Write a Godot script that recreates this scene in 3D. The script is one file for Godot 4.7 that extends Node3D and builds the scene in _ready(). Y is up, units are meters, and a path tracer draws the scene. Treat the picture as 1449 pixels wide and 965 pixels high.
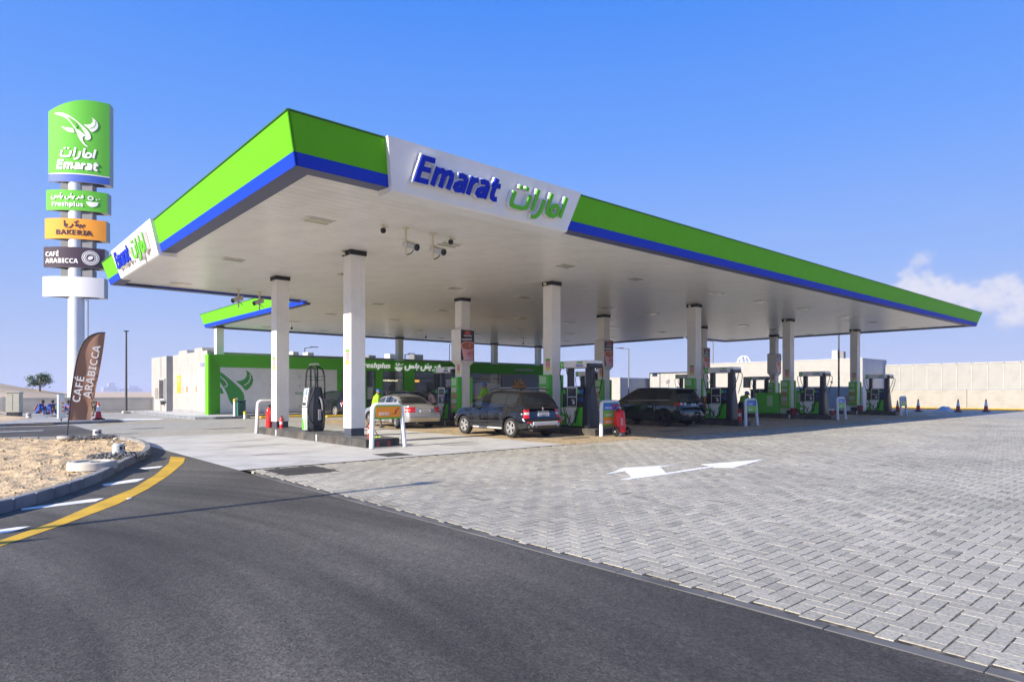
extends Node3D
# World: x runs along the long side of the canopy, -z leads away from the camera, y is up, metres.

var used := {}
var mats := {}
var texs := {}
var rng := RandomNumberGenerator.new()
const EXPO := 2.1

func _ready() -> void:
	make_view()
	make_materials()
	make_ground()
	make_canopies()
	make_forecourt()
	make_shop()
	make_site()
	make_cars()
	make_people()

# ---------------------------------------------------------------- mesh builder
class MB:
	var v := PackedVector3Array()
	var n := PackedVector3Array()
	var c := PackedColorArray()
	var u := PackedVector2Array()
	var u2 := PackedVector2Array()
	var col := Color.WHITE
	var colored := false
	var xf := Transform3D.IDENTITY

	func tint(k: Color) -> MB:
		col = k
		colored = true
		return self

	func vert(p: Vector3, nn: Vector3, uv := Vector2.ZERO) -> void:
		v.append(xf * p)
		n.append((xf.basis * nn).normalized())
		u.append(uv)
		if colored:
			c.append(col)

	func tri(a: Vector3, b: Vector3, d: Vector3, na: Vector3, nb: Vector3, nd: Vector3, ua := Vector2.ZERO, ub := Vector2.ZERO, ud := Vector2.ZERO) -> void:
		var cr := (b - a).cross(d - a)
		if cr.length_squared() < 1e-16:
			return
		if cr.dot(na + nb + nd) > 0.0:
			vert(a, na, ua); vert(d, nd, ud); vert(b, nb, ub)
		else:
			vert(a, na, ua); vert(b, nb, ub); vert(d, nd, ud)

	# flat convex polygon; out = a direction on the outer side
	func poly(p: Array, out: Vector3, uv := []) -> void:
		var nn := Vector3.ZERO
		for i in p.size():
			nn += (p[i] as Vector3).cross(p[(i + 1) % p.size()])
		nn = nn.normalized()
		if nn.dot(out) < 0.0:
			nn = -nn
		for i in range(1, p.size() - 1):
			if uv.size():
				tri(p[0], p[i], p[i + 1], nn, nn, nn, uv[0], uv[i], uv[i + 1])
			else:
				tri(p[0], p[i], p[i + 1], nn, nn, nn)

	func box(at: Vector3, s: Vector3, bev := 0.0, b := Basis.IDENTITY) -> MB:
		var h := s * 0.5
		var m: float = min(bev, min(h.x, min(h.y, h.z)) * 0.9)
		var pt := func(g: Vector3, full: int) -> Vector3:
			var q := Vector3(g.x * (h.x - m), g.y * (h.y - m), g.z * (h.z - m))
			q[full] = g[full] * h[full]
			return at + b * q
		for i in 3:
			var j := (i + 1) % 3
			var k := (i + 2) % 3
			for s1 in [-1.0, 1.0]:
				var q := []
				for w in [[-1.0, -1.0], [1.0, -1.0], [1.0, 1.0], [-1.0, 1.0]]:
					var g := Vector3.ZERO
					g[i] = s1; g[j] = w[0]; g[k] = w[1]
					q.append(pt.call(g, i))
				var o := Vector3.ZERO
				o[i] = s1
				poly(q, b * o, [Vector2(0, 1), Vector2(1, 1), Vector2(1, 0), Vector2(0, 0)])
				if m > 0.0:
					for s2 in [-1.0, 1.0]:
						var q2 := []
						for e in [[i, -1.0], [j, -1.0], [j, 1.0], [i, 1.0]]:
							var g2 := Vector3.ZERO
							g2[i] = s1; g2[j] = s2; g2[k] = e[1]
							q2.append(pt.call(g2, e[0]))
						var o2 := Vector3.ZERO
						o2[i] = s1; o2[j] = s2
						poly(q2, b * o2)
		if m > 0.0:
			for x in [-1.0, 1.0]:
				for y in [-1.0, 1.0]:
					for z in [-1.0, 1.0]:
						var g := Vector3(x, y, z)
						poly([pt.call(g, 0), pt.call(g, 1), pt.call(g, 2)], b * g)
		return self

	# box from its lowest and highest corner
	func span(a: Vector3, d: Vector3, bev := 0.0) -> MB:
		return box((a + d) * 0.5, (d - a).abs(), bev)

	func grid(p: Array, flip := false, uvs := false) -> void:
		var r := p.size()
		var k: int = p[0].size()
		var nn := []
		for i in r:
			var row := PackedVector3Array()
			for j in k:
				var a: Vector3 = p[min(i + 1, r - 1)][j] - p[max(i - 1, 0)][j]
				var d: Vector3 = p[i][min(j + 1, k - 1)] - p[i][max(j - 1, 0)]
				if (p[0][0] as Vector3).is_equal_approx(p[0][k - 1]) and (j == 0 or j == k - 1):
					d = p[i][1] - p[i][k - 2]
				if (p[0][0] as Vector3).is_equal_approx(p[r - 1][0]) and (i == 0 or i == r - 1):
					a = p[1][j] - p[r - 2][j]
				var q := a.cross(d).normalized()
				row.append(-q if flip else q)
			nn.append(row)
		for i in r - 1:
			for j in k - 1:
				var ua := Vector2(float(j) / (k - 1), float(i) / (r - 1))
				var ub := Vector2(float(j + 1) / (k - 1), float(i + 1) / (r - 1))
				tri(p[i][j], p[i][j + 1], p[i + 1][j + 1], nn[i][j], nn[i][j + 1], nn[i + 1][j + 1], ua, Vector2(ub.x, ua.y), ub)
				tri(p[i][j], p[i + 1][j + 1], p[i + 1][j], nn[i][j], nn[i + 1][j + 1], nn[i + 1][j], ua, ub, Vector2(ua.x, ub.y))

	# tube along a path, one radius or one per point
	func tube(path: Array, r, seg := 8, caps := true) -> MB:
		var rows := []
		var side := Vector3.ZERO
		for i in path.size():
			var d: Vector3 = ((path[min(i + 1, path.size() - 1)] as Vector3) - path[max(i - 1, 0)]).normalized()
			if side == Vector3.ZERO:
				side = d.cross(Vector3.UP if absf(d.y) < 0.9 else Vector3.RIGHT).normalized()
			side = (side - d * side.dot(d)).normalized()
			var other := d.cross(side)
			var rr: float = r[i] if r is Array else r
			var row := PackedVector3Array()
			for s in seg + 1:
				var t := TAU * s / seg
				row.append(path[i] + (side * cos(t) + other * sin(t)) * rr)
			rows.append(row)
		grid(rows, true)
		if caps:
			for e in [0, path.size() - 1]:
				var q := []
				for s in seg:
					q.append(rows[e][s])
				var o: Vector3 = path[0] - path[1] if e == 0 else path[e] - path[e - 1]
				poly(q, o)
		return self

	# turned shape: profile of Vector2(radius, height)
	func lathe(prof: Array, seg := 20, t := Transform3D.IDENTITY, flip := false) -> MB:
		for i in prof.size() - 1:
			var a: Vector2 = prof[i]
			var d: Vector2 = prof[i + 1]
			var e := Vector2(d.y - a.y, -(d.x - a.x)).normalized() * (-1.0 if flip else 1.0)
			for s in seg:
				var p := []
				for q in [[a, s], [a, s + 1], [d, s + 1], [d, s]]:
					var w: float = TAU * q[1] / seg
					p.append([t * Vector3(q[0].x * cos(w), q[0].y, q[0].x * sin(w)), t.basis * Vector3(e.x * cos(w), e.y, e.x * sin(w))])
				tri(p[0][0], p[1][0], p[2][0], p[0][1], p[1][1], p[2][1])
				tri(p[0][0], p[2][0], p[3][0], p[0][1], p[2][1], p[3][1])
		return self

	# flat outline in the local xy plane pushed along +z of t
	func prism(outline: PackedVector2Array, depth: float, t := Transform3D.IDENTITY, back := true) -> MB:
		var idx := Geometry2D.triangulate_polygon(outline)
		var z := t.basis.z.normalized()
		for i in range(0, idx.size(), 3):
			var q := []
			for k in 3:
				q.append(outline[idx[i + k]])
			tri(t * Vector3(q[0].x, q[0].y, depth), t * Vector3(q[1].x, q[1].y, depth), t * Vector3(q[2].x, q[2].y, depth), z, z, z)
			if back:
				tri(t * Vector3(q[0].x, q[0].y, 0), t * Vector3(q[1].x, q[1].y, 0), t * Vector3(q[2].x, q[2].y, 0), -z, -z, -z)
		var sgn := -1.0 if Geometry2D.is_polygon_clockwise(outline) else 1.0
		for i in outline.size():
			var a := outline[i]
			var d := outline[(i + 1) % outline.size()]
			var e := (d - a)
			var o: Vector3 = t.basis * Vector3(e.y, -e.x, 0) * sgn
			poly([t * Vector3(a.x, a.y, 0), t * Vector3(d.x, d.y, 0), t * Vector3(d.x, d.y, depth), t * Vector3(a.x, a.y, depth)], o)
		return self

	# a pen stroke of one width along a 2D path, extruded
	func stroke(path: Array, w: float, depth: float, t := Transform3D.IDENTITY) -> MB:
		var l := PackedVector2Array()
		var r := PackedVector2Array()
		for i in path.size():
			var a: Vector2 = path[max(i - 1, 0)]
			var b: Vector2 = path[i]
			var d: Vector2 = path[min(i + 1, path.size() - 1)]
			var d1 := (b - a).normalized() if i > 0 else (d - b).normalized()
			var d2 := (d - b).normalized() if i < path.size() - 1 else d1
			var n1 := Vector2(-d1.y, d1.x)
			var n2 := Vector2(-d2.y, d2.x)
			var m := (n1 + n2).normalized()
			m *= min(1.0 / max(m.dot(n1), 0.35), 1.8) * w * 0.5
			l.append(b + m)
			r.append(b - m)
		for i in path.size() - 1:
			var q := PackedVector2Array([l[i], r[i], r[i + 1], l[i + 1]])
			var z := t.basis.z.normalized()
			poly([t * Vector3(q[0].x, q[0].y, depth), t * Vector3(q[1].x, q[1].y, depth), t * Vector3(q[2].x, q[2].y, depth), t * Vector3(q[3].x, q[3].y, depth)], z)
			poly([t * Vector3(l[i].x, l[i].y, 0), t * Vector3(l[i + 1].x, l[i + 1].y, 0), t * Vector3(l[i + 1].x, l[i + 1].y, depth), t * Vector3(l[i].x, l[i].y, depth)], t.basis * Vector3(l[i].x - r[i].x, l[i].y - r[i].y, 0))
			poly([t * Vector3(r[i].x, r[i].y, 0), t * Vector3(r[i + 1].x, r[i + 1].y, 0), t * Vector3(r[i + 1].x, r[i + 1].y, depth), t * Vector3(r[i].x, r[i].y, depth)], t.basis * Vector3(r[i].x - l[i].x, r[i].y - l[i].y, 0))
		for e in [0, path.size() - 1]:
			var o: Vector2 = path[0] - path[1] if e == 0 else path[e] - path[e - 1]
			poly([t * Vector3(l[e].x, l[e].y, 0), t * Vector3(r[e].x, r[e].y, 0), t * Vector3(r[e].x, r[e].y, depth), t * Vector3(l[e].x, l[e].y, depth)], t.basis * Vector3(o.x, o.y, 0))
		return self

	func mesh() -> ArrayMesh:
		var a := []
		a.resize(Mesh.ARRAY_MAX)
		a[Mesh.ARRAY_VERTEX] = v
		a[Mesh.ARRAY_NORMAL] = n
		a[Mesh.ARRAY_TEX_UV] = u
		if u2.size():
			a[Mesh.ARRAY_TEX_UV2] = u2
		if colored:
			a[Mesh.ARRAY_COLOR] = c
		var m := ArrayMesh.new()
		m.add_surface_from_arrays(Mesh.PRIMITIVE_TRIANGLES, a)
		return m

# ---------------------------------------------------------------- scene helpers
func P(x: float, z: float, y := 0.0) -> Vector3:
	return Vector3(x, y, -z)

func numbered(called: String) -> String:
	used[called] = used.get(called, -1) + 1
	return called if used[called] == 0 else "%s_%03d" % [called, used[called]]

func put(called: String, mesh: Mesh, m: Material, parent: Node = self) -> MeshInstance3D:
	var o := MeshInstance3D.new()
	o.mesh = mesh
	o.material_override = m
	if parent == self:
		o.name = numbered(called)
		add_child(o)
	else:
		var k := 0
		var nm := called
		while parent.has_node(nm):
			k += 1
			nm = "%s_%03d" % [called, k]
		o.name = nm
		parent.add_child(o)
	return o

func obj(called: String, b: MB, m: Material, parent: Node = self) -> MeshInstance3D:
	return put(called, b.mesh(), m, parent)

func tag(o: Node, label: String, category: String, group := "") -> Node:
	o.set_meta("label", label)
	o.set_meta("category", category)
	o.set_meta("kind", "thing")
	if group:
		o.set_meta("group", group)
	return o

func thing(called: String, label: String, category: String, at := Vector3.ZERO, turn := 0.0, group := "") -> Node3D:
	var o := Node3D.new()
	o.name = numbered(called)
	add_child(o)
	o.position = at
	o.rotation.y = turn
	tag(o, label, category, group)
	return o

func dup(src: Node3D, called: String, label: String, at: Vector3, turn := 0.0, group := "") -> Node3D:
	var o: Node3D = src.duplicate()
	o.name = numbered(called)
	add_child(o)
	o.position = at
	o.rotation.y = turn
	o.set_meta("label", label)
	if group:
		o.set_meta("group", group)
	return o

func struct(called: String, b: MB, m: Material) -> MeshInstance3D:
	var o := obj(called, b, m)
	o.set_meta("kind", "structure")
	return o

func face(at: Vector3, right: Vector3, up := Vector3.UP) -> Transform3D:
	return Transform3D(Basis(right, up, right.cross(up)), at)

# lettering: real extruded letters; h is the height of a capital
func text(called: String, s: String, h: float, depth: float, t: Transform3D, m: Material, parent: Node, bold := true, slant := 0.0, embolden := 0.0, align := HORIZONTAL_ALIGNMENT_CENTER, width := 0.0) -> MeshInstance3D:
	var key := "font%s%s" % [bold, embolden]
	if not texs.has(key):
		var f := SystemFont.new()
		f.font_names = PackedStringArray(["Droid Sans"])
		f.font_weight = 700 if bold else 400
		var fv := FontVariation.new()
		fv.base_font = f
		fv.variation_embolden = embolden
		texs[key] = fv
	var tm := TextMesh.new()
	tm.text = s
	tm.font = texs[key]
	tm.font_size = 48
	tm.pixel_size = h / 48.0 / 0.714
	tm.depth = depth
	tm.curve_step = 3.0
	tm.horizontal_alignment = align
	tm.vertical_alignment = VERTICAL_ALIGNMENT_CENTER
	var o := put(called, tm, m, parent)
	var b := t.basis
	var squeeze := 1.0
	if width > 0.0:
		squeeze = width / max(tm.get_aabb().size.x, 1e-4)
	b = Basis(b.x * squeeze, b.y + b.x * slant, b.z)
	o.transform = Transform3D(b, t.origin + t.basis.z.normalized() * depth * 0.5)
	return o

# ---------------------------------------------------------------- materials
func lin(r: float, g: float, b: float) -> Color:
	return Color(r, g, b).linear_to_srgb()

func noise_tex(key: String, size: int, freq: float, octaves: int, ramp: Array, sd := 1, kind := FastNoiseLite.TYPE_SIMPLEX_SMOOTH, normal := 0.0) -> Texture2D:
	if texs.has(key):
		return texs[key]
	var f := FastNoiseLite.new()
	f.noise_type = kind
	f.seed = sd
	f.frequency = freq
	f.fractal_octaves = octaves
	var im := f.get_seamless_image(size, size)
	im.convert(Image.FORMAT_L8)
	if normal > 0.0:
		im.convert(Image.FORMAT_RGBA8)
		im.bump_map_to_normal_map(normal)
		texs[key] = ImageTexture.create_from_image(im)
		return texs[key]
	var g := Gradient.new()
	g.offsets = PackedFloat32Array([])
	g.colors = PackedColorArray([])
	var lut := []
	for i in 256:
		var t := i / 255.0
		var q := 0
		while q < ramp.size() - 2 and t > ramp[q + 1][0]:
			q += 1
		var k := clampf((t - ramp[q][0]) / max(ramp[q + 1][0] - ramp[q][0], 1e-5), 0, 1)
		var cc: Color = (ramp[q][1] as Color).lerp(ramp[q + 1][1], k)
		lut.append(PackedByteArray([int(cc.r * 255), int(cc.g * 255), int(cc.b * 255)]))
	var src := im.get_data()
	var dst := PackedByteArray()
	for b in src:
		dst.append_array(lut[b])
	texs[key] = ImageTexture.create_from_image(Image.create_from_data(size, size, false, Image.FORMAT_RGB8, dst))
	return texs[key]

func grey(a: float) -> Color:
	return Color(a, a, a)

# a plain surface with a faint unevenness of tone
func M(key: String, c := Color.WHITE, rough := 0.6, metal := 0.0, uneven := 0.0) -> StandardMaterial3D:
	if mats.has(key):
		return mats[key]
	var m := StandardMaterial3D.new()
	m.resource_name = key
	m.albedo_color = c
	m.roughness = rough
	m.metallic = metal
	if uneven > 0.0:
		m.albedo_texture = noise_tex("uneven%.2f" % uneven, 256, 0.012, 5, [[0.0, grey(1.0 - uneven)], [0.45, grey(1.0 - uneven * 0.35)], [1.0, grey(1.0)]], 7)
		m.uv1_triplanar = true
		m.uv1_world_triplanar = true
		m.uv1_scale = Vector3.ONE * 0.35
	mats[key] = m
	return m

func colored(key: String, rough := 0.7) -> StandardMaterial3D:
	if not mats.has(key):
		var m := StandardMaterial3D.new()
		m.vertex_color_use_as_albedo = true
		m.roughness = rough
		mats[key] = m
	return mats[key]

func glass(key: String, c: Color, alpha: float, rough := 0.03) -> StandardMaterial3D:
	if not mats.has(key):
		var m := StandardMaterial3D.new()
		m.albedo_color = Color(c.r, c.g, c.b, alpha)
		m.transparency = BaseMaterial3D.TRANSPARENCY_ALPHA
		m.roughness = rough
		mats[key] = m
	return mats[key]

func glow(key: String, c: Color, e: float) -> StandardMaterial3D:
	var m := M(key, c, 0.5)
	m.emission_enabled = true
	m.emission = c
	m.emission_energy_multiplier = e
	return m

func make_materials() -> void:
	M("white_panel", lin(0.84, 0.84, 0.83), 0.4, 0.0, 0.04)
	M("soffit", lin(0.84, 0.825, 0.785), 0.3, 0.0, 0.06)
	M("column_white", lin(0.82, 0.80, 0.76), 0.45, 0.0, 0.05)
	M("green", lin(0.12, 0.48, 0.012), 0.6, 0.0, 0.05).metallic_specular = 0.25
	M("shop_green", lin(0.085, 0.43, 0.016), 0.6, 0.0, 0.05).metallic_specular = 0.25
	M("blue", lin(0.008, 0.045, 0.50), 0.6).metallic_specular = 0.25
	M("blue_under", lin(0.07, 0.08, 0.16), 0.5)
	M("letter_blue", lin(0.006, 0.03, 0.46), 0.6).metallic_specular = 0.25
	M("letter_white", lin(0.80, 0.80, 0.80), 0.5)
	M("dark_cap", lin(0.012, 0.013, 0.016), 0.6)
	M("slate", lin(0.02, 0.024, 0.032), 0.35)
	M("black", lin(0.008, 0.008, 0.009), 0.5)
	M("rubber", lin(0.014, 0.014, 0.015), 0.8, 0.0, 0.3)
	M("plinth", lin(0.05, 0.06, 0.085), 0.4)
	M("steel", lin(0.45, 0.46, 0.48), 0.35, 0.8)
	M("alu", lin(0.55, 0.56, 0.58), 0.4, 0.3)
	M("rail_white", lin(0.72, 0.73, 0.75), 0.4)
	M("red", lin(0.72, 0.012, 0.012), 0.35)
	M("orange", lin(0.90, 0.31, 0.015), 0.45)
	M("amber", lin(0.85, 0.36, 0.03), 0.45)
	M("yellow", lin(0.72, 0.46, 0.01), 0.6)
	M("brown_flag", lin(0.27, 0.155, 0.11), 0.85)
	M("aubergine", lin(0.045, 0.03, 0.05), 0.6).metallic_specular = 0.3
	M("sign_white", lin(0.78, 0.78, 0.80), 0.5)
	M("sign_green", lin(0.10, 0.42, 0.035), 0.6).metallic_specular = 0.3
	M("pump_green", lin(0.07, 0.50, 0.022), 0.35)
	M("pump_white", lin(0.82, 0.82, 0.83), 0.35)
	M("wall_white", lin(0.335, 0.33, 0.32), 0.7, 0.0, 0.08)
	M("wall_cream", lin(0.36, 0.355, 0.34), 0.75, 0.0, 0.08)
	M("wall_grey", lin(0.26, 0.265, 0.28), 0.75, 0.0, 0.1)
	M("boundary_grey", lin(0.24, 0.24, 0.245), 0.8, 0.0, 0.12)
	M("kerb_grey", lin(0.26, 0.26, 0.265), 0.85, 0.0, 0.3)
	M("kerb_pale", lin(0.38, 0.36, 0.32), 0.85, 0.0, 0.25)
	M("granite", lin(0.085, 0.082, 0.078), 0.35, 0.0, 0.45)
	M("granite_top", lin(0.15, 0.15, 0.15), 0.4, 0.0, 0.35)
	M("mark_yellow", lin(0.66, 0.40, 0.02), 0.7, 0.0, 0.18)
	M("mark_white", lin(0.82, 0.82, 0.82), 0.7, 0.0, 0.1)
	M("iron", lin(0.05, 0.05, 0.052), 0.6, 0.3, 0.3)
	M("dark_glass", lin(0.012, 0.013, 0.016), 0.06)
	M("screen", lin(0.03, 0.035, 0.045), 0.15)
	M("lamp_red", lin(0.5, 0.01, 0.01), 0.15)
	M("chrome", lin(0.6, 0.6, 0.62), 0.15, 0.9)
	M("teal", lin(0.01, 0.11, 0.085), 0.5)
	M("pole_dark", lin(0.035, 0.037, 0.042), 0.5)
	M("pole_pale", lin(0.13, 0.135, 0.14), 0.5)
	M("blue_boot", lin(0.02, 0.14, 0.55), 0.4)
	M("cream", lin(0.72, 0.66, 0.50), 0.6)
	M("concrete_white", lin(0.55, 0.52, 0.46), 0.85, 0.0, 0.2)
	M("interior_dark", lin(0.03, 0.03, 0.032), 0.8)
	M("cabinet", lin(0.42, 0.42, 0.36), 0.6, 0.0, 0.1)

# ---------------------------------------------------------------- camera, sky, sun
func make_view() -> void:
	var cam := Camera3D.new()
	cam.name = "camera"
	add_child(cam)
	cam.projection = Camera3D.PROJECTION_FRUSTUM
	cam.near = 0.1
	cam.far = 8000.0
	cam.size = 0.1 * 965.0 / 914.87
	cam.frustum_offset = Vector2(0.0, 0.1 * 70.93 / 914.87)
	cam.position = Vector3(0, 1.6, 0)
	cam.rotation = Vector3(0, deg_to_rad(48.794 - 90.0), 0)
	cam.current = true
	var e := Environment.new()
	e.background_mode = Environment.BG_SKY
	var sky := Sky.new()
	var pm := PanoramaSkyMaterial.new()
	pm.panorama = ImageTexture.create_from_image(sky_image())
	pm.filter = true
	sky.sky_material = pm
	e.sky = sky
	e.ambient_light_source = Environment.AMBIENT_SOURCE_SKY
	e.tonemap_mode = Environment.TONE_MAPPER_LINEAR
	e.tonemap_exposure = EXPO
	e.sdfgi_enabled = true
	e.ssao_enabled = true
	e.ssil_enabled = true
	e.fog_enabled = true
	e.fog_density = 0.00055
	e.fog_light_color = lin(0.56, 0.62, 0.84)
	var we := WorldEnvironment.new()
	we.name = "air"
	we.environment = e
	add_child(we)
	var sun := DirectionalLight3D.new()
	sun.name = "sun"
	sun.light_energy = 1.6
	sun.light_color = Color(1.0, 0.955, 0.88)
	sun.light_angular_distance = 0.5
	sun.shadow_enabled = true
	add_child(sun)
	sun.look_at_from_position(Vector3.ZERO, Vector3(1.0, -0.43, -0.02), Vector3.UP)

func sky_image() -> Image:
	var w := 2048
	var h := 1024
	var im := Image.create(w, h, false, Image.FORMAT_RGBF)
	var stops := [[0.0, Color(0.57, 0.64, 0.885)], [4.0, Color(0.45, 0.57, 0.905)], [10.0, Color(0.305, 0.485, 0.95)], [20.0, Color(0.158, 0.375, 0.985)], [31.0, Color(0.072, 0.28, 0.94)], [50.0, Color(0.065, 0.25, 0.88)], [90.0, Color(0.06, 0.235, 0.83)]]
	var f := FastNoiseLite.new()
	f.noise_type = FastNoiseLite.TYPE_SIMPLEX_SMOOTH
	f.seed = 41
	f.frequency = 1.0
	f.fractal_octaves = 5
	# cumulus heaps: puffs in degrees, over a flat haze base, low all along the right of the picture and on beyond it
	var rows := int(17.0 / 180.0 * h)
	var dens := PackedFloat32Array()
	dens.resize(rows * w)
	var lit := PackedFloat32Array()
	lit.resize(rows * w)
	var r := RandomNumberGenerator.new()
	r.seed = 21
	for q in [[73.4, 8.0, 1.3, 1.9], [75.6, 7.2, 1.2, 1.5], [78.2, 7.0, 2.2, 2.2], [80.5, 5.6, 2.0, 1.9], [84.5, 6.4, 3.4, 2.6], [92.0, 5.8, 2.5, 2.4], [103.0, 6.2, 4.2, 3.0], [117.0, 5.6, 3.0, 2.4], [131.0, 6.0, 4.0, 2.6], [150.0, 5.6, 3.2, 2.5], [172.0, 6.0, 4.4, 2.8], [201.0, 5.4, 3.4, 2.2], [238.0, 5.6, 3.0, 2.2]]:
		for i in 46:
			var px: float = q[0] + r.randfn() * q[2] * 0.62
			var py: float = q[1] - q[3] * 0.5 + absf(r.randfn()) * q[3] * 0.5 * (1.0 - minf(absf(px - q[0]) / (q[2] * 2.2), 0.85))
			var rad := r.randf_range(0.22, 0.78)
			for y in range(int((90.0 - py - rad * 1.2) / 180.0 * h), int((90.0 - py + rad * 1.6) / 180.0 * h) + 1):
				var row := y - (h / 2 - rows)
				if row < 0 or row >= rows:
					continue
				for x in range(int((px - rad * 1.3) / 360.0 * w), int((px + rad * 1.3) / 360.0 * w) + 1):
					var ax := (x + 0.5) / w * 360.0
					var el := 90.0 - (y + 0.5) / h * 180.0
					var n := f.get_noise_2d(ax * 1.6, el * 1.6)
					var d := Vector2((ax - px) / 1.15, el - py).length() / (rad * (1.0 + n * 0.7))
					var k := (1.0 - smoothstep(0.35, 1.15, d)) * 0.62
					var id := row * w + posmod(x, w)
					dens[id] = dens[id] + (1.0 - dens[id]) * k
					lit[id] = maxf(lit[id], k * clampf(0.5 + (el - py) / rad * 0.6 - (ax - px) / rad * 0.15, 0.0, 1.0))
	for y in h:
		var el := 90.0 - (y + 0.5) / h * 180.0
		var q := 0
		while q < stops.size() - 2 and el > stops[q + 1][0]:
			q += 1
		var base: Color = (stops[q][1] as Color).lerp(stops[q + 1][1], clampf((el - stops[q][0]) / (stops[q + 1][0] - stops[q][0]), 0, 1))
		im.fill_rect(Rect2i(0, y, w, 1), Color(base.r / EXPO, base.g / EXPO, base.b / EXPO))
		if el < 0.0 or el > 16.9:
			continue
		for x in w:
			var az := (float(x) + 0.5) / w * 360.0
			var a := deg_to_rad(az)
			var d := Vector3(sin(a), 0, cos(a)) * 5.0
			var c := base
			# faint dusty veils all round
			var veil := smoothstep(-0.1, 0.6, f.get_noise_3d(d.x * 0.8 + 30.0, el * 0.35, d.z * 0.8)) * 0.16 * (1.0 - el / 17.0)
			c = c.lerp(Color(0.60, 0.64, 0.86), veil)
			var id := (y - (h / 2 - rows)) * w + x
			if dens[id] > 0.002:
				var sh := Color(0.55, 0.60, 0.86).lerp(Color(0.86, 0.85, 0.93), clampf(lit[id] * 1.9, 0, 1))
				c = c.lerp(sh, clampf(dens[id] * 0.92, 0, 0.9) * smoothstep(0.5, 4.0, el))
			im.set_pixel(x, y, Color(c.r / EXPO, c.g / EXPO, c.b / EXPO))
	return im

# ---------------------------------------------------------------- ground
func pts(a: Array) -> PackedVector2Array:
	var r := PackedVector2Array()
	for q in a:
		r.append(Vector2(q[0], q[1]))
	return r

# flat sheet over ground points [x, distance]; uv repeats every tile metres, uv2 spans area
func sheet(outline: PackedVector2Array, y: float, tile := 1.0, area := Rect2(0, 0, 1, 1), thick := 0.0) -> MB:
	var b := MB.new()
	var idx := Geometry2D.triangulate_polygon(outline)
	for i in range(0, idx.size(), 3):
		var q := [outline[idx[i]], outline[idx[i + 1]], outline[idx[i + 2]]]
		if absf((q[1] - q[0]).cross(q[2] - q[0])) < 1e-9:
			continue
		var k := b.v.size()
		b.tri(P(q[0].x, q[0].y, y), P(q[1].x, q[1].y, y), P(q[2].x, q[2].y, y), Vector3.UP, Vector3.UP, Vector3.UP)
		for j in range(k, b.v.size()):
			var p := b.v[j]
			b.u[j] = Vector2(p.x, -p.z) / tile
	if thick > 0.0:
		var sgn := -1.0 if Geometry2D.is_polygon_clockwise(outline) else 1.0
		for i in outline.size():
			var a := outline[i]
			var d := outline[(i + 1) % outline.size()]
			var e := (d - a) * sgn
			b.poly([P(a.x, a.y, y), P(d.x, d.y, y), P(d.x, d.y, y - thick), P(a.x, a.y, y - thick)], Vector3(e.y, 0, e.x))
	for p in b.v:
		b.u2.append((Vector2(p.x, -p.z) - area.position) / area.size)
	return b

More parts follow.
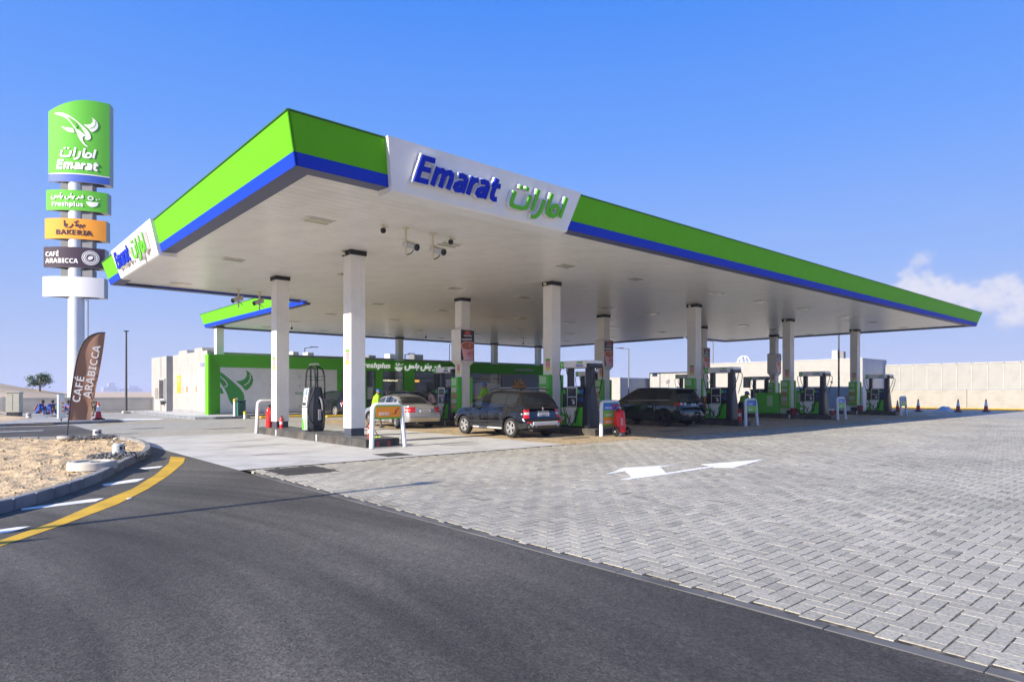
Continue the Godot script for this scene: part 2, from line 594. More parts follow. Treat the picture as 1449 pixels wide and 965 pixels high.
func asphalt_material() -> StandardMaterial3D:
	var m := StandardMaterial3D.new()
	var size := 512
	var cell := FastNoiseLite.new()
	cell.noise_type = FastNoiseLite.TYPE_CELLULAR
	cell.seed = 3
	cell.frequency = 0.085
	cell.cellular_return_type = FastNoiseLite.RETURN_CELL_VALUE
	var im := cell.get_seamless_image(size, size)
	im.convert(Image.FORMAT_L8)
	var a := im.get_data()
	cell.frequency = 0.2
	cell.seed = 9
	var im2 := cell.get_seamless_image(size, size)
	im2.convert(Image.FORMAT_L8)
	var b := im2.get_data()
	var dst := PackedByteArray()
	dst.resize(size * size * 3)
	for i in size * size:
		var t := a[i] / 255.0
		var s := b[i] / 255.0
		var vv := 0.36 + 0.12 * (t - 0.5) + 0.20 * (s - 0.5)
		if t > 0.965:
			vv += 0.2
		if t < 0.05:
			vv -= 0.14
		dst[i * 3] = int(vv * 1.02 * 255)
		dst[i * 3 + 1] = int(vv * 0.975 * 255)
		dst[i * 3 + 2] = int(vv * 0.905 * 255)
	m.albedo_texture = ImageTexture.create_from_image(Image.create_from_data(size, size, false, Image.FORMAT_RGB8, dst))
	im2.convert(Image.FORMAT_L8)
	m.heightmap_enabled = true
	m.heightmap_scale = 0.35
	m.heightmap_texture = ImageTexture.create_from_image(im2)
	m.roughness = 0.86
	# wear across the whole carriageway: blotches, roller seams and tyre arcs
	var big := 1024
	var f := FastNoiseLite.new()
	f.seed = 12
	f.frequency = 0.006
	f.fractal_octaves = 6
	var f2 := FastNoiseLite.new()
	f2.seed = 15
	f2.frequency = 0.35
	f2.fractal_octaves = 3
	var mi := f.get_image(big, big, false, false, false)
	mi.convert(Image.FORMAT_L8)
	var md := mi.get_data()
	var out := PackedByteArray()
	out.resize(big * big)
	var arcs := [[-9.0, 6.0, 13.2, 0.16], [-9.0, 6.2, 12.0, 0.13], [-9.4, 5.0, 14.4, 0.15], [-8.0, 4.0, 10.4, 0.2], [-9.0, 5.0, 15.6, 0.12], [-8.6, 4.2, 9.3, 0.15], [-10.0, 8.0, 11.2, 0.2]]
	for y in big:
		for x in big:
			var p := Vector2(-30.0 + 36.0 * x / big, -10.0 + 50.0 * y / big)
			var k := md[y * big + x] / 255.0
			var t := 0.82 + 0.62 * (k - 0.5)
			for r in arcs:
				var dd := absf(p.distance_to(Vector2(r[0], r[1])) - r[2])
				if dd < r[3]:
					t -= 0.13 * (1.0 - dd / r[3]) * clampf(k * 2.4 - 0.5, 0.0, 1.0)
			# faint drag marks that follow the turn
			var pr := p.distance_to(Vector2(-9.0, 5.5))
			var pa := (p - Vector2(-9.0, 5.5)).angle()
			t += f2.get_noise_2d(pr * 9.0, pa * 6.0) * 0.09 + f2.get_noise_2d(pr * 2.2, pa * 3.0 + 50.0) * 0.11
			out[y * big + x] = int(clampf(t, 0, 1) * 255)
	m.detail_enabled = true
	m.detail_blend_mode = BaseMaterial3D.BLEND_MODE_MUL
	m.detail_uv_layer = BaseMaterial3D.DETAIL_UV_2
	m.detail_albedo = ImageTexture.create_from_image(Image.create_from_data(big, big, false, Image.FORMAT_L8, out))
	return m

# print of small blocks for paving too far off to tell the blocks apart; the tile is 4 by 4 half blocks
func paving_material(key: String, tone: Color, joint: float, spread: float) -> StandardMaterial3D:
	var m := StandardMaterial3D.new()
	m.resource_name = key
	var size := 512
	var reps := 8
	var cellpx := size / (4 * reps)
	var r := RandomNumberGenerator.new()
	r.seed = key.hash()
	var im := Image.create(size, size, false, Image.FORMAT_RGB8)
	var jc := Color(tone.r * joint, tone.g * joint, tone.b * joint)
	im.fill(jc)
	for y in range(-1, 4 * reps):
		for x in range(-1, 4 * reps):
			var k := posmod(x - y, 4)
			if k != 0 and k != 3:
				continue
			var s := 1.0 + r.randf_range(-spread, spread)
			var c := Color(tone.r * s, tone.g * s, tone.b * s)
			var wd := 2 if k == 0 else 1
			var ht := 2 if k == 3 else 1
			im.fill_rect(Rect2i(x * cellpx + 1, y * cellpx + 1, wd * cellpx - 2, ht * cellpx - 2), c)
	m.albedo_texture = ImageTexture.create_from_image(im)
	m.roughness = 0.85
	return m

func paver_mesh(variant: int) -> ArrayMesh:
	var b := MB.new()
	b.box(Vector3(0, -0.02, 0), Vector3(0.2465, 0.04, 0.1135 - 0.0015 * variant), 0.0015)
	return b.mesh()

func make_ground() -> void:
	var desert := MB.new()
	desert = sheet(pts([[-4000, -600], [4000, -600], [4000, 5000], [-4000, 5000]]), -0.17, 3.0)
	var dm := StandardMaterial3D.new()
	dm.albedo_texture = sand_texture()
	dm.roughness = 0.95
	mats["sand_far"] = dm
	struct("desert_ground", desert, dm)
	var am := asphalt_material()
	mats["asphalt"] = am
	var area := Rect2(-30, -10, 36, 50)
	struct("asphalt_road", sheet(pts([[-30, -10], [4.455, -10], [4.455, 36.6], [-30, 36.6]]), -0.008, 1.5, area), am)
	# bed under all paved ground, and the sheets far off
	var grey_far := paving_material("grey_paving", lin(0.35, 0.335, 0.295), 0.80, 0.07)
	var tan_far := paving_material("tan_paving", lin(0.40, 0.305, 0.185), 0.84, 0.12)
	var bed := StandardMaterial3D.new()
	bed.albedo_color = lin(0.25, 0.22, 0.17)
	bed.albedo_texture = noise_tex("bedtex", 256, 0.03, 5, [[0.0, grey(0.25)], [0.45, grey(0.6)], [1.0, grey(1.0)]], 3)
	bed.uv1_scale = Vector3.ONE
	bed.roughness = 0.95
	struct("paving_bed", sheet(pts([[4.57, -10], [46, -10], [46, 13.45], [4.57, 13.45]]), -0.0072, 1.0), bed)
	struct("far_paving", sheet(pts([[46, -10], [90, -10], [90, 30], [57, 30], [57, 13.45], [46, 13.45]]), -0.004, 4.0), grey_far)
	struct("rear_paving", sheet(pts([[4.457, 25.3], [14.0, 25.3], [14.0, 34], [57, 34], [57, 30], [90, 30], [90, 75], [-12, 75], [-12, 36.6], [4.457, 36.6]]), -0.008, 4.0), grey_far)
	struct("canopy_paving", sheet(pts([[14.0, 13.45], [57, 13.45], [57, 34], [14.0, 34]]), -0.004, 4.0), tan_far)
	var con := StandardMaterial3D.new()
	con.albedo_color = lin(0.51, 0.51, 0.50)
	con.albedo_texture = noise_tex("contex", 512, 0.008, 6, [[0.0, grey(0.84)], [0.35, grey(0.93)], [0.6, grey(0.97)], [1.0, grey(1.0)]], 21)
	con.roughness = 0.8
	con.uv1_scale = Vector3.ONE
	mats["concrete"] = con
	var slabs := struct("concrete_apron", sheet(pts([[4.457, 13.45], [4.457, 25.3], [14.0, 25.3], [14.0, 13.45]]), -0.022, 5.0), mats["dark_cap"])
	# the apron is cast in bays with sawn joints
	var xs := [4.452, 9.4, 14.0]
	var zs := [13.47, 16.3, 19.4, 22.4, 25.3]
	for i in xs.size() - 1:
		for j in zs.size() - 1:
			obj("concrete_bay", sheet(pts([[xs[i] + 0.006, zs[j] + 0.006], [xs[i + 1] - 0.006, zs[j] + 0.006], [xs[i + 1] - 0.006, zs[j + 1] - 0.006], [xs[i] + 0.006, zs[j + 1] - 0.006]]), -0.002, 5.0), con, slabs)
	# herringbone blocks
	var tone := FastNoiseLite.new()
	tone.seed = 8
	tone.frequency = 0.22
	tone.fractal_octaves = 4
	var near := []
	var s := 0.125
	for iz in range(int(-3.6 / s), int(13.45 / s)):
		for ix in range(int(4.59 / s), int(46.0 / s)):
			var k := posmod(ix - iz, 4)
			if k != 0 and k != 3:
				continue
			var cx := (ix + (1.0 if k == 0 else 0.5)) * s
			var cz := (iz + (0.5 if k == 0 else 1.0)) * s
			var hx := 0.12 if k == 0 else 0.06
			if k == 0 and cx - hx < 4.585 and cx + hx > 4.65:
				# a cut block against the edge stones
				near.append([cx * cx + cz * cz + 400.0, (4.577 + cx + 0.12) / 2, cz, -1.0 * (cx + 0.12 - 4.577)])
				continue
			if cx - hx < 4.585 or cx + hx > 46.0 or cz + (0.06 if k == 0 else 0.12) > 13.44:
				continue
			if cz < cx * 0.183 - 4.5:
				continue
			if cx > 4.83 and cx < 5.93 and cz > 12.0 and cz < 13.25:
				continue
			near.append([cx * cx + cz * cz + (0.0 if cz > cx * 0.183 + 0.03 else 400.0), cx, cz, k])
	near.sort_custom(func(a, b): return a[0] < b[0])
	var meshes := [paver_mesh(0), paver_mesh(1), paver_mesh(2)]
	var floor_node := Node3D.new()
	floor_node.name = "block_paving"
	floor_node.set_meta("kind", "structure")
	add_child(floor_node)
	var pm: Array[StandardMaterial3D] = []
	var grain := noise_tex("paver_grain", 256, 0.06, 5, [[0.0, grey(0.74)], [0.5, grey(0.93)], [1.0, grey(1.0)]], 31)
	for i in 6:
		var m := StandardMaterial3D.new()
		m.albedo_texture = grain
		m.uv1_triplanar = true
		m.uv1_world_triplanar = true
		m.uv1_scale = Vector3.ONE * 1.7
		m.roughness = 0.86
		var t: float = 0.34 + 0.026 * i
		m.albedo_color = lin(t, t * 0.945, t * 0.785)
		pm.append(m)
	var mm := MultiMesh.new()
	mm.transform_format = MultiMesh.TRANSFORM_3D
	mm.use_colors = true
	mm.mesh = meshes[0]
	mm.instance_count = near.size() - 300
	rng.seed = 77
	for i in near.size():
		var q: Array = near[i]
		var t := 0.40 + tone.get_noise_2d(q[1], q[2]) * 0.11 + tone.get_noise_2d(q[1] * 5.0 + 40.0, q[2] * 5.0) * 0.05 + rng.randf_range(-0.05, 0.05) + 0.025
		var odd := rng.randf()
		if odd < 0.03:
			t -= 0.11
		elif odd > 0.98:
			t += 0.08
		var lift := rng.randf_range(-0.002, 0.0) - (0.0025 if rng.randf() < 0.04 else 0.0)
		var b := Basis.from_euler(Vector3(rng.randf_range(-0.008, 0.008), (PI / 2 if q[3] == 3 else 0.0) + rng.randf_range(-0.012, 0.012), rng.randf_range(-0.006, 0.006)))
		if q[3] < 0:
			b = b * Basis.from_scale(Vector3(-q[3] / 0.2465, 1, 1))
		elif q[3] == 3:
			b = b * Basis.from_scale(Vector3(rng.randf_range(0.95, 0.978), 1, rng.randf_range(1.06, 1.075)))
		else:
			b = b * Basis.from_scale(Vector3(1, 1, rng.randf_range(0.955, 1.045)))
		var tr := Transform3D(b, P(q[1], q[2], lift))
		if i < 300:
			var o := put("paver", meshes[rng.randi() % 3], pm[clampi(int((t - 0.327) / 0.026), 0, 5)], floor_node)
			o.transform = tr
		else:
			mm.set_instance_transform(i - 300, tr)
			mm.set_instance_color(i - 300, Color(t, t * 0.945, t * 0.785))
	var mi := MultiMeshInstance3D.new()
	mi.name = "smaller_pavers"
	mi.multimesh = mm
	var pv := StandardMaterial3D.new()
	pv.vertex_color_use_as_albedo = true
	pv.albedo_texture = grain
	pv.uv1_triplanar = true
	pv.uv1_world_triplanar = true
	pv.uv1_scale = Vector3.ONE * 1.7
	pv.roughness = 0.86
	mi.material_override = pv
	mi.set_meta("kind", "stuff")
	floor_node.add_child(mi)
	# flush edge stones between asphalt and blocks
	var edge := Node3D.new()
	edge.name = "edge_kerb"
	edge.set_meta("kind", "structure")
	add_child(edge)
	var z := -4.4
	rng.seed = 5
	while z < 12.6:
		var l := 0.9
		var bb := MB.new().box(Vector3.ZERO, Vector3(0.112, 0.12, l - 0.006), 0.004)
		var o := obj("kerb_stone", bb, M("kerb_edge", lin(0.135, 0.133, 0.13), 0.85, 0.0, 0.35), edge)
		o.position = P(4.515, z + l / 2, -0.0625 + rng.randf_range(-0.0025, 0.001))
		o.rotation.y = rng.randf_range(-0.006, 0.006)
		z += l
	make_markings()
	make_sand_island()

func sand_texture() -> Texture2D:
	return noise_tex("sandtex", 512, 0.012, 6, [[0.0, lin(0.38, 0.265, 0.145)], [0.4, lin(0.51, 0.375, 0.22)], [0.7, lin(0.58, 0.435, 0.265)], [1.0, lin(0.63, 0.49, 0.32)]], 14)

func make_markings() -> void:
	var arrow := [[9.44, 8.1], [10.63, 8.59], [11.95, 8.15], [11.34, 8.2], [10.57, 7.5], [12.28, 7.57], [12.38, 7.87], [14.41, 7.48], [12.36, 7.08], [12.13, 7.42], [10.37, 7.36], [9.34, 7.39], [9.13, 7.47], [9.61, 7.58], [10.19, 8.2]]
	struct("arrow_marking", sheet(pts(arrow), 0.006, 1.0, Rect2(0, 0, 1, 1), 0.005), M("mark_white"))
	var outer := [[0.0, 7.95], [0.42, 8.52], [1.01, 9.33], [1.83, 10.6], [2.46, 11.86], [3.18, 13.55], [3.98, 15.69], [4.34, 16.95]]
	var inner := [[0.0, 8.25], [0.44, 8.87], [0.97, 9.65], [1.73, 11.09], [2.3, 12.11], [3.0, 13.8], [3.72, 15.85], [4.15, 17.5]]
	for a in [outer, inner]:
		a.push_front([a[0][0] - 5.2, a[0][1] - 5.6])
	inner.reverse()
	struct("yellow_line_marking", sheet(pts(outer + inner), -0.004), M("mark_yellow"))
	for b in [[[0.77, 11.07], [0.76, 10.91], [1.63, 11.06], [1.78, 11.34], [1.62, 11.36]], [[2.01, 13.03], [2.02, 12.79], [2.54, 13.0], [2.74, 13.39], [2.58, 13.42]], [[3.02, 15.25], [3.07, 14.97], [3.36, 15.06], [3.5, 15.36], [3.36, 15.37]], [[-0.6, 9.3], [-0.58, 9.05], [0.55, 9.31], [0.75, 9.55], [0.62, 9.59]]]:
		struct("white_bar_marking", sheet(pts(b), -0.004), M("mark_white"))
	struct("lane_line_marking", sheet(pts([[-9.0, 32.0], [3.0, 32.35], [2.95, 32.6], [-9.0, 32.25]]), -0.004), M("mark_white"))
	for q in [[5.6, 36.9, 10.6, 40.4], [5.2, 35.4, 10.9, 38.6], [13.9, 35.5, 14.0, 40.5], [16.9, 35.5, 17.0, 40.5]]:
		var d := Vector2(q[2] - q[0], q[3] - q[1]).normalized()
		var s := Vector2(-d.y, d.x) * 0.09
		struct("parking_line_marking", sheet(pts([[q[0] - s.x, q[1] - s.y], [q[2] - s.x, q[3] - s.y], [q[2] + s.x, q[3] + s.y], [q[0] + s.x, q[1] + s.y]]), -0.003), M("mark_yellow"))
	struct("white_block_marking", sheet(pts([[7.2, 41.4], [9.0, 40.5], [9.6, 41.8], [7.8, 42.8]]), -0.003), M("mark_white"))
	for q in [[53.5, 15.6, 1.2], [56.0, 14.6, 1.0], [48.9, 13.9, 1.2], [51.0, 13.5, 1.0], [38.6, 13.7, 1.0]]:
		struct("worn_marking", sheet(pts([[q[0], q[1]], [q[0] + q[2], q[1] - 0.3], [q[0] + q[2] + 0.1, q[1]], [q[0] + 0.1, q[1] + 0.3]]), 0.004), M("mark_white"))
	# oil and water stains on apron and lanes, darker patches on rear paving
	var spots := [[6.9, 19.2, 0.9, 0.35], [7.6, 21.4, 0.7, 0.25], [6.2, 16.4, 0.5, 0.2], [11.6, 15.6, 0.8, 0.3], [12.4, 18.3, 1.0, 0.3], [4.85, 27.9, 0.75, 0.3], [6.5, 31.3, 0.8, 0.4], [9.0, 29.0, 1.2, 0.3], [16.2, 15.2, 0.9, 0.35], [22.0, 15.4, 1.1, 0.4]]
	rng.seed = 88
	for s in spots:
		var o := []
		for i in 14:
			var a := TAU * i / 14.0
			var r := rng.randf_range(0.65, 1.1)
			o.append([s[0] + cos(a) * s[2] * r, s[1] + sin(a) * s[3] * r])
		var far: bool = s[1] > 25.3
		struct("ground_patch", sheet(pts(o), -0.0035 if far else (0.001 if s[0] < 14.0 else -0.001), 1.0), M("patch_dark", lin(0.17, 0.17, 0.17), 0.7, 0.0, 0.35) if far else (M("stain_concrete", lin(0.38, 0.38, 0.37), 0.75, 0.0, 0.2) if s[0] < 14.0 else M("stain_tan", lin(0.24, 0.185, 0.12), 0.75, 0.0, 0.2)))
	# drain channel along the front of the apron
	var b := MB.new()
	b.span(P(4.6, 13.43, -0.03), P(13.9, 13.49, 0.001))
	struct("drain_channel", b, M("iron"))

func ring_walk(path: Array, step: float) -> Array:
	var out := [path[0]]
	var left := step
	for i in path.size() - 1:
		var a: Vector2 = path[i]
		var b: Vector2 = path[i + 1]
		var d := a.distance_to(b)
		var at := 0.0
		while d - at >= left:
			at += left
			out.append(a.lerp(b, at / d))
			left = step
		left -= d - at
	return out

func smooth_path(p: Array, per: int) -> Array:
	var out := []
	for i in p.size() - 1:
		var a: Vector2 = p[max(i - 1, 0)]
		var b: Vector2 = p[i]
		var c: Vector2 = p[i + 1]
		var d: Vector2 = p[min(i + 2, p.size() - 1)]
		for k in per:
			out.append(b.cubic_interpolate(c, a, d, float(k) / per))
	out.append(p[-1])
	return out

func kerb_along(called: String, path: Array, step: float, w: float, top: float, m: Material) -> Node3D:
	var k := Node3D.new()
	k.name = numbered(called)
	k.set_meta("kind", "structure")
	add_child(k)
	var st := ring_walk(path, step)
	rng.seed = called.hash()
	for i in st.size() - 1:
		var a: Vector2 = st[i]
		var b: Vector2 = st[i + 1]
		var d := b - a
		var mb := MB.new().box(Vector3.ZERO, Vector3(d.length() - 0.012, top + 0.06, w), 0.018)
		var o := obj("kerb_stone", mb, m, k)
		o.position = P((a.x + b.x) / 2, (a.y + b.y) / 2, (top - 0.06) / 2 + rng.randf_range(-0.004, 0.004))
		o.rotation.y = d.angle() + rng.randf_range(-0.008, 0.008)
	return k

func make_sand_island() -> void:
	var front := [Vector2(-3.4, 6.6), Vector2(-1.2, 8.9), Vector2(0.54, 10.93), Vector2(1.07, 11.73), Vector2(1.92, 13.34), Vector2(2.73, 15.53), Vector2(3.7, 18.0), Vector2(4.2, 20.3), Vector2(4.37, 22.4), Vector2(4.25, 23.6), Vector2(3.7, 24.35), Vector2(2.9, 24.9), Vector2(1.3, 25.8), Vector2(-2.0, 27.6), Vector2(-6.5, 30.0)]
	var path := smooth_path(front, 8)
	kerb_along("sand_island_kerb", path, 0.5, 0.15, 0.15, M("kerb_grey"))
	var poly := PackedVector2Array()
	for q in path:
		poly.append(q)
	poly.append(Vector2(-9, 30))
	poly.append(Vector2(-9, 6.6))
	var f := FastNoiseLite.new()
	f.seed = 2
	f.frequency = 0.55
	f.fractal_octaves = 5
	var f2 := FastNoiseLite.new()
	f2.seed = 4
	f2.frequency = 2.6
	f2.fractal_octaves = 3
	var s := 0.075
	var nx := int(11.0 / s)
	var nz := int(21.0 / s)
	var height := func(x: float, z: float) -> float:
		return 0.075 + maxf(f.get_noise_2d(x, z), -0.3) * 0.10 + maxf(f2.get_noise_2d(x, z), -0.25) * 0.04
	var b := MB.new()
	var inside := {}
	for iz in nz:
		for ix in nx:
			var c := Vector2(-6.4 + (ix + 0.5) * s, 8.0 + (iz + 0.5) * s)
			if Geometry2D.is_point_in_polygon(c, poly):
				inside[Vector2i(ix, iz)] = true
	var pnt := func(ix: int, iz: int) -> Array:
		var x := -6.4 + ix * s
		var z := 8.0 + iz * s
		var h: float = height.call(x, z)
		var e := 0.05
		var nn := Vector3(-(height.call(x + e, z) - height.call(x - e, z)), 2 * e, (height.call(x, z + e) - height.call(x, z - e))).normalized()
		return [P(x, z, h), nn, Vector2(x, z) / 1.6]
	var cache := {}
	for key in inside:
		var q := []
		for o in [Vector2i(0, 0), Vector2i(1, 0), Vector2i(1, 1), Vector2i(0, 1)]:
			var kk: Vector2i = key + o
			if not cache.has(kk):
				cache[kk] = pnt.call(kk.x, kk.y)
			q.append(cache[kk])
		b.tri(q[0][0], q[1][0], q[2][0], q[0][1], q[1][1], q[2][1], q[0][2], q[1][2], q[2][2])
		b.tri(q[0][0], q[2][0], q[3][0], q[0][1], q[2][1], q[3][1], q[0][2], q[2][2], q[3][2])
	var sm := StandardMaterial3D.new()
	sm.albedo_texture = sand_texture()
	sm.roughness = 0.95
	sm.heightmap_enabled = true
	sm.heightmap_scale = 1.2
	sm.heightmap_texture = noise_tex("sandbump", 512, 0.05, 5, [[0.0, grey(0)], [1.0, grey(1)]], 4)
	mats["sand"] = sm
	struct("sand_island", b, sm)
	# clods and small stones
	var mm := MultiMesh.new()
	mm.transform_format = MultiMesh.TRANSFORM_3D
	mm.use_colors = true
	mm.mesh = lump(3, 0.3)
	var tr := []
	rng.seed = 19
	for i in 1500:
		var p := Vector2(rng.randf_range(-1.0, 4.3), rng.randf_range(9.5, 26.0))
		if not Geometry2D.is_point_in_polygon(p, poly):
			continue
		var sc := 0.012 + 0.035 * pow(rng.randf(), 3.0)
		tr.append([Transform3D(Basis.from_euler(Vector3(rng.randf() * 6, rng.randf() * 6, rng.randf() * 6)).scaled(Vector3.ONE * sc), P(p.x, p.y, height.call(p.x, p.y) + sc * 0.3)), rng.randf()])
	mm.instance_count = tr.size()
	for i in tr.size():
		mm.set_instance_transform(i, tr[i][0])
		mm.set_instance_color(i, Color(0.50, 0.36, 0.20).lerp(Color(0.30, 0.25, 0.19), tr[i][1]))
	var mi := MultiMeshInstance3D.new()
	mi.name = "sand_clods"
	mi.multimesh = mm
	mi.material_override = colored("clods", 0.95)
	add_child(mi)
	tag(mi, "small sandy clods and stones strewn over the sand island", "clods").set_meta("kind", "stuff")
	# dark gravel round the two ground lights
	var gm := MultiMesh.new()
	gm.transform_format = MultiMesh.TRANSFORM_3D
	gm.use_colors = true
	gm.mesh = mm.mesh
	var gt := []
	for spot in [Vector2(2.95, 17.0), Vector2(3.55, 24.05)]:
		for i in 420:
			var a := rng.randf() * TAU
			var r := sqrt(rng.randf())
			var p: Vector2 = spot + Vector2(cos(a) * 0.62 * r, sin(a) * 0.62 * r)
			var sc := rng.randf_range(0.02, 0.05)
			gt.append([Transform3D(Basis.from_euler(Vector3(rng.randf() * 6, rng.randf() * 6, rng.randf() * 6)).scaled(Vector3.ONE * sc), P(p.x, p.y, 0.12 + 0.05 * (1.0 - r) + rng.randf() * 0.03)), rng.randf()])
	gm.instance_count = gt.size()
	for i in gt.size():
		gm.set_instance_transform(i, gt[i][0])
		var t: float = 0.06 + 0.14 * gt[i][1]
		gm.set_instance_color(i, Color(t, t, t * 1.06))
	var gi := MultiMeshInstance3D.new()
	gi.name = "dark_gravel"
	gi.multimesh = gm
	gi.material_override = colored("clods", 0.95)
	add_child(gi)
	tag(gi, "dark grey gravel heaped round the two ground lights on the sand", "gravel").set_meta("kind", "stuff")

func lump(sd: int, rough: float) -> ArrayMesh:
	var r := RandomNumberGenerator.new()
	r.seed = sd
	var b := MB.new()
	var rows := []
	for i in 4:
		var row := PackedVector3Array()
		var el := -PI / 2 + PI * i / 3.0
		for j in 6:
			var a := TAU * j / 5.0
			var k := 1.0 - rough * (sin(j * 2.3 + i * 1.7 + sd) * 0.5 + 0.5)
			if j == 5:
				k = 1.0 - rough * (sin(i * 1.7 + sd) * 0.5 + 0.5)
			row.append(Vector3(cos(a) * cos(el), sin(el) * 0.7, sin(a) * cos(el)) * k)
		rows.append(row)
	b.grid(rows, false)
	return b.mesh()

# ---------------------------------------------------------------- lettering drawn by hand
const AR_NAME := [
	[[5.0, 0.0], [5.0, 1.25]],
	[[3.75, 1.25], [3.75, 0.35], [3.85, 0.1], [4.1, 0.0], [4.42, 0.0], [4.62, 0.12], [4.7, 0.33], [4.6, 0.55], [4.38, 0.64], [4.16, 0.55], [4.07, 0.34], [4.12, 0.12]],
	[[3.3, 0.78], [3.3, 0.12], [3.2, -0.14], [3.02, -0.29], [2.72, -0.34]],
	[[2.62, 0.0], [2.62, 1.25]],
	[[2.15, 0.82], [2.15, 0.2], [2.05, 0.05], [1.85, 0.0], [1.2, 0.0], [1.02, 0.05], [0.93, 0.2], [0.93, 0.82]],
	[[1.26, 1.02], [1.26, 1.22]],
	[[1.74, 1.02], [1.74, 1.22]]]
const LATIN_NAME := [
	[[0.71, 0.91], [0.2, 0.91], [0.2, 0.09], [0.71, 0.09]], [[0.2, 0.52], [0.65, 0.52]],
	[[0.93, 0.0], [0.93, 0.72]], [[0.93, 0.46], [1.03, 0.6], [1.16, 0.64], [1.27, 0.58], [1.3, 0.44], [1.3, 0.0]], [[1.3, 0.46], [1.4, 0.6], [1.53, 0.64], [1.64, 0.58], [1.67, 0.44], [1.67, 0.0]],
	[[1.97, 0.6], [2.1, 0.645], [2.26, 0.63], [2.36, 0.52], [2.37, 0.36], [2.37, 0.0]], [[2.37, 0.37], [2.12, 0.36], [1.98, 0.27], [1.97, 0.15], [2.06, 0.075], [2.2, 0.085], [2.35, 0.19]],
	[[2.65, 0.0], [2.65, 0.72]], [[2.65, 0.44], [2.75, 0.59], [2.93, 0.645]],
	[[3.09, 0.6], [3.22, 0.645], [3.38, 0.63], [3.48, 0.52], [3.49, 0.36], [3.49, 0.0]], [[3.49, 0.37], [3.24, 0.36], [3.1, 0.27], [3.09, 0.15], [3.18, 0.075], [3.32, 0.085], [3.47, 0.19]],
	[[3.83, 0.9], [3.83, 0.24], [3.88, 0.12], [4.0, 0.075], [4.13, 0.09]], [[3.66, 0.63], [4.1, 0.63]]]
const AR_SHOP := [
	[[9.7, 0.0], [9.85, 0.3], [9.7, 0.55], [9.48, 0.5], [9.45, 0.28], [9.7, 0.16]], [[9.7, 0.0], [9.1, 0.0], [8.8, 0.05], [8.72, 0.45]], [[8.72, 0.1], [8.5, -0.3], [8.1, -0.42]], [[9.55, 0.86], [9.72, 0.86]],
	[[7.75, 0.5], [7.66, 0.05], [7.3, 0.0], [7.16, 0.42]], [[7.14, 0.0], [6.9, 0.0], [6.8, 0.42]], [[6.78, 0.0], [6.5, 0.02], [6.4, 0.42], [6.36, -0.2], [6.05, -0.48], [5.6, -0.4], [5.45, -0.05], [5.5, 0.3]], [[7.3, -0.36], [7.62, -0.36]], [[6.7, 0.82], [7.05, 0.82]], [[6.8, 1.04], [6.96, 1.04]],
	[[4.85, 0.5], [4.76, 0.05], [4.3, 0.0]], [[4.28, 1.2], [4.24, 0.05], [3.7, 0.0], [3.6, 0.42]], [[3.58, 0.0], [3.3, 0.0], [3.22, 0.42]], [[3.2, 0.0], [2.95, 0.02], [2.86, 0.42], [2.82, -0.2], [2.5, -0.48], [2.05, -0.4], [1.9, -0.05], [1.95, 0.3]], [[4.45, -0.36], [4.62, -0.36]]]
const AR_BAKERY := [
	[[6.1, 0.45], [6.0, 0.05], [5.5, 0.0], [5.4, 0.4]], [[5.38, 0.0], [4.4, 0.0]], [[4.42, 0.0], [4.9, 0.42], [4.3, 0.72], [5.0, 1.1]], [[3.95, 0.42], [3.85, 0.05], [3.5, -0.32], [3.1, -0.4]],
	[[2.85, 0.45], [2.75, 0.05], [2.35, 0.0], [2.3, 1.15]], [[5.7, -0.34], [5.86, -0.34]], [[5.1, -0.34], [5.35, -0.34]], [[2.55, -0.34], [2.8, -0.34]]]

func arabic(called: String, strokes: Array, x0: float, x1: float, pen: float, size: float, depth: float, t: Transform3D, slant: float, m: Material, parent: Node) -> MeshInstance3D:
	var b := MB.new()
	var k := 0
	for s in strokes:
		var p := []
		for q in s:
			p.append(Vector2((q[0] - (x0 + x1) / 2.0 + slant * q[1]) * size, q[1] * size))
		b.stroke(p, pen * size, depth + 0.0011 * k, t)
		k += 1
	return obj(called, b, m, parent)

# the bird emblem, traced; unit: about 1 high, origin in the middle
const BIRD_BODY := [[180, 240], [230, 229], [290, 238], [350, 264], [410, 303], [460, 345], [505, 385], [545, 425], [572, 465], [581, 505], [570, 532], [545, 543], [524, 535], [519, 520], [530, 509], [520, 499], [502, 504], [494, 522], [500, 552], [520, 592], [560, 625], [528, 616], [498, 588], [470, 548], [450, 508], [437, 465], [418, 425], [398, 395], [372, 352], [335, 312], [290, 282], [240, 262], [205, 252]]
const BIRD_WING := [[262, 396], [300, 406], [350, 411], [393, 417], [412, 466], [378, 466], [340, 455], [300, 430]]
const BIRD_HORN := [[590, 264], [622, 286], [645, 315], [653, 350], [645, 385], [625, 415], [595, 439], [576, 428], [560, 404], [525, 374], [508, 360], [545, 358], [577, 345], [597, 320], [599, 290]]
const BIRD_LINES := [[[272, 262], [330, 286], [385, 325], [425, 362], [440, 388], [434, 407], [414, 411]], [[624, 300], [629, 335], [612, 372], [575, 398]]]

func bird_pts(a: Array, k: float) -> PackedVector2Array:
	var r := PackedVector2Array()
	for q in a:
		r.append(Vector2((q[0] - 415.0) / 395.0 * k, (427.0 - q[1]) / 395.0 * k))
	return r

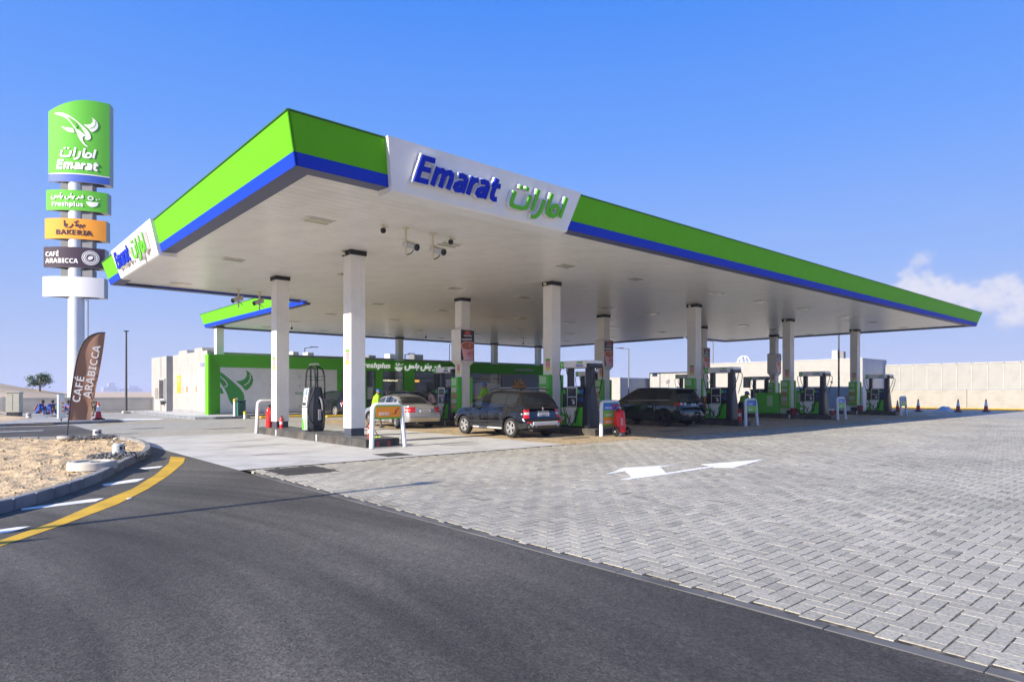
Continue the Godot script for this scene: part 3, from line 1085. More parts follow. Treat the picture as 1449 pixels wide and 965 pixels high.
func bird(called: String, size: float, depth: float, t: Transform3D, m: Material, line: Material, parent: Node, clip_left := -99.0) -> void:
	var b := MB.new()
	for a in [BIRD_BODY, BIRD_WING, BIRD_HORN]:
		var p := bird_pts(a, size)
		var cut := [p]
		if clip_left > -90.0:
			cut = Geometry2D.intersect_polygons(p, PackedVector2Array([Vector2(clip_left, -9), Vector2(9, -9), Vector2(9, 9), Vector2(clip_left, 9)]))
		for c in cut:
			b.prism(c, depth, t)
	var o := obj(called, b, m, parent)
	var l := MB.new()
	for a in BIRD_LINES:
		var p := []
		for q in bird_pts(a, size):
			if q.x > clip_left:
				p.append(q)
		if p.size() > 1:
			l.stroke(p, size * 0.018, depth + 0.004, t)
	obj("emblem_line", l, line, o if parent == self else parent)

# ---------------------------------------------------------------- the canopies
const SOFFIT := 5.87
const BLUE_Y := 5.79
const SPLIT_Y := 6.02
const TOP_Y := 6.66
const LEAN := 0.26

# ring of a slanting fascia: band between two heights along one edge of the rectangle
func band(a: Vector3, b: Vector3, out: Vector3, y0: float, y1: float, proud := 0.0) -> MB:
	var m := MB.new()
	var lean := func(y: float) -> float: return LEAN * (y - BLUE_Y) / (TOP_Y - BLUE_Y) + proud
	var d := (b - a).normalized()
	var q := []
	for k in [[a, y0, -1.0], [b, y0, 1.0], [b, y1, 1.0], [a, y1, -1.0]]:
		var l: float = lean.call(k[1])
		q.append((k[0] as Vector3) + out * l + d * (k[2] as float) * (l if proud == 0.0 else 0.0) + Vector3(0, k[1], 0))
	var i := -out * 0.05
	m.poly(q, out - Vector3.UP * 0.3)
	m.poly([q[0] + i, q[1] + i, q[2] + i, q[3] + i], -out)
	m.poly([q[3], q[2], q[2] + i, q[3] + i], Vector3.UP)
	m.poly([q[0], q[1], q[1] + i, q[0] + i], Vector3.DOWN)
	m.poly([q[0], q[3], q[3] + i, q[0] + i], -d)
	m.poly([q[1], q[2], q[2] + i, q[1] + i], d)
	return m

func corner_pt(x: float, z: float) -> Vector3:
	return P(x, z, 0.0)

func make_canopy(called: String, label: String, x0: float, x1: float, z0: float, z1: float, front: bool, lights: Array) -> Node3D:
	var o := thing(called, label, "canopy", Vector3.ZERO, 0.0, "fuel canopies")
	var edges := [[P(x0, z0), P(x1, z0), Vector3(0, 0, 1), "front"], [P(x0, z0), P(x0, z1), Vector3(-1, 0, 0), "left"], [P(x1, z0), P(x1, z1), Vector3(1, 0, 0), "right"], [P(x0, z1), P(x1, z1), Vector3(0, 0, -1), "back"]]
	for e in edges:
		if not front and e[3] == "front":
			continue
		if front and e[3] == "back":
			# the rear canopy joins on here: only the ends of this edge are free
			for f in [[e[0], P(12.6, z1)], [P(44.5, z1), e[1]]]:
				obj("blue_stripe", band(f[0], f[1], e[2], BLUE_Y, SPLIT_Y - 0.002), M("blue"), o)
				obj("green_fascia", band(f[0], f[1], e[2], SPLIT_Y, TOP_Y), M("green"), o)
				obj("under_strip", MB.new().span(f[0] + Vector3(0, BLUE_Y, 0), f[1] + Vector3(0, BLUE_Y + 0.03, 0.4)), M("blue_under"), o)
			obj("joint_board", MB.new().span(P(12.95, z1 - 0.415, SOFFIT), P(44.17, z1 + 0.44, SOFFIT + 0.03), 0.008), M("soffit"), o)
			continue
		obj("blue_stripe", band(e[0], e[1], e[2], BLUE_Y, SPLIT_Y - 0.002), M("blue"), o)
		obj("green_fascia", band(e[0], e[1], e[2], SPLIT_Y, TOP_Y), M("green"), o)
		# thin capping over the fascia
		var d: Vector3 = ((e[1] as Vector3) - e[0]).normalized()
		obj("capping", MB.new().tube([e[0] + e[2] * (LEAN + 0.005) - d * LEAN + Vector3(0, TOP_Y + 0.012, 0), e[1] + e[2] * (LEAN + 0.005) + d * LEAN + Vector3(0, TOP_Y + 0.012, 0)], 0.022, 6), M("cap_green", lin(0.03, 0.12, 0.02), 0.5), o)
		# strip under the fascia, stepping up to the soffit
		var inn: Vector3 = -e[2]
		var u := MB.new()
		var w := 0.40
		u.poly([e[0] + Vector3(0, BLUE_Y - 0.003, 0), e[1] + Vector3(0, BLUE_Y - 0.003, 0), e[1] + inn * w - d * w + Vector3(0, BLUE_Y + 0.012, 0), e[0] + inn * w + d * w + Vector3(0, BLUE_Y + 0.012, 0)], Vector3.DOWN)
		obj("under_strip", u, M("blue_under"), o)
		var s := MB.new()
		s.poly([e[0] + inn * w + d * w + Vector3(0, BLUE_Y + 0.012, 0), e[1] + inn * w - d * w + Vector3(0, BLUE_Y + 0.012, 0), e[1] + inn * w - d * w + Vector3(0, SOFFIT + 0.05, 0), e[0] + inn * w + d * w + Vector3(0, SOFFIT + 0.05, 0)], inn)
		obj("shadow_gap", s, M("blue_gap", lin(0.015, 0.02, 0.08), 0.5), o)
	# soffit of long boards with open joints
	var n := int((z1 - z0 - 0.84) / 0.3)
	var pitch := (z1 - z0 - 0.84) / n
	var bm := MB.new().box(Vector3.ZERO, Vector3(x1 - x0 - 0.86, 0.03, pitch - 0.012), 0.011).mesh()
	for i in n:
		var q := put("soffit_board", bm, M("soffit"), o)
		q.position = P((x0 + x1) / 2, z0 + 0.42 + (i + 0.5) * pitch, SOFFIT + 0.015)
	var deck := MB.new()
	deck.span(P(x0 + 0.05, z0 + 0.05, SOFFIT + 0.033), P(x1 - 0.05, z1 - 0.05, 6.45))
	obj("roof_deck", deck, M("alu"), o)
	for l in lights:
		var f := obj("downlight_frame", MB.new().span(P(l[0] - 0.36, l[1] - 0.24, SOFFIT - 0.022), P(l[0] + 0.36, l[1] + 0.24, SOFFIT - 0.001), 0.006), M("soffit"), o)
		for k in [-0.12, 0.12]:
			obj("downlight_lens", MB.new().span(P(l[0] - 0.31, l[1] + k - 0.09, SOFFIT - 0.027), P(l[0] + 0.31, l[1] + k + 0.09, SOFFIT - 0.0225)), M("lens", lin(0.42, 0.40, 0.30), 0.2), f)
	return o

func sign_box(o: Node3D, t: Transform3D, half_top: float, half_bot: float) -> void:
	# local x along the fascia, y straight up from the lower edge of the blue stripe, z outward
	var prof := [Vector2(LEAN + 0.11, TOP_Y - BLUE_Y + 0.03), Vector2(0.11, -0.005), Vector2(0.085, -0.075), Vector2(0.03, -0.105), Vector2(-0.42, -0.10)]
	var m := MB.new()
	var rows := []
	for i in prof.size():
		var p: Vector2 = prof[i]
		var h: float = lerpf(half_bot, half_top, clampf(p.y / (TOP_Y - BLUE_Y), 0, 1))
		rows.append([t * Vector3(-h, p.y, p.x), t * Vector3(h, p.y, p.x)])
	for i in rows.size() - 1:
		var out := t.basis * Vector3(0, -0.3 - i * 0.6, 1.0 - i * 0.3)
		m.poly([rows[i][0], rows[i][1], rows[i + 1][1], rows[i + 1][0]], out)
	for s in [0, 1]:
		var q := []
		for r in rows:
			q.append(r[s])
		q.append(t * Vector3((-1.0 if s == 0 else 1.0) * half_top, TOP_Y - BLUE_Y + 0.03, -0.2))
		m.poly([q[0], q[1], q[4], q[5]], t.basis.x * (-1.0 if s == 0 else 1.0))
		m.poly([q[1], q[2], q[3], q[4]], t.basis.x * (-1.0 if s == 0 else 1.0))
	m.poly([rows[0][0], rows[0][1], t * Vector3(half_top, TOP_Y - BLUE_Y + 0.03, -0.2), t * Vector3(-half_top, TOP_Y - BLUE_Y + 0.03, -0.2)], Vector3.UP)
	var box := obj("sign_panel", m, M("white_panel"), o)
	var up := Vector3(0, TOP_Y - BLUE_Y, LEAN).normalized()
	var f := Transform3D(t.basis * Basis(Vector3.RIGHT, up, Vector3.RIGHT.cross(up)), t.origin)
	# lettering stands off the panel: pale backing with a coloured face
	var at := func(x: float, v: float, off: float) -> Transform3D:
		return Transform3D(f.basis, f * (Vector3(x, v, 0.112 + off)))
	var lx := -1.1
	arabic("latin_letters_backing", LATIN_NAME, 0.0, 4.13, 0.29, 0.545, 0.1, at.call(lx, 0.225, 0.0), 0.2, M("letter_white"), box)
	arabic("latin_letters_face", LATIN_NAME, 0.0, 4.13, 0.2, 0.545, 0.02, at.call(lx, 0.225, 0.116), 0.2, M("letter_blue"), box)
	arabic("arabic_letters_backing", AR_NAME, 0.93, 5.0, 0.33, 0.405, 0.1, at.call(1.3, 0.225, 0.0), 0.2, M("letter_white"), box)
	arabic("arabic_letters_face", AR_NAME, 0.93, 5.0, 0.24, 0.405, 0.02, at.call(1.3, 0.225, 0.112), 0.2, M("letter_green", lin(0.10, 0.50, 0.015), 0.6), box)

func make_canopies() -> void:
	var la := []
	for z in [15.35, 21.7, 28.05]:
		for x in [7.0, 11.0, 15.85, 19.7, 25.3, 29.3, 33.6, 39.05, 43.2, 48.6]:
			la.append([x, z])
	var a := make_canopy("fuel_canopy", "broad white canopy with green and blue fascia over the pump islands", 4.88, 50.25, 11.67, 29.69, true, la)
	# front sign panel and the one on the short side
	sign_box(a, Transform3D(Basis.IDENTITY, P(9.44, 11.67, BLUE_Y)), 2.83, 2.59)
	sign_box(a, Transform3D(Basis(Vector3(0, 0, 1), Vector3.UP, Vector3(-1, 0, 0)), P(4.88, 24.4, BLUE_Y)), 3.02, 2.78)
	var lb := []
	for z in [33.5, 38.5, 43.0]:
		for x in [16.0, 20.0, 25.0, 30.0, 35.0, 40.0]:
			lb.append([x, z])
	make_canopy("shop_canopy", "lower-looking rear canopy with green fascia reaching over the shop", 12.92, 44.2, 29.72, 45.69, false, lb)
	make_columns()
	make_cameras()

func column_mesh(y0: float, y1: float, w: float) -> MB:
	var h := w / 2
	var p := []
	for s in 4:
		var q := [Vector2(-h + 0.012, h), Vector2(-h / 3 - 0.006, h), Vector2(-h / 3, h - 0.006), Vector2(-h / 3 + 0.006, h), Vector2(h / 3 - 0.006, h), Vector2(h / 3, h - 0.006), Vector2(h / 3 + 0.006, h), Vector2(h - 0.012, h), Vector2(h, h - 0.012)]
		for k in q:
			p.append(k.rotated(-PI / 2 * s))
	var b := MB.new()
	for i in p.size():
		var a: Vector2 = p[i]
		var d: Vector2 = p[(i + 1) % p.size()]
		var o := Vector3(d.y - a.y, 0, -(d.x - a.x))
		if o.dot(Vector3(a.x + d.x, 0, a.y + d.y)) < 0:
			o = -o
		b.poly([Vector3(a.x, y0, a.y), Vector3(d.x, y0, d.y), Vector3(d.x, y1, d.y), Vector3(a.x, y1, a.y)], o)
	return b

func make_columns() -> void:
	var cx := [9.405, 17.915, 27.805, 37.695, 47.575]
	var w := 0.49
	var src: Node3D
	var where := ["on the nearest pump island", "at the second pump island", "at the third pump island", "at the fourth pump island", "at the farthest pump island"]
	for row in 2:
		for i in 5:
			var z: float = [18.08, 23.93][row]
			var label := "white square canopy column %s, %s" % [where[i], "near side" if row == 0 else "far side"]
			if row == 1 and i > 0:
				label += " with an advert box"
			if not src:
				src = thing("canopy_column", label, "column", P(cx[i], z), 0.0, "canopy columns on the pump islands")
				obj("shaft", column_mesh(0.245, SOFFIT, w), M("column_white"), src)
				obj("cap", MB.new().box(Vector3(0, SOFFIT - 0.075, 0), Vector3(0.56, 0.145, 0.56), 0.01), M("dark_cap"), src)
				obj("plinth", MB.new().box(Vector3(0, 0.36, 0), Vector3(w - 0.05, 0.235, w - 0.05), 0.0), M("plinth"), src)
				# shadow-side cover so the plinth stands back from the shaft
				var st := obj("safety_sticker", MB.new().box(Vector3(-w / 2 - 0.003, 2.66, 0.03), Vector3(0.006, 0.26, 0.21)), M("sticker_red", lin(0.62, 0.09, 0.10), 0.5), src)
				obj("sticker_band", MB.new().box(Vector3(-w / 2 - 0.003, 2.83, 0.03), Vector3(0.006, 0.07, 0.24)), M("sign_green"), st)
				obj("sticker_band", MB.new().box(Vector3(-w / 2 - 0.003, 2.46, 0.03), Vector3(0.006, 0.12, 0.2)), M("sticker_yellow", lin(0.8, 0.62, 0.05), 0.5), st)
				for k in 4:
					obj("sticker_line", MB.new().box(Vector3(-w / 2 - 0.0075, 2.57 + k * 0.06, 0.03), Vector3(0.003, 0.018, 0.17)), M("sign_white"), st)
				var shaft: MeshInstance3D = src.get_node("shaft")
				shaft.mesh = column_mesh(0.475, SOFFIT, w).mesh()
			else:
				dup(src, "canopy_column", label, P(cx[i], z))
			# floodlight knob by the cap
			if row == 0:
				var k := tag(obj("small_floodlight", MB.new().lathe([Vector2(0, -0.05), Vector2(0.05, -0.045), Vector2(0.065, 0.0), Vector2(0.05, 0.045), Vector2(0, 0.05)], 10), M("cream")), "small pale sensor ball by the cap of the near column %s" % where[i], "sensor", "sensors at the column caps")
				k.position = P(cx[i] - 0.33, z + 0.05, SOFFIT - 0.09)
	# columns that carry the rear canopy, standing up behind the shop's green band
	for q in [[13.45, "at the left end of the shop"], [27.1, "above the middle of the shop front"], [36.9, "above the right half of the shop"], [42.3, "at the right end of the shop"]]:
		var o := thing("rear_canopy_column", "white square column of the rear canopy %s" % q[1], "column", P(q[0], 44.55), 0.0, "columns of the rear canopy")
		obj("shaft", column_mesh(0.0, SOFFIT, 0.47), M("column_white"), o)
		obj("cap", MB.new().box(Vector3(0, SOFFIT - 0.075, 0), Vector3(0.54, 0.145, 0.54), 0.01), M("dark_cap"), o)
	# advert boxes round the far row
	var poster := poster_material()
	for i in range(1, 5):
		var o := thing("advert_box", "beige advert box with a coffee poster round the far column %s" % where[i], "advert box", P(cx[i] + 0.02, 23.93), 0.0, "advert boxes on the columns")
		var h := 0.40
		var b := MB.new()
		var d := 0.36
		var y0 := 2.98
		var y1 := 4.42
		b.box(Vector3(0, (y0 + y1) / 2, 0), Vector3(2 * h, y1 - y0, 2 * d), 0.012)
		obj("housing", b, M("column_white"), o)
		for e in [[y0, y0 - 0.2], [y1, y1 + 0.07]]:
			var f := MB.new()
			var g := 0.25
			for k in [[Vector3(-h, 0, d), Vector3(h, 0, d), Vector3(g, 0, g), Vector3(-g, 0, g)], [Vector3(-h, 0, -d), Vector3(h, 0, -d), Vector3(g, 0, -g), Vector3(-g, 0, -g)], [Vector3(-h, 0, -d), Vector3(-h, 0, d), Vector3(-g, 0, g), Vector3(-g, 0, -g)], [Vector3(h, 0, -d), Vector3(h, 0, d), Vector3(g, 0, g), Vector3(g, 0, -g)]]:
				f.poly([k[0] + Vector3(0, e[0], 0), k[1] + Vector3(0, e[0], 0), k[2] + Vector3(0, e[1], 0), k[3] + Vector3(0, e[1], 0)], k[0] + k[1])
			obj("collar", f, M("column_white"), o)
		var pq := MB.new()
		pq.poly([Vector3(-h + 0.02, y0 + 0.03, d + 0.004), Vector3(h - 0.02, y0 + 0.03, d + 0.004), Vector3(h - 0.02, y1 - 0.03, d + 0.004), Vector3(-h + 0.02, y1 - 0.03, d + 0.004)], Vector3(0, 0, 1), [Vector2(0, 1), Vector2(1, 1), Vector2(1, 0), Vector2(0, 0)])
		obj("poster", pq, poster, o)
	# green price boards on the columns
	for row in 2:
		for i in 5:
			if i == 0:
				continue
			var z: float = [18.08, 23.93][row]
			var o := thing("price_board", "green product board on the %s column %s" % ["near" if row == 0 else "far", where[i]], "board", P(cx[i] - 0.245, z), 0.0, "green boards on the columns")
			obj("case", MB.new().box(Vector3(-0.115, 1.43, 0.02), Vector3(0.23, 1.6, 0.56), 0.015), M("pump_green"), o)
			obj("top_print", MB.new().box(Vector3(-0.2325, 2.02, -0.02), Vector3(0.005, 0.3, 0.36)), M("pale_green", lin(0.42, 0.66, 0.36), 0.4), o)
			for k in 4:
				obj("product_card", MB.new().box(Vector3(-0.2325, 1.66 - k * 0.26, -0.02), Vector3(0.005, 0.2, 0.36)), M(["card_a", "card_b", "card_c", "card_d"][k], [lin(0.6, 0.55, 0.48), lin(0.45, 0.2, 0.13), lin(0.55, 0.5, 0.46), lin(0.5, 0.3, 0.2)][k], 0.4), o)
			obj("rear_board", MB.new().box(Vector3(0.49 + 0.06, 1.43, 0.02), Vector3(0.11, 1.6, 0.56), 0.015), M("pump_green"), o)

func poster_material() -> StandardMaterial3D:
	var w := 128
	var h := 232
	var im := Image.create(w, h, false, Image.FORMAT_RGB8)
	var n := FastNoiseLite.new()
	n.seed = 4
	n.frequency = 0.03
	for y in h:
		for x in w:
			var c := Color(0.07, 0.06, 0.09).lerp(Color(0.20, 0.12, 0.12), clampf(n.get_noise_2d(x, y) + 0.25, 0, 1))
			var u := float(x) / w
			var t := float(y) / h
			var sw := Vector2((u - 0.5) / 0.26, (t - 0.09) / 0.07)
			if sw.length() < 1.0:
				c = Color(0.92, 0.36, 0.10).lerp(Color(0.55, 0.13, 0.06), sw.length())
			# a cup seen a little from above
			var half := 0.56 - clampf((t - 0.52) / 0.46, 0, 1) * 0.2
			var dx := (u - 0.56) / half
			if t > 0.52 and t < 0.985 and absf(dx) < 1.0:
				c = Color(0.93, 0.66, 0.66).lerp(Color(0.70, 0.40, 0.44), clampf(dx * 0.6 + 0.4, 0, 1))
				if t > 0.8:
					c = c.lerp(Color(0.9, 0.78, 0.86), (t - 0.8) * 3.0)
			var rim := Vector2((u - 0.56) / 0.58, (t - 0.52) / 0.15)
			if rim.length() < 1.0:
				c = Color(0.95, 0.70, 0.68)
			if rim.length() < 0.86:
				c = Color(0.55, 0.24, 0.09).lerp(Color(0.86, 0.47, 0.18), clampf(n.get_noise_2d(x * 3, y * 5) + 0.4, 0, 1))
			if absf(u - 0.66) < 0.05 and t > 0.4 and t < 0.56:
				c = Color(0.80, 0.52, 0.25)
			var dot := Vector2((u - 0.6) / 0.07, (t - 0.78) / 0.035)
			if dot.length() < 1.0:
				c = Color(0.66, 0.24, 0.22)
			im.set_pixel(x, y, c)
	var r := RandomNumberGenerator.new()
	r.seed = 3
	# two lines of print too small to read
	for q in [[0.18, 10.0, 0.22, 0.80], [0.29, 12.0, 0.08, 0.84]]:
		var x := int(w * q[2])
		while x < int(w * q[3]):
			var l := r.randi_range(4, 9)
			var y: int = int(h * q[0]) + r.randi_range(-1, 1) - int((x - w * 0.2) * 0.06)
			im.fill_rect(Rect2i(x, y, l, int(q[1])), Color(0.92, 0.9, 0.9))
			im.fill_rect(Rect2i(x + 1, y + 3, l - 2, 2), Color(0.35, 0.3, 0.3))
			x += l + 2
	var m := StandardMaterial3D.new()
	m.albedo_texture = ImageTexture.create_from_image(im)
	m.roughness = 0.25
	m.texture_repeat = false
	return m

func make_cameras() -> void:
	var list := [[9.03, 14.53, 0.0, "left of the pair under the front of the canopy"], [9.89, 14.55, 0.0, "right of the pair under the front of the canopy"], [9.2, 27.9, -PI / 2, "left one under the far left side of the canopy"], [10.14, 28.1, -PI / 2, "right one under the far left side of the canopy"]]
	var src: Node3D
	for q in list:
		var label: String = "security camera on a drop pole, " + q[3]
		if src:
			dup(src, "security_camera", label, P(q[0], q[1], SOFFIT), q[2])
			continue
		src = thing("security_camera", label, "camera", P(q[0], q[1], SOFFIT), q[2], "security cameras on drop poles")
		obj("drop_pole", MB.new().tube([Vector3(0, 0, 0), Vector3(0, -0.78, 0)], 0.035, 10), M("cream"), src)
		obj("flange", MB.new().lathe([Vector2(0, -0.03), Vector2(0.09, -0.03), Vector2(0.09, 0.0)], 12), M("cream"), src)
		var t := Basis.from_euler(Vector3(0.35, 0.25, 0))
		obj("housing", MB.new().box(Vector3(0.10, -0.46, 0.06), Vector3(0.17, 0.16, 0.46), 0.03, t), M("alu"), src)
		obj("hood", MB.new().box(Vector3(0.10, -0.365, 0.09), Vector3(0.2, 0.02, 0.52), 0.006, t), M("cream"), src)
		var fr := t * Vector3(0, 0, 0.24) + Vector3(0.10, -0.46, 0.06)
		obj("front_ring", MB.new().lathe([Vector2(0.05, 0.0), Vector2(0.088, 0.0), Vector2(0.088, 0.03), Vector2(0.05, 0.03)], 14, Transform3D(t * Basis.from_euler(Vector3(PI / 2, 0, 0)), fr)), M("black"), src)
		obj("lens", MB.new().lathe([Vector2(0.0, 0.0), Vector2(0.05, 0.0)], 12, Transform3D(t * Basis.from_euler(Vector3(PI / 2, 0, 0)), fr + t * Vector3(0, 0, 0.02))), M("dark_glass"), src)
		var cab := []
		for i in 9:
			var a := i / 8.0 * PI
			cab.append(Vector3(0.06 + sin(a) * 0.15, -0.52 - 0.16 * (1.0 - cos(a)) * 0.5, 0.16 * cos(a) * 0.8))
		obj("cable", MB.new().tube(cab, 0.014, 6), M("black"), src)
	for q in [[8.43, 14.68, "left of the camera poles"], [10.49, 14.58, "right of the camera poles"], [16.11, 39.2, "under the left of the rear canopy"], [26.1, 39.3, "under the middle of the rear canopy"], [35.7, 39.4, "under the right of the rear canopy"]]:
		var o := thing("dome_camera", "small dark dome camera %s" % q[2], "camera", P(q[0], q[1], SOFFIT), 0.0, "dome cameras under the canopies")
		var far: bool = q[1] > 30.0
		obj("stem", MB.new().tube([Vector3.ZERO, Vector3(0.02, -0.1 if not far else -0.3, 0.0)], 0.025, 6), M("cream"), o)
		obj("dome", MB.new().lathe([Vector2(0, -0.08), Vector2(0.055, -0.06), Vector2(0.075, 0.0), Vector2(0.06, 0.05), Vector2(0, 0.06)], 12, Transform3D(Basis.IDENTITY, Vector3(0.02, -0.14 if not far else -0.36, 0.0))), M("black"), o)
		obj("bracket", MB.new().box(Vector3(0.09, -0.05 if not far else -0.2, 0), Vector3(0.16, 0.03, 0.05), 0.005), M("cream"), o)

# ---------------------------------------------------------------- pump islands and what stands on them
const CX := [9.405, 17.915, 27.805, 37.695, 47.575]
const NTH := ["nearest", "second", "third", "fourth", "farthest"]

func make_island(i: int, z0: float, z1: float) -> void:
	var w := 0.55
	var o := thing("pump_island", "dark stone kerbed %s pump island%s" % [NTH[i], " with the slate diesel pump" if i == 0 else ""], "pump island", P(CX[i], (z0 + z1) / 2), 0.0, "pump islands")
	var l := (z1 - z0) / 2
	obj("core", MB.new().span(Vector3(-w + 0.1, 0.0, -l + 0.1), Vector3(w - 0.1, 0.21, l - 0.1)), M("granite"), o)
	rng.seed = 40 + i
	var n := int(round(2 * l / 0.85))
	var st := 2 * l / n
	for s in [-1.0, 1.0]:
		for k in n:
			var mat: Material = M("granite") if k % 4 != 1 else M("granite_light", lin(0.26, 0.26, 0.26), 0.5, 0.0, 0.3)
			var len := st - 0.01
			var b := MB.new().box(Vector3.ZERO, Vector3(0.14, 0.27, len), 0.012)
			var q := obj("kerb_block", b, M("granite") if (k + i) % 3 != 1 else M("granite_worn", lin(0.13, 0.115, 0.10), 0.5, 0.0, 0.5), o)
			q.position = Vector3(s * (w - 0.07), 0.105, -l + (k + 0.5) * st)
			if k % 4 == 2:
				obj("pale_marker", MB.new().box(Vector3(s * (w + 0.003), 0.12, -l + k * st + 0.15), Vector3(0.008, 0.2, 0.07)), M("rail_white"), o)
	for s in [-1.0, 1.0]:
		obj("end_block", MB.new().box(Vector3(0, 0.105, s * (l - 0.07)), Vector3(2 * w - 0.28, 0.27, 0.14), 0.012), M("black_stone", lin(0.03, 0.03, 0.033), 0.35, 0.0, 0.3), o)
	if i == 0:
		for x in [-0.16, 0.2]:
			obj("red_reflector", MB.new().box(Vector3(x, 0.09, l + 0.004), Vector3(0.07, 0.16, 0.008)), M("faded_red", lin(0.22, 0.02, 0.03), 0.4), o)
	var nt := int(round(2 * l / 0.6))
	var ts := 2 * l / nt
	for k in nt:
		for x in [-0.1975, 0.1975]:
			obj("top_slab", MB.new().box(Vector3(x, 0.225, -l + (k + 0.5) * ts), Vector3(0.39, 0.036, ts - 0.006), 0.004), M("granite_top"), o)

func pump_face(o: Node3D, t: Transform3D, boots: bool) -> void:
	# t: x along the face, y up, z outward, origin on the pump's axis at ground level
	var cut := func(a: Array) -> PackedVector2Array: return pts(a)
	var z := 0.332
	var off := Transform3D(t.basis, t * Vector3(0, 0, z))
	var leaf := MB.new()
	leaf.prism(cut.call([[-0.5, 0.985], [-0.12, 0.985], [-0.03, 0.84], [-0.02, 0.66], [-0.08, 0.5], [-0.17, 0.40], [-0.22, 0.33], [-0.38, 0.33], [-0.42, 0.5], [-0.36, 0.66], [-0.42, 0.82]]), 0.006, off)
	leaf.prism(cut.call([[-0.69, 0.66], [-0.5, 0.64], [-0.52, 0.54], [-0.69, 0.5]]), 0.006, off)
	leaf.prism(cut.call([[-0.1, 0.985], [0.1, 0.985], [0.0, 0.86], [-0.03, 0.8]]), 0.006, off)
	leaf.prism(cut.call([[-0.69, 0.985], [-0.52, 0.985], [-0.46, 0.8], [-0.56, 0.70], [-0.69, 0.84]]), 0.006, off)
	obj("leaf_emblem", leaf, M("pump_white"), o)
	var fr := MB.new()
	fr.box(t * Vector3(-0.155, 1.385, 0.315), Vector3(0.53, 0.77, 0.03) if t.basis.x.x > 0.5 else Vector3(0.03, 0.77, 0.53), 0.01)
	var f := obj("display_frame", fr, M("alu"), o)
	var bx := func(u: float, v: float, du: float, dv: float, zz: float, dz: float) -> MB:
		return MB.new().box(t * Vector3(u, v, zz), Vector3(dz, dv, du), 0.004)
	obj("display", bx.call(-0.155, 1.56, 0.42, 0.30, 0.333, 0.012), M("screen"), f)
	obj("keypad", bx.call(-0.155, 1.20, 0.42, 0.32, 0.333, 0.012), M("slate"), f)
	obj("card_slot", bx.call(-0.10, 1.27, 0.14, 0.05, 0.342, 0.012), M("alu"), f)
	obj("price_slip", bx.call(-0.06, 1.17, 0.1, 0.12, 0.342, 0.008), M("sign_white"), f)
	var k := 0
	for q in [[0.17, 1.57, "pump_green"], [0.30, 1.57, "blue_boot"], [0.27, 1.30, "blue_boot"], [-0.56, 1.57, "pump_green" if boots else "orange"]]:
		var n := obj("nozzle_boot", bx.call(q[0], q[1], 0.11, 0.15, 0.305, 0.07), M(q[2]), o)
		var nz := MB.new()
		nz.tube([t * Vector3(q[0], q[1] - 0.06, 0.34), t * Vector3(q[0] + 0.02, q[1] - 0.17, 0.37), t * Vector3(q[0] + 0.01, q[1] - 0.3, 0.35)], [0.03, 0.035, 0.02], 7)
		obj("nozzle", nz, M("black"), n)
		k += 1
	for q in [[0.27, 1.0, -0.35, 0.36], [-0.56, 1.0, -0.2, 0.33], [0.17, 1.25, 0.02, 0.42]]:
		var p := []
		for i in 13:
			var a := i / 12.0
			p.append(t * Vector3(lerpf(q[0], q[2], a), q[1] + 0.1 - (q[1] + 0.1 - q[3]) * sin(a * PI * 0.82) * 1.0, 0.36 + 0.03 * sin(a * PI)))
		obj("hose", MB.new().tube(p, 0.016, 6), M("rubber"), o)
	text("latin_letters", "Emarat", 0.075, 0.01, Transform3D(t.basis, t * Vector3(0.26, 2.545, 0.361)), M("letter_blue"), o, true, 0.2)
	arabic("arabic_letters", AR_NAME, 0.93, 5.0, 0.26, 0.062, 0.01, Transform3D(t.basis, t * Vector3(0.26, 2.62, 0.361)), 0.2, M("letter_green", lin(0.10, 0.42, 0.03)), o)
	obj("green_badge", MB.new().box(t * Vector3(-0.65, 2.595, 0.363), Vector3(0.008, 0.235, 0.2)), M("pump_green"), o)
	var bd := MB.new()
	bd.prism(cut.call([[-0.06, 0.06], [0.02, 0.05], [0.05, -0.03], [0.02, -0.08], [-0.01, -0.02]]), 0.004, Transform3D(t.basis, t * Vector3(-0.65, 2.595, 0.3675)))
	obj("badge_mark", bd, M("sign_white"), o)

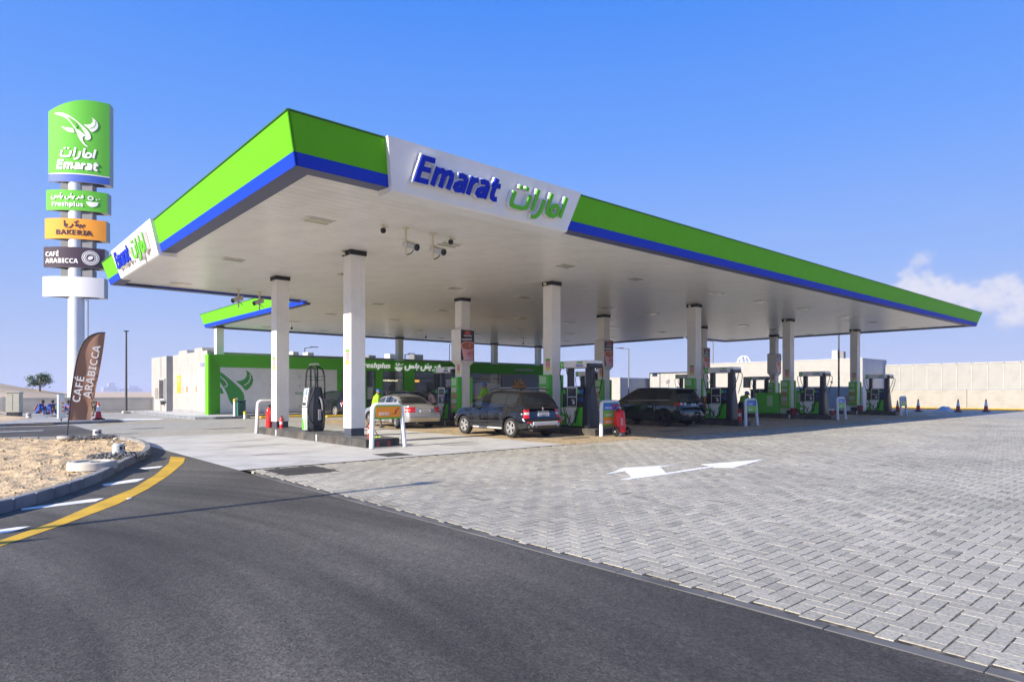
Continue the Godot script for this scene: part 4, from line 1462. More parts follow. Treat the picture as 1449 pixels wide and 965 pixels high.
func make_pump() -> Node3D:
	var o := thing("fuel_pump", "", "fuel pump", Vector3.ZERO, 0.0, "fuel pumps on the islands")
	obj("base", MB.new().span(Vector3(-0.36, 0.243, -0.74), Vector3(0.36, 0.305, 0.66), 0.01), M("black"), o)
	obj("cabinet", MB.new().span(Vector3(-0.33, 0.306, -0.71), Vector3(0.33, 1.0, 0.36), 0.012), M("pump_green"), o)
	obj("display_housing", MB.new().span(Vector3(-0.30, 1.001, -0.425), Vector3(0.30, 1.78, 0.112), 0.012), M("slate"), o)
	obj("nozzle_bay", MB.new().span(Vector3(-0.27, 1.001, 0.114), Vector3(0.27, 1.76, 0.36), 0.01), M("slate"), o)
	obj("nozzle_bay", MB.new().span(Vector3(-0.27, 1.001, -0.71), Vector3(0.27, 1.74, -0.427), 0.01), M("slate"), o)
	obj("mast", MB.new().span(Vector3(-0.11, 1.74, -0.62), Vector3(0.11, 2.462, -0.42), 0.015), M("slate"), o)
	# tall end column, flaring at the foot
	var c := MB.new()
	var prof := [[0.30, 0.335, 0.72], [0.5, 0.335, 0.70], [1.0, 0.30, 0.66], [1.6, 0.20, 0.63], [1.8, 0.17, 0.62], [2.462, 0.16, 0.62]]
	for i in prof.size() - 1:
		var a: Array = prof[i]
		var d: Array = prof[i + 1]
		for s in [-1.0, 1.0]:
			c.poly([Vector3(s * a[1], a[0], 0.365), Vector3(s * a[1], a[0], a[2] - 0.07), Vector3(s * d[1], d[0], d[2] - 0.07), Vector3(s * d[1], d[0], 0.365)], Vector3(s, 0, 0))
			c.poly([Vector3(s * a[1], a[0], a[2] - 0.07), Vector3(s * (a[1] - 0.07), a[0], a[2]), Vector3(s * (d[1] - 0.07), d[0], d[2]), Vector3(s * d[1], d[0], d[2] - 0.07)], Vector3(s, 0, 1))
		c.poly([Vector3(-a[1] + 0.07, a[0], a[2]), Vector3(a[1] - 0.07, a[0], a[2]), Vector3(d[1] - 0.07, d[0], d[2]), Vector3(-d[1] + 0.07, d[0], d[2])], Vector3(0, 0, 1))
		c.poly([Vector3(-a[1], a[0], 0.365), Vector3(a[1], a[0], 0.365), Vector3(d[1], d[0], 0.365), Vector3(-d[1], d[0], 0.365)], Vector3(0, 0, -1))
	obj("end_column", c, M("slate"), o)
	obj("header", MB.new().span(Vector3(-0.36, 2.464, -0.76), Vector3(0.36, 2.725, 0.76), 0.02), M("pump_white"), o)
	obj("header_end_block", MB.new().span(Vector3(-0.366, 2.458, 0.60), Vector3(0.366, 2.62, 0.766), 0.01), M("slate"), o)
	for e in [[0.70, 1.0], [-0.70, -1.0]]:
		for s in [-1.0, 1.0]:
			var p := []
			for i in 12:
				var a := i / 11.0
				p.append(Vector3(s * lerpf(0.1, 0.28, a), 2.45 - 0.95 * a * a + 0.1 * sin(a * PI), e[0] * lerpf(0.78, 0.66, a * a) / 0.7 + e[1] * 0.16 * sin(a * PI)))
			obj("hose", MB.new().tube(p, 0.018, 6), M("rubber"), o)
	pump_face(o, Transform3D(Basis(Vector3(0, 0, 1), Vector3.UP, Vector3(-1, 0, 0)), Vector3.ZERO), true)
	return o

func make_diesel_pump() -> void:
	var o := thing("diesel_pump", "slate diesel pump with looped black hoses and a top handle bar on the nearest island", "fuel pump", P(9.42, 20.95, 0.243))
	var b := MB.new()
	var prof := [[0.0, 0.25, 0.20], [0.12, 0.29, 0.24], [0.75, 0.30, 0.26], [0.92, 0.28, 0.24], [1.45, 0.22, 0.18], [1.5, 0.20, 0.17]]
	var rows := []
	for q in prof:
		rows.append([Vector3(-q[1], q[0], q[2] - 0.09), Vector3(-q[1] + 0.13, q[0], q[2]), Vector3(q[1] - 0.13, q[0], q[2]), Vector3(q[1], q[0], q[2] - 0.09), Vector3(q[1], q[0], -q[2]), Vector3(-q[1], q[0], -q[2])])
	for i in rows.size() - 1:
		for j in 6:
			var k := (j + 1) % 6
			var mid: Vector3 = rows[i][j] + rows[i][k]
			b.poly([rows[i][j], rows[i][k], rows[i + 1][k], rows[i + 1][j]], Vector3(mid.x, 0, mid.z))
	b.poly(rows[-1], Vector3.UP)
	obj("body", b, M("slate"), o)
	obj("lower_panel", MB.new().box(Vector3(-0.33, 0.42, -0.02), Vector3(0.06, 0.74, 0.36), 0.015), M("pump_white"), o)
	var g := MB.new()
	var ft := face(Vector3(-0.361, 0.42, -0.02), Vector3(0, 0, 1))
	g.prism(pts([[-0.16, -0.35], [0.02, -0.35], [-0.03, -0.1], [-0.16, 0.1]]), 0.005, ft)
	g.prism(pts([[0.08, -0.35], [0.17, -0.35], [0.17, 0.2], [0.09, 0.0]]), 0.005, ft)
	obj("green_leaf", g, M("pump_green"), o)
	obj("display_panel", MB.new().box(Vector3(-0.285, 1.14, -0.02), Vector3(0.08, 0.66, 0.32), 0.015, Basis.from_euler(Vector3(0, 0, -0.14))), M("alu"), o)
	obj("display", MB.new().box(Vector3(-0.315, 1.33, -0.02), Vector3(0.03, 0.17, 0.24), 0.004, Basis.from_euler(Vector3(0, 0, -0.14))), M("pale_screen", lin(0.25, 0.32, 0.42), 0.2), o)
	obj("red_badge", MB.new().box(Vector3(-0.337, 1.12, 0.03), Vector3(0.02, 0.05, 0.07), 0.004, Basis.from_euler(Vector3(0, 0, -0.14))), M("red"), o)
	obj("dark_slot", MB.new().box(Vector3(-0.352, 0.90, -0.02), Vector3(0.02, 0.13, 0.26), 0.004), M("black"), o)
	for x in [-0.14, 0.10]:
		obj("hose_mast", MB.new().tube([Vector3(x, 1.4, 0.0), Vector3(x, 2.24, 0.0)], 0.028, 8), M("slate"), o)
	obj("handle_bar", MB.new().tube([Vector3(-0.17, 2.23, -0.02), Vector3(-0.14, 2.25, 0.0), Vector3(0.10, 2.28, 0.0), Vector3(0.13, 2.25, 0.02)], 0.032, 8), M("steel"), o)
	var loops := [[Vector3(0.10, 2.2, 0.02), Vector3(0.28, 2.05, 0.05), Vector3(0.32, 1.6, 0.08), Vector3(0.31, 1.1, 0.12)], [Vector3(0.10, 2.2, 0.02), Vector3(-0.05, 2.05, 0.12), Vector3(-0.10, 1.5, 0.26), Vector3(-0.32, 0.95, 0.3), Vector3(-0.36, 0.6, 0.3), Vector3(-0.22, 0.3, 0.32), Vector3(0.02, 0.2, 0.33), Vector3(0.18, 0.3, 0.33), Vector3(0.2, 0.5, 0.32), Vector3(0.14, 0.72, 0.31)], [Vector3(-0.14, 2.2, 0.0), Vector3(-0.28, 2.05, 0.02), Vector3(-0.33, 1.7, 0.04), Vector3(-0.33, 1.45, 0.04)], [Vector3(-0.14, 2.2, 0.02), Vector3(-0.04, 2.1, 0.05), Vector3(-0.01, 1.95, 0.05), Vector3(0.02, 1.7, 0.06)]]
	for l in loops:
		var p := []
		for i in l.size() - 1:
			for k in 5:
				p.append((l[i] as Vector3).cubic_interpolate(l[i + 1], l[max(i - 1, 0)], l[min(i + 2, l.size() - 1)], k / 5.0))
		p.append(l[-1])
		obj("hose", MB.new().tube(p, 0.027, 7), M("rubber"), o)
	obj("nozzle_recess", MB.new().box(Vector3(0.05, 1.06, 0.232), Vector3(0.13, 0.24, 0.02), 0.004), M("black"), o)
	var nz := obj("nozzle", MB.new().tube([Vector3(0.04, 1.16, 0.26), Vector3(0.09, 1.08, 0.31), Vector3(0.12, 0.9, 0.32), Vector3(0.14, 0.7, 0.31)], [0.03, 0.04, 0.032, 0.024], 8), M("steel"), o)
	obj("trigger", MB.new().tube([Vector3(0.13, 1.06, 0.3), Vector3(0.17, 0.98, 0.3), Vector3(0.15, 0.86, 0.31)], 0.012, 6), M("black"), nz)
	var sg := obj("warning_label", MB.new().box(Vector3(0.06, 0.56, 0.262), Vector3(0.10, 0.34, 0.006)), M("sign_white"), o)
	for k in 4:
		obj("label_line", MB.new().box(Vector3(0.06, 0.44 + k * 0.075, 0.2665), Vector3(0.075, 0.035, 0.003)), M("faded_red", lin(0.22, 0.02, 0.03)) if k > 1 else M("iron"), sg)

func make_hoop(i: int, z: float, rows: Array, label: String) -> void:
	var o := thing("hoop_sign" if rows.size() else "hoop_barrier", label, "hoop sign" if rows.size() else "barrier", P(CX[i] + (0.02 if rows.size() else 0.0), z), 0.0, "white hoops at the ends of the islands")
	var p := [Vector3(-0.53, 0.0, 0.06)]
	for k in 7:
		var a := PI - k / 6.0 * PI / 2
		p.append(Vector3(-0.33 + cos(a) * 0.13, 1.08 + sin(a) * 0.13, 0.0))
	for k in 7:
		var a := PI / 2 - k / 6.0 * PI / 2
		p.append(Vector3(0.33 + cos(a) * 0.13, 1.08 + sin(a) * 0.13, 0.0))
	p.append(Vector3(0.53, 0.0, 0.06))
	obj("hoop", MB.new().tube(p, 0.068, 12), M("rail_white"), o)
	for s in [-1.0, 1.0]:
		obj("foot_plate", MB.new().lathe([Vector2(0, 0.012), Vector2(0.1, 0.012), Vector2(0.1, 0.0)], 12, Transform3D(Basis.IDENTITY, Vector3(s * 0.53, 0.0, 0.06))), M("steel"), o)
	if rows.is_empty():
		return
	var rh := 0.31 if rows.size() == 1 else 0.25
	var h: float = rh * rows.size()
	var top := 1.2
	obj("sign_back", MB.new().span(Vector3(-0.43, top - h - 0.08, 0.015), Vector3(0.43, top, 0.07), 0.012), M("sign_green"), o)
	for k in rows.size():
		var y: float = top - 0.035 - k * rh
		var r := obj("sign_row", MB.new().span(Vector3(-0.405, y - rh + 0.005, 0.071), Vector3(0.405, y, 0.075)), rows[k][1], o)
		text("row_letters", rows[k][0], 0.075, 0.004, Transform3D(Basis.IDENTITY, Vector3(-0.14, y - rh * 0.66, 0.076)), M("sign_white"), r, true)
		var tk := MB.new()
		tk.prism(pts([[0.10, -0.20], [0.18, -0.20], [0.23, -0.09], [0.36, -0.03], [0.36, -0.055], [0.26, -0.13], [0.25, -0.2], [0.27, -0.215], [0.1, -0.215]]), 0.003, Transform3D(Basis.IDENTITY, Vector3(0, y, 0.076)))
		obj("row_swoosh", tk, rows[k][2], r)

func make_extinguisher(called: String, label: String, at: Vector3, s: float, group := "") -> Node3D:
	var o := thing(called, label, "fire extinguisher", at, 0.4, group)
	obj("cylinder", MB.new().lathe([Vector2(0, 0.0), Vector2(0.075, 0.0), Vector2(0.085, 0.02), Vector2(0.085, 0.46), Vector2(0.07, 0.52), Vector2(0.03, 0.555), Vector2(0.025, 0.58), Vector2(0, 0.58)].map(func(v): return v * s), 16), M("red"), o)
	obj("valve", MB.new().box(Vector3(0, 0.605, 0) * s, Vector3(0.05, 0.05, 0.05) * s, 0.006), M("black"), o)
	obj("lever", MB.new().tube([Vector3(-0.02, 0.62, 0) * s, Vector3(0.12, 0.66, 0) * s], 0.012 * s, 6), M("black"), o)
	obj("label", MB.new().lathe([Vector2(0.0865, 0.2) * s, Vector2(0.0865, 0.36) * s], 12), M("sign_white") if s < 1.0 else M("faded_red", lin(0.22, 0.02, 0.03)), o)
	obj("hose", MB.new().tube([Vector3(0.02, 0.6, 0.02) * s, Vector3(0.12, 0.52, 0.04) * s, Vector3(0.13, 0.25, 0.03) * s, Vector3(0.1, 0.1, 0.03) * s], 0.014 * s, 6), M("black"), o)
	return o

func make_wheeled_extinguisher() -> void:
	var o := thing("wheeled_extinguisher", "red wheeled fire extinguisher trolley before the second island's hoop sign", "fire extinguisher", P(18.02, 14.72), -0.3)
	obj("cylinder", MB.new().lathe([Vector2(0, 0.0), Vector2(0.15, 0.01), Vector2(0.19, 0.05), Vector2(0.19, 0.68), Vector2(0.17, 0.76), Vector2(0.09, 0.82), Vector2(0.05, 0.85), Vector2(0, 0.86)], 22, Transform3D(Basis.from_euler(Vector3(-0.14, 0, 0)), Vector3(0, 0.12, 0.02))), M("red"), o)
	for s in [-1.0, 1.0]:
		var t := Transform3D(Basis.from_euler(Vector3(0, 0, PI / 2)), Vector3(s * 0.25, 0.17, 0.08))
		var w := obj("wheel", MB.new().lathe([Vector2(0.11, -0.03), Vector2(0.16, -0.035), Vector2(0.172, -0.015), Vector2(0.172, 0.015), Vector2(0.16, 0.035), Vector2(0.11, 0.03)], 22, t), M("rubber"), o)
		obj("rim", MB.new().lathe([Vector2(0, -0.022), Vector2(0.11, -0.018), Vector2(0.11, 0.018), Vector2(0, 0.022)], 18, t), M("black"), w)
		obj("hub", MB.new().lathe([Vector2(0, -0.05), Vector2(0.03, -0.045), Vector2(0.03, 0.045), Vector2(0, 0.05)], 12, t), M("alu"), w)
		obj("handle_rail", MB.new().tube([Vector3(s * 0.12, 0.3, -0.19), Vector3(s * 0.12, 0.95, -0.22), Vector3(s * 0.12, 1.1, -0.3)], 0.017, 7), M("red"), o)
	obj("axle", MB.new().tube([Vector3(-0.25, 0.17, 0.08), Vector3(0.25, 0.17, 0.08)], 0.015, 6), M("red"), o)
	obj("grip", MB.new().tube([Vector3(-0.15, 1.1, -0.3), Vector3(0.15, 1.1, -0.3)], 0.022, 7), M("red"), o)
	obj("valve", MB.new().box(Vector3(0, 1.0, -0.1), Vector3(0.1, 0.08, 0.1), 0.01), M("steel"), o)
	obj("gauge_lever", MB.new().tube([Vector3(-0.22, 0.9, 0.05), Vector3(-0.06, 0.98, -0.05), Vector3(0.08, 1.02, -0.1)], 0.022, 6), M("black"), o)
	var p := []
	for i in 14:
		var a := i / 13.0 * TAU * 0.75
		p.append(Vector3(0.22 + 0.06 * sin(a * 1.0), 0.55 + 0.3 * cos(a), -0.1 - 0.08 * sin(a)))
	obj("hose", MB.new().tube(p, 0.028, 7), M("rubber"), o)
	obj("label", MB.new().box(Vector3(-0.05, 0.52, 0.16), Vector3(0.07, 0.26, 0.03), 0.004, Basis.from_euler(Vector3(-0.14, -0.25, 0))), M("pale_red", lin(0.6, 0.3, 0.27), 0.5), o)

func make_cone(label: String, at: Vector3, s: float, src: Node3D = null) -> Node3D:
	if src:
		var d := dup(src, "traffic_cone", label, at)
		d.scale = Vector3.ONE * s / 0.92
		return d
	var o := thing("traffic_cone", label, "cone", at, 0.2, "red and white traffic cones")
	obj("base", MB.new().box(Vector3(0, 0.03, 0), Vector3(0.46, 0.06, 0.46), 0.015), M("rubber"), o)
	obj("skirt", MB.new().box(Vector3(0, 0.085, 0), Vector3(0.32, 0.05, 0.32), 0.02), M("cone_red", lin(0.55, 0.02, 0.03), 0.5), o)
	obj("lower_cone", MB.new().lathe([Vector2(0.15, 0.1), Vector2(0.105, 0.43)], 18), M("cone_red", lin(0.55, 0.02, 0.03)), o)
	obj("white_band", MB.new().lathe([Vector2(0.106, 0.43), Vector2(0.064, 0.73)], 18), M("sign_white"), o)
	obj("tip", MB.new().lathe([Vector2(0.064, 0.73), Vector2(0.036, 0.9), Vector2(0.03, 0.92), Vector2(0, 0.92)], 18), M("cone_red", lin(0.55, 0.02, 0.03)), o)
	return o

func make_forecourt() -> void:
	make_island(0, 16.35, 24.75)
	for i in range(1, 5):
		make_island(i, 15.35, 26.4)
	make_diesel_pump()
	var p := make_pump()
	for i in range(1, 5):
		for row in 2:
			var label := "green and white fuel pump at the %s end of the %s island" % ["near" if row == 0 else "far", NTH[i]]
			var at := P(CX[i], 16.53 if row == 0 else 25.0)
			if i == 1 and row == 0:
				p.position = at
				p.set_meta("label", label)
			else:
				dup(p, "fuel_pump", label, at)
	var blue_row := ["SPECIAL", M("blue_boot"), M("deep_blue", lin(0.01, 0.03, 0.2), 0.4)]
	var green_row := ["SUPER", M("lime", lin(0.22, 0.52, 0.04), 0.4), M("pump_green")]
	var orange_row := ["DIESEL", M("orange"), M("deep_red", lin(0.42, 0.04, 0.01), 0.4)]
	make_hoop(0, 16.15, [orange_row], "white hoop with an orange diesel sign at the front of the nearest island")
	make_hoop(0, 24.95, [], "plain white hoop barrier at the far end of the nearest island")
	make_hoop(1, 15.15, [blue_row, green_row, orange_row], "white hoop with blue, green and orange sign behind the wheeled extinguisher")
	make_hoop(2, 15.12, [blue_row, green_row], "white hoop with blue and green sign at the third island, beside the dark green car")
	make_hoop(3, 15.1, [blue_row, green_row], "white hoop with blue and green sign at the fourth island")
	make_hoop(4, 15.1, [blue_row, green_row], "white hoop with blue and green sign at the farthest island")
	# extinguishers
	make_extinguisher("fire_extinguisher", "large red fire extinguisher at the far end of the nearest island", P(9.12, 24.3, 0.243), 1.3)
	make_extinguisher("fire_extinguisher", "small red fire extinguisher with a blue band beside the larger one", P(9.22, 23.35, 0.243), 0.7)
	make_extinguisher("fire_extinguisher", "slim red fire extinguisher behind the orange diesel sign", P(9.17, 16.68, 0.243), 0.72)
	make_extinguisher("fire_extinguisher", "red fire extinguisher with white label by the third island's hoop", P(27.62, 15.55, 0.243), 0.95, "extinguishers on the island ends")
	make_extinguisher("fire_extinguisher", "red fire extinguisher between the two fourth island columns", P(37.6, 20.6, 0.243), 1.1, "extinguishers on the island ends")
	make_wheeled_extinguisher()
	var st := thing("marker_stand", "short red and white stand with a yellow head by the two extinguishers", "marker post", P(9.42, 24.3, 0.243))
	obj("post", MB.new().tube([Vector3(0, 0, 0), Vector3(0.12, 0.75, 0)], 0.03, 8), M("rail_white"), st)
	obj("red_band", MB.new().tube([Vector3(0.05, 0.3, 0), Vector3(0.075, 0.46, 0)], 0.033, 8), M("red"), st)
	obj("red_band", MB.new().tube([Vector3(0.1, 0.6, 0), Vector3(0.118, 0.72, 0)], 0.033, 8), M("red"), st)
	obj("yellow_head", MB.new().box(Vector3(0.05, 0.84, 0), Vector3(0.15, 0.15, 0.05), 0.03), M("yellow"), st)
	# buckets and cloths
	var bk := thing("red_bucket", "red bucket at the foot of the fourth island's near pump", "bucket", P(37.35, 17.6, 0.243), 0.0, "red buckets by the pumps")
	obj("pail", MB.new().lathe([Vector2(0, 0), Vector2(0.15, 0), Vector2(0.19, 0.36), Vector2(0.18, 0.36), Vector2(0.14, 0.03)], 16), M("dull_red", lin(0.28, 0.015, 0.015), 0.5), bk)
	obj("handle", MB.new().tube([Vector3(-0.19, 0.35, 0), Vector3(-0.1, 0.47, 0), Vector3(0.1, 0.47, 0), Vector3(0.19, 0.35, 0)], 0.01, 5), M("steel"), bk)
	dup(bk, "red_bucket", "red bucket at the foot of the farthest island's near pump", P(47.2, 17.6, 0.243))
	var rag := MB.new()
	var rows := []
	for i in 7:
		var row := PackedVector3Array()
		for j in 8:
			row.append(Vector3((j - 3.5) * 0.035, 0.02 + 0.045 * absf(sin(i * 1.3 + j * 0.9)) * (1.0 - absf(i - 3.0) / 4.0), (i - 3) * 0.03))
		rows.append(row)
	rag.grid(rows, false)
	var rg := obj("cleaning_cloth", rag, M("rag", lin(0.5, 0.62, 0.12), 0.9))
	tag(rg, "yellow-green cleaning cloth crumpled on the front of the nearest island", "cloth")
	rg.position = P(9.3, 16.55, 0.243)
	var sq := tag(obj("squeegee_stick", MB.new().tube([P(9.42, 16.62, 0.26), P(9.35, 17.05, 0.75)], 0.012, 6), M("black")), "thin black squeegee stick leaning by the yellow-green cloth", "squeegee")
	# cones on the islands
	var cone := make_cone("traffic cone on the kerbed ground left of the shop, behind the brown flag", P(5.95, 39.5, 0.115), 0.92)
	make_cone("left of the three cones along the cream panel wall", P(57.3, 17.1), 0.98, cone)
	make_cone("middle cone along the cream panel wall, beside the covered heap", P(58.5, 14.75), 0.98, cone)
	make_cone("right of the three cones along the cream panel wall", P(60.4, 13.4), 0.98, cone)
	make_cone("traffic cone at the right side of the farthest island's near pump", P(48.0, 15.55, 0.243), 0.75, cone)
	make_cone("small cone at the right foot of the fourth island's near pump", P(37.95, 15.62, 0.243), 0.5, cone)
	# iron gratings
	for q in [[4.84, 12.02, 5.92, 13.22, "large square iron grating in the paving by the drain channel"], [8.1, 13.86, 8.82, 14.62, "small square iron grating before the nearest island"]]:
		var g := thing("iron_grating", q[4], "grating", P((q[0] + q[2]) / 2, (q[1] + q[3]) / 2), 0.0, "iron gratings in the ground")
		var hx: float = (q[2] - q[0]) / 2
		var hz: float = (q[3] - q[1]) / 2
		obj("frame", MB.new().span(Vector3(-hx, -0.03, hz - 0.05), Vector3(hx, 0.004, hz)).span(Vector3(-hx, -0.03, -hz), Vector3(hx, 0.004, -hz + 0.05)).span(Vector3(-hx, -0.03, -hz + 0.0505), Vector3(-hx + 0.05, 0.004, hz - 0.0505)).span(Vector3(hx - 0.05, -0.03, -hz + 0.0505), Vector3(hx, 0.004, hz - 0.0505)), M("iron"), g)
		obj("pit", MB.new().span(Vector3(-hx + 0.05, -0.035, -hz + 0.05), Vector3(hx - 0.05, -0.0005 if q[0] > 6.0 else -0.008, hz - 0.05)), M("black"), g)
		var n := int((2 * hx - 0.1) / 0.07)
		var bar := MB.new().box(Vector3.ZERO, Vector3(0.03, 0.02, 2 * hz - 0.1), 0.003).mesh()
		for i in n:
			var r := put("bar", bar, M("iron"), g)
			r.position = Vector3(-hx + 0.05 + (i + 0.5) * (2 * hx - 0.1) / n, -0.002 if q[0] < 6.0 else 0.002, 0)
		for k in 3:
			obj("cross_bar", MB.new().box(Vector3(0, -0.004 if q[0] < 6.0 else 0.0, -hz + 0.05 + (k + 1) * (2 * hz - 0.1) / 4.0), Vector3(2 * hx - 0.1, 0.01, 0.02)), M("iron"), g)
	var cv := MB.new()
	var ch := []
	var fn := FastNoiseLite.new()
	fn.seed = 6
	fn.frequency = 1.6
	for i in 11:
		var row := PackedVector3Array()
		for j in 17:
			var u := (j - 8) / 8.0
			var w := (i - 5) / 5.0
			row.append(Vector3(u * 0.52, 0.75 * pow(maxf(0.0, (1.0 - u * u) * (1.0 - w * w)), 0.5) * (0.46 + fn.get_noise_2d(u * 2, w * 2) * 0.22), w * 0.4))
		ch.append(row)
	cv.grid(ch, false)
	var hp := tag(obj("covered_heap", cv, M("grey_sheet", lin(0.5, 0.53, 0.58), 0.45)), "low heap under a grey plastic sheet at the foot of the cream wall", "heap")
	hp.position = P(61.2, 16.35)
	hp.rotation.y = 1.2
	# service cabinets and bench under the far columns
	for q in [[37.1, 19.2, 1.5, 1.25, "lime green service cabinet on the fourth island between its columns"], [47.0, 22.0, 1.3, 1.4, "lime green service cabinet on the farthest island between its columns"]]:
		var c := thing("service_cabinet", q[4], "cabinet", P(q[0] + 0.45, q[1], 0.243), 0.0, "green service cabinets")
		obj("carcass", MB.new().box(Vector3(0, q[3] / 2, 0), Vector3(0.6, q[3], q[2]), 0.06), M("pump_green"), c)
		obj("pale_door", MB.new().box(Vector3(-0.303, q[3] * 0.62, 0.2), Vector3(0.012, q[3] * 0.5, 0.34), 0.003), M("pale_green", lin(0.42, 0.66, 0.36)), c)
		obj("side_bin", MB.new().box(Vector3(0, 0.3, q[2] / 2 + 0.2), Vector3(0.5, 0.6, 0.36), 0.05), M("pale_green", lin(0.42, 0.66, 0.36)), c)
	var rk := thing("oil_rack", "dark rack of orange oil cans beside the third island's near pump", "rack", P(27.85, 17.42, 0.243))
	obj("frame", MB.new().span(Vector3(-0.25, 0.0, -0.16), Vector3(0.25, 1.1, -0.12)), M("slate"), rk)
	for k in 3:
		obj("shelf", MB.new().span(Vector3(-0.25, 0.12 + k * 0.34, -0.12), Vector3(0.25, 0.145 + k * 0.34, 0.14)), M("slate"), rk)
		for j in 4:
			var cn := tag(obj("oil_can", MB.new().box(Vector3.ZERO, Vector3(0.095, 0.2, 0.08), 0.015), M("orange") if (j + k) % 3 else M("sign_white")), "%s oil can, %s from the left on the %s shelf of the rack" % ["orange" if (j + k) % 3 else "white", ["first", "second", "third", "fourth"][j], ["bottom", "middle", "top"][k]], "oil can", "oil cans on the rack")
			cn.position = P(27.85, 17.42, 0.243) + Vector3(-0.17 + j * 0.115, 0.246 + k * 0.34, 0.03)
	var bn := thing("bench", "brown slatted bench standing by the grey base of the white building", "bench", P(54.4, 21.0), 0.6)
	for k in 4:
		obj("back_slat", MB.new().box(Vector3(0, 0.62 + k * 0.17, -0.2), Vector3(2.4, 0.13, 0.04), 0.01), M("bench_brown", lin(0.12, 0.055, 0.035), 0.6), bn)
	for k in 3:
		obj("seat_slat", MB.new().box(Vector3(0, 0.46, -0.1 + k * 0.15), Vector3(2.4, 0.04, 0.12), 0.01), M("bench_brown", lin(0.12, 0.055, 0.035)), bn)
	for s in [-1.0, 1.0]:
		obj("leg", MB.new().box(Vector3(s * 1.0, 0.23, 0.02), Vector3(0.08, 0.46, 0.4), 0.01), M("steel"), bn)

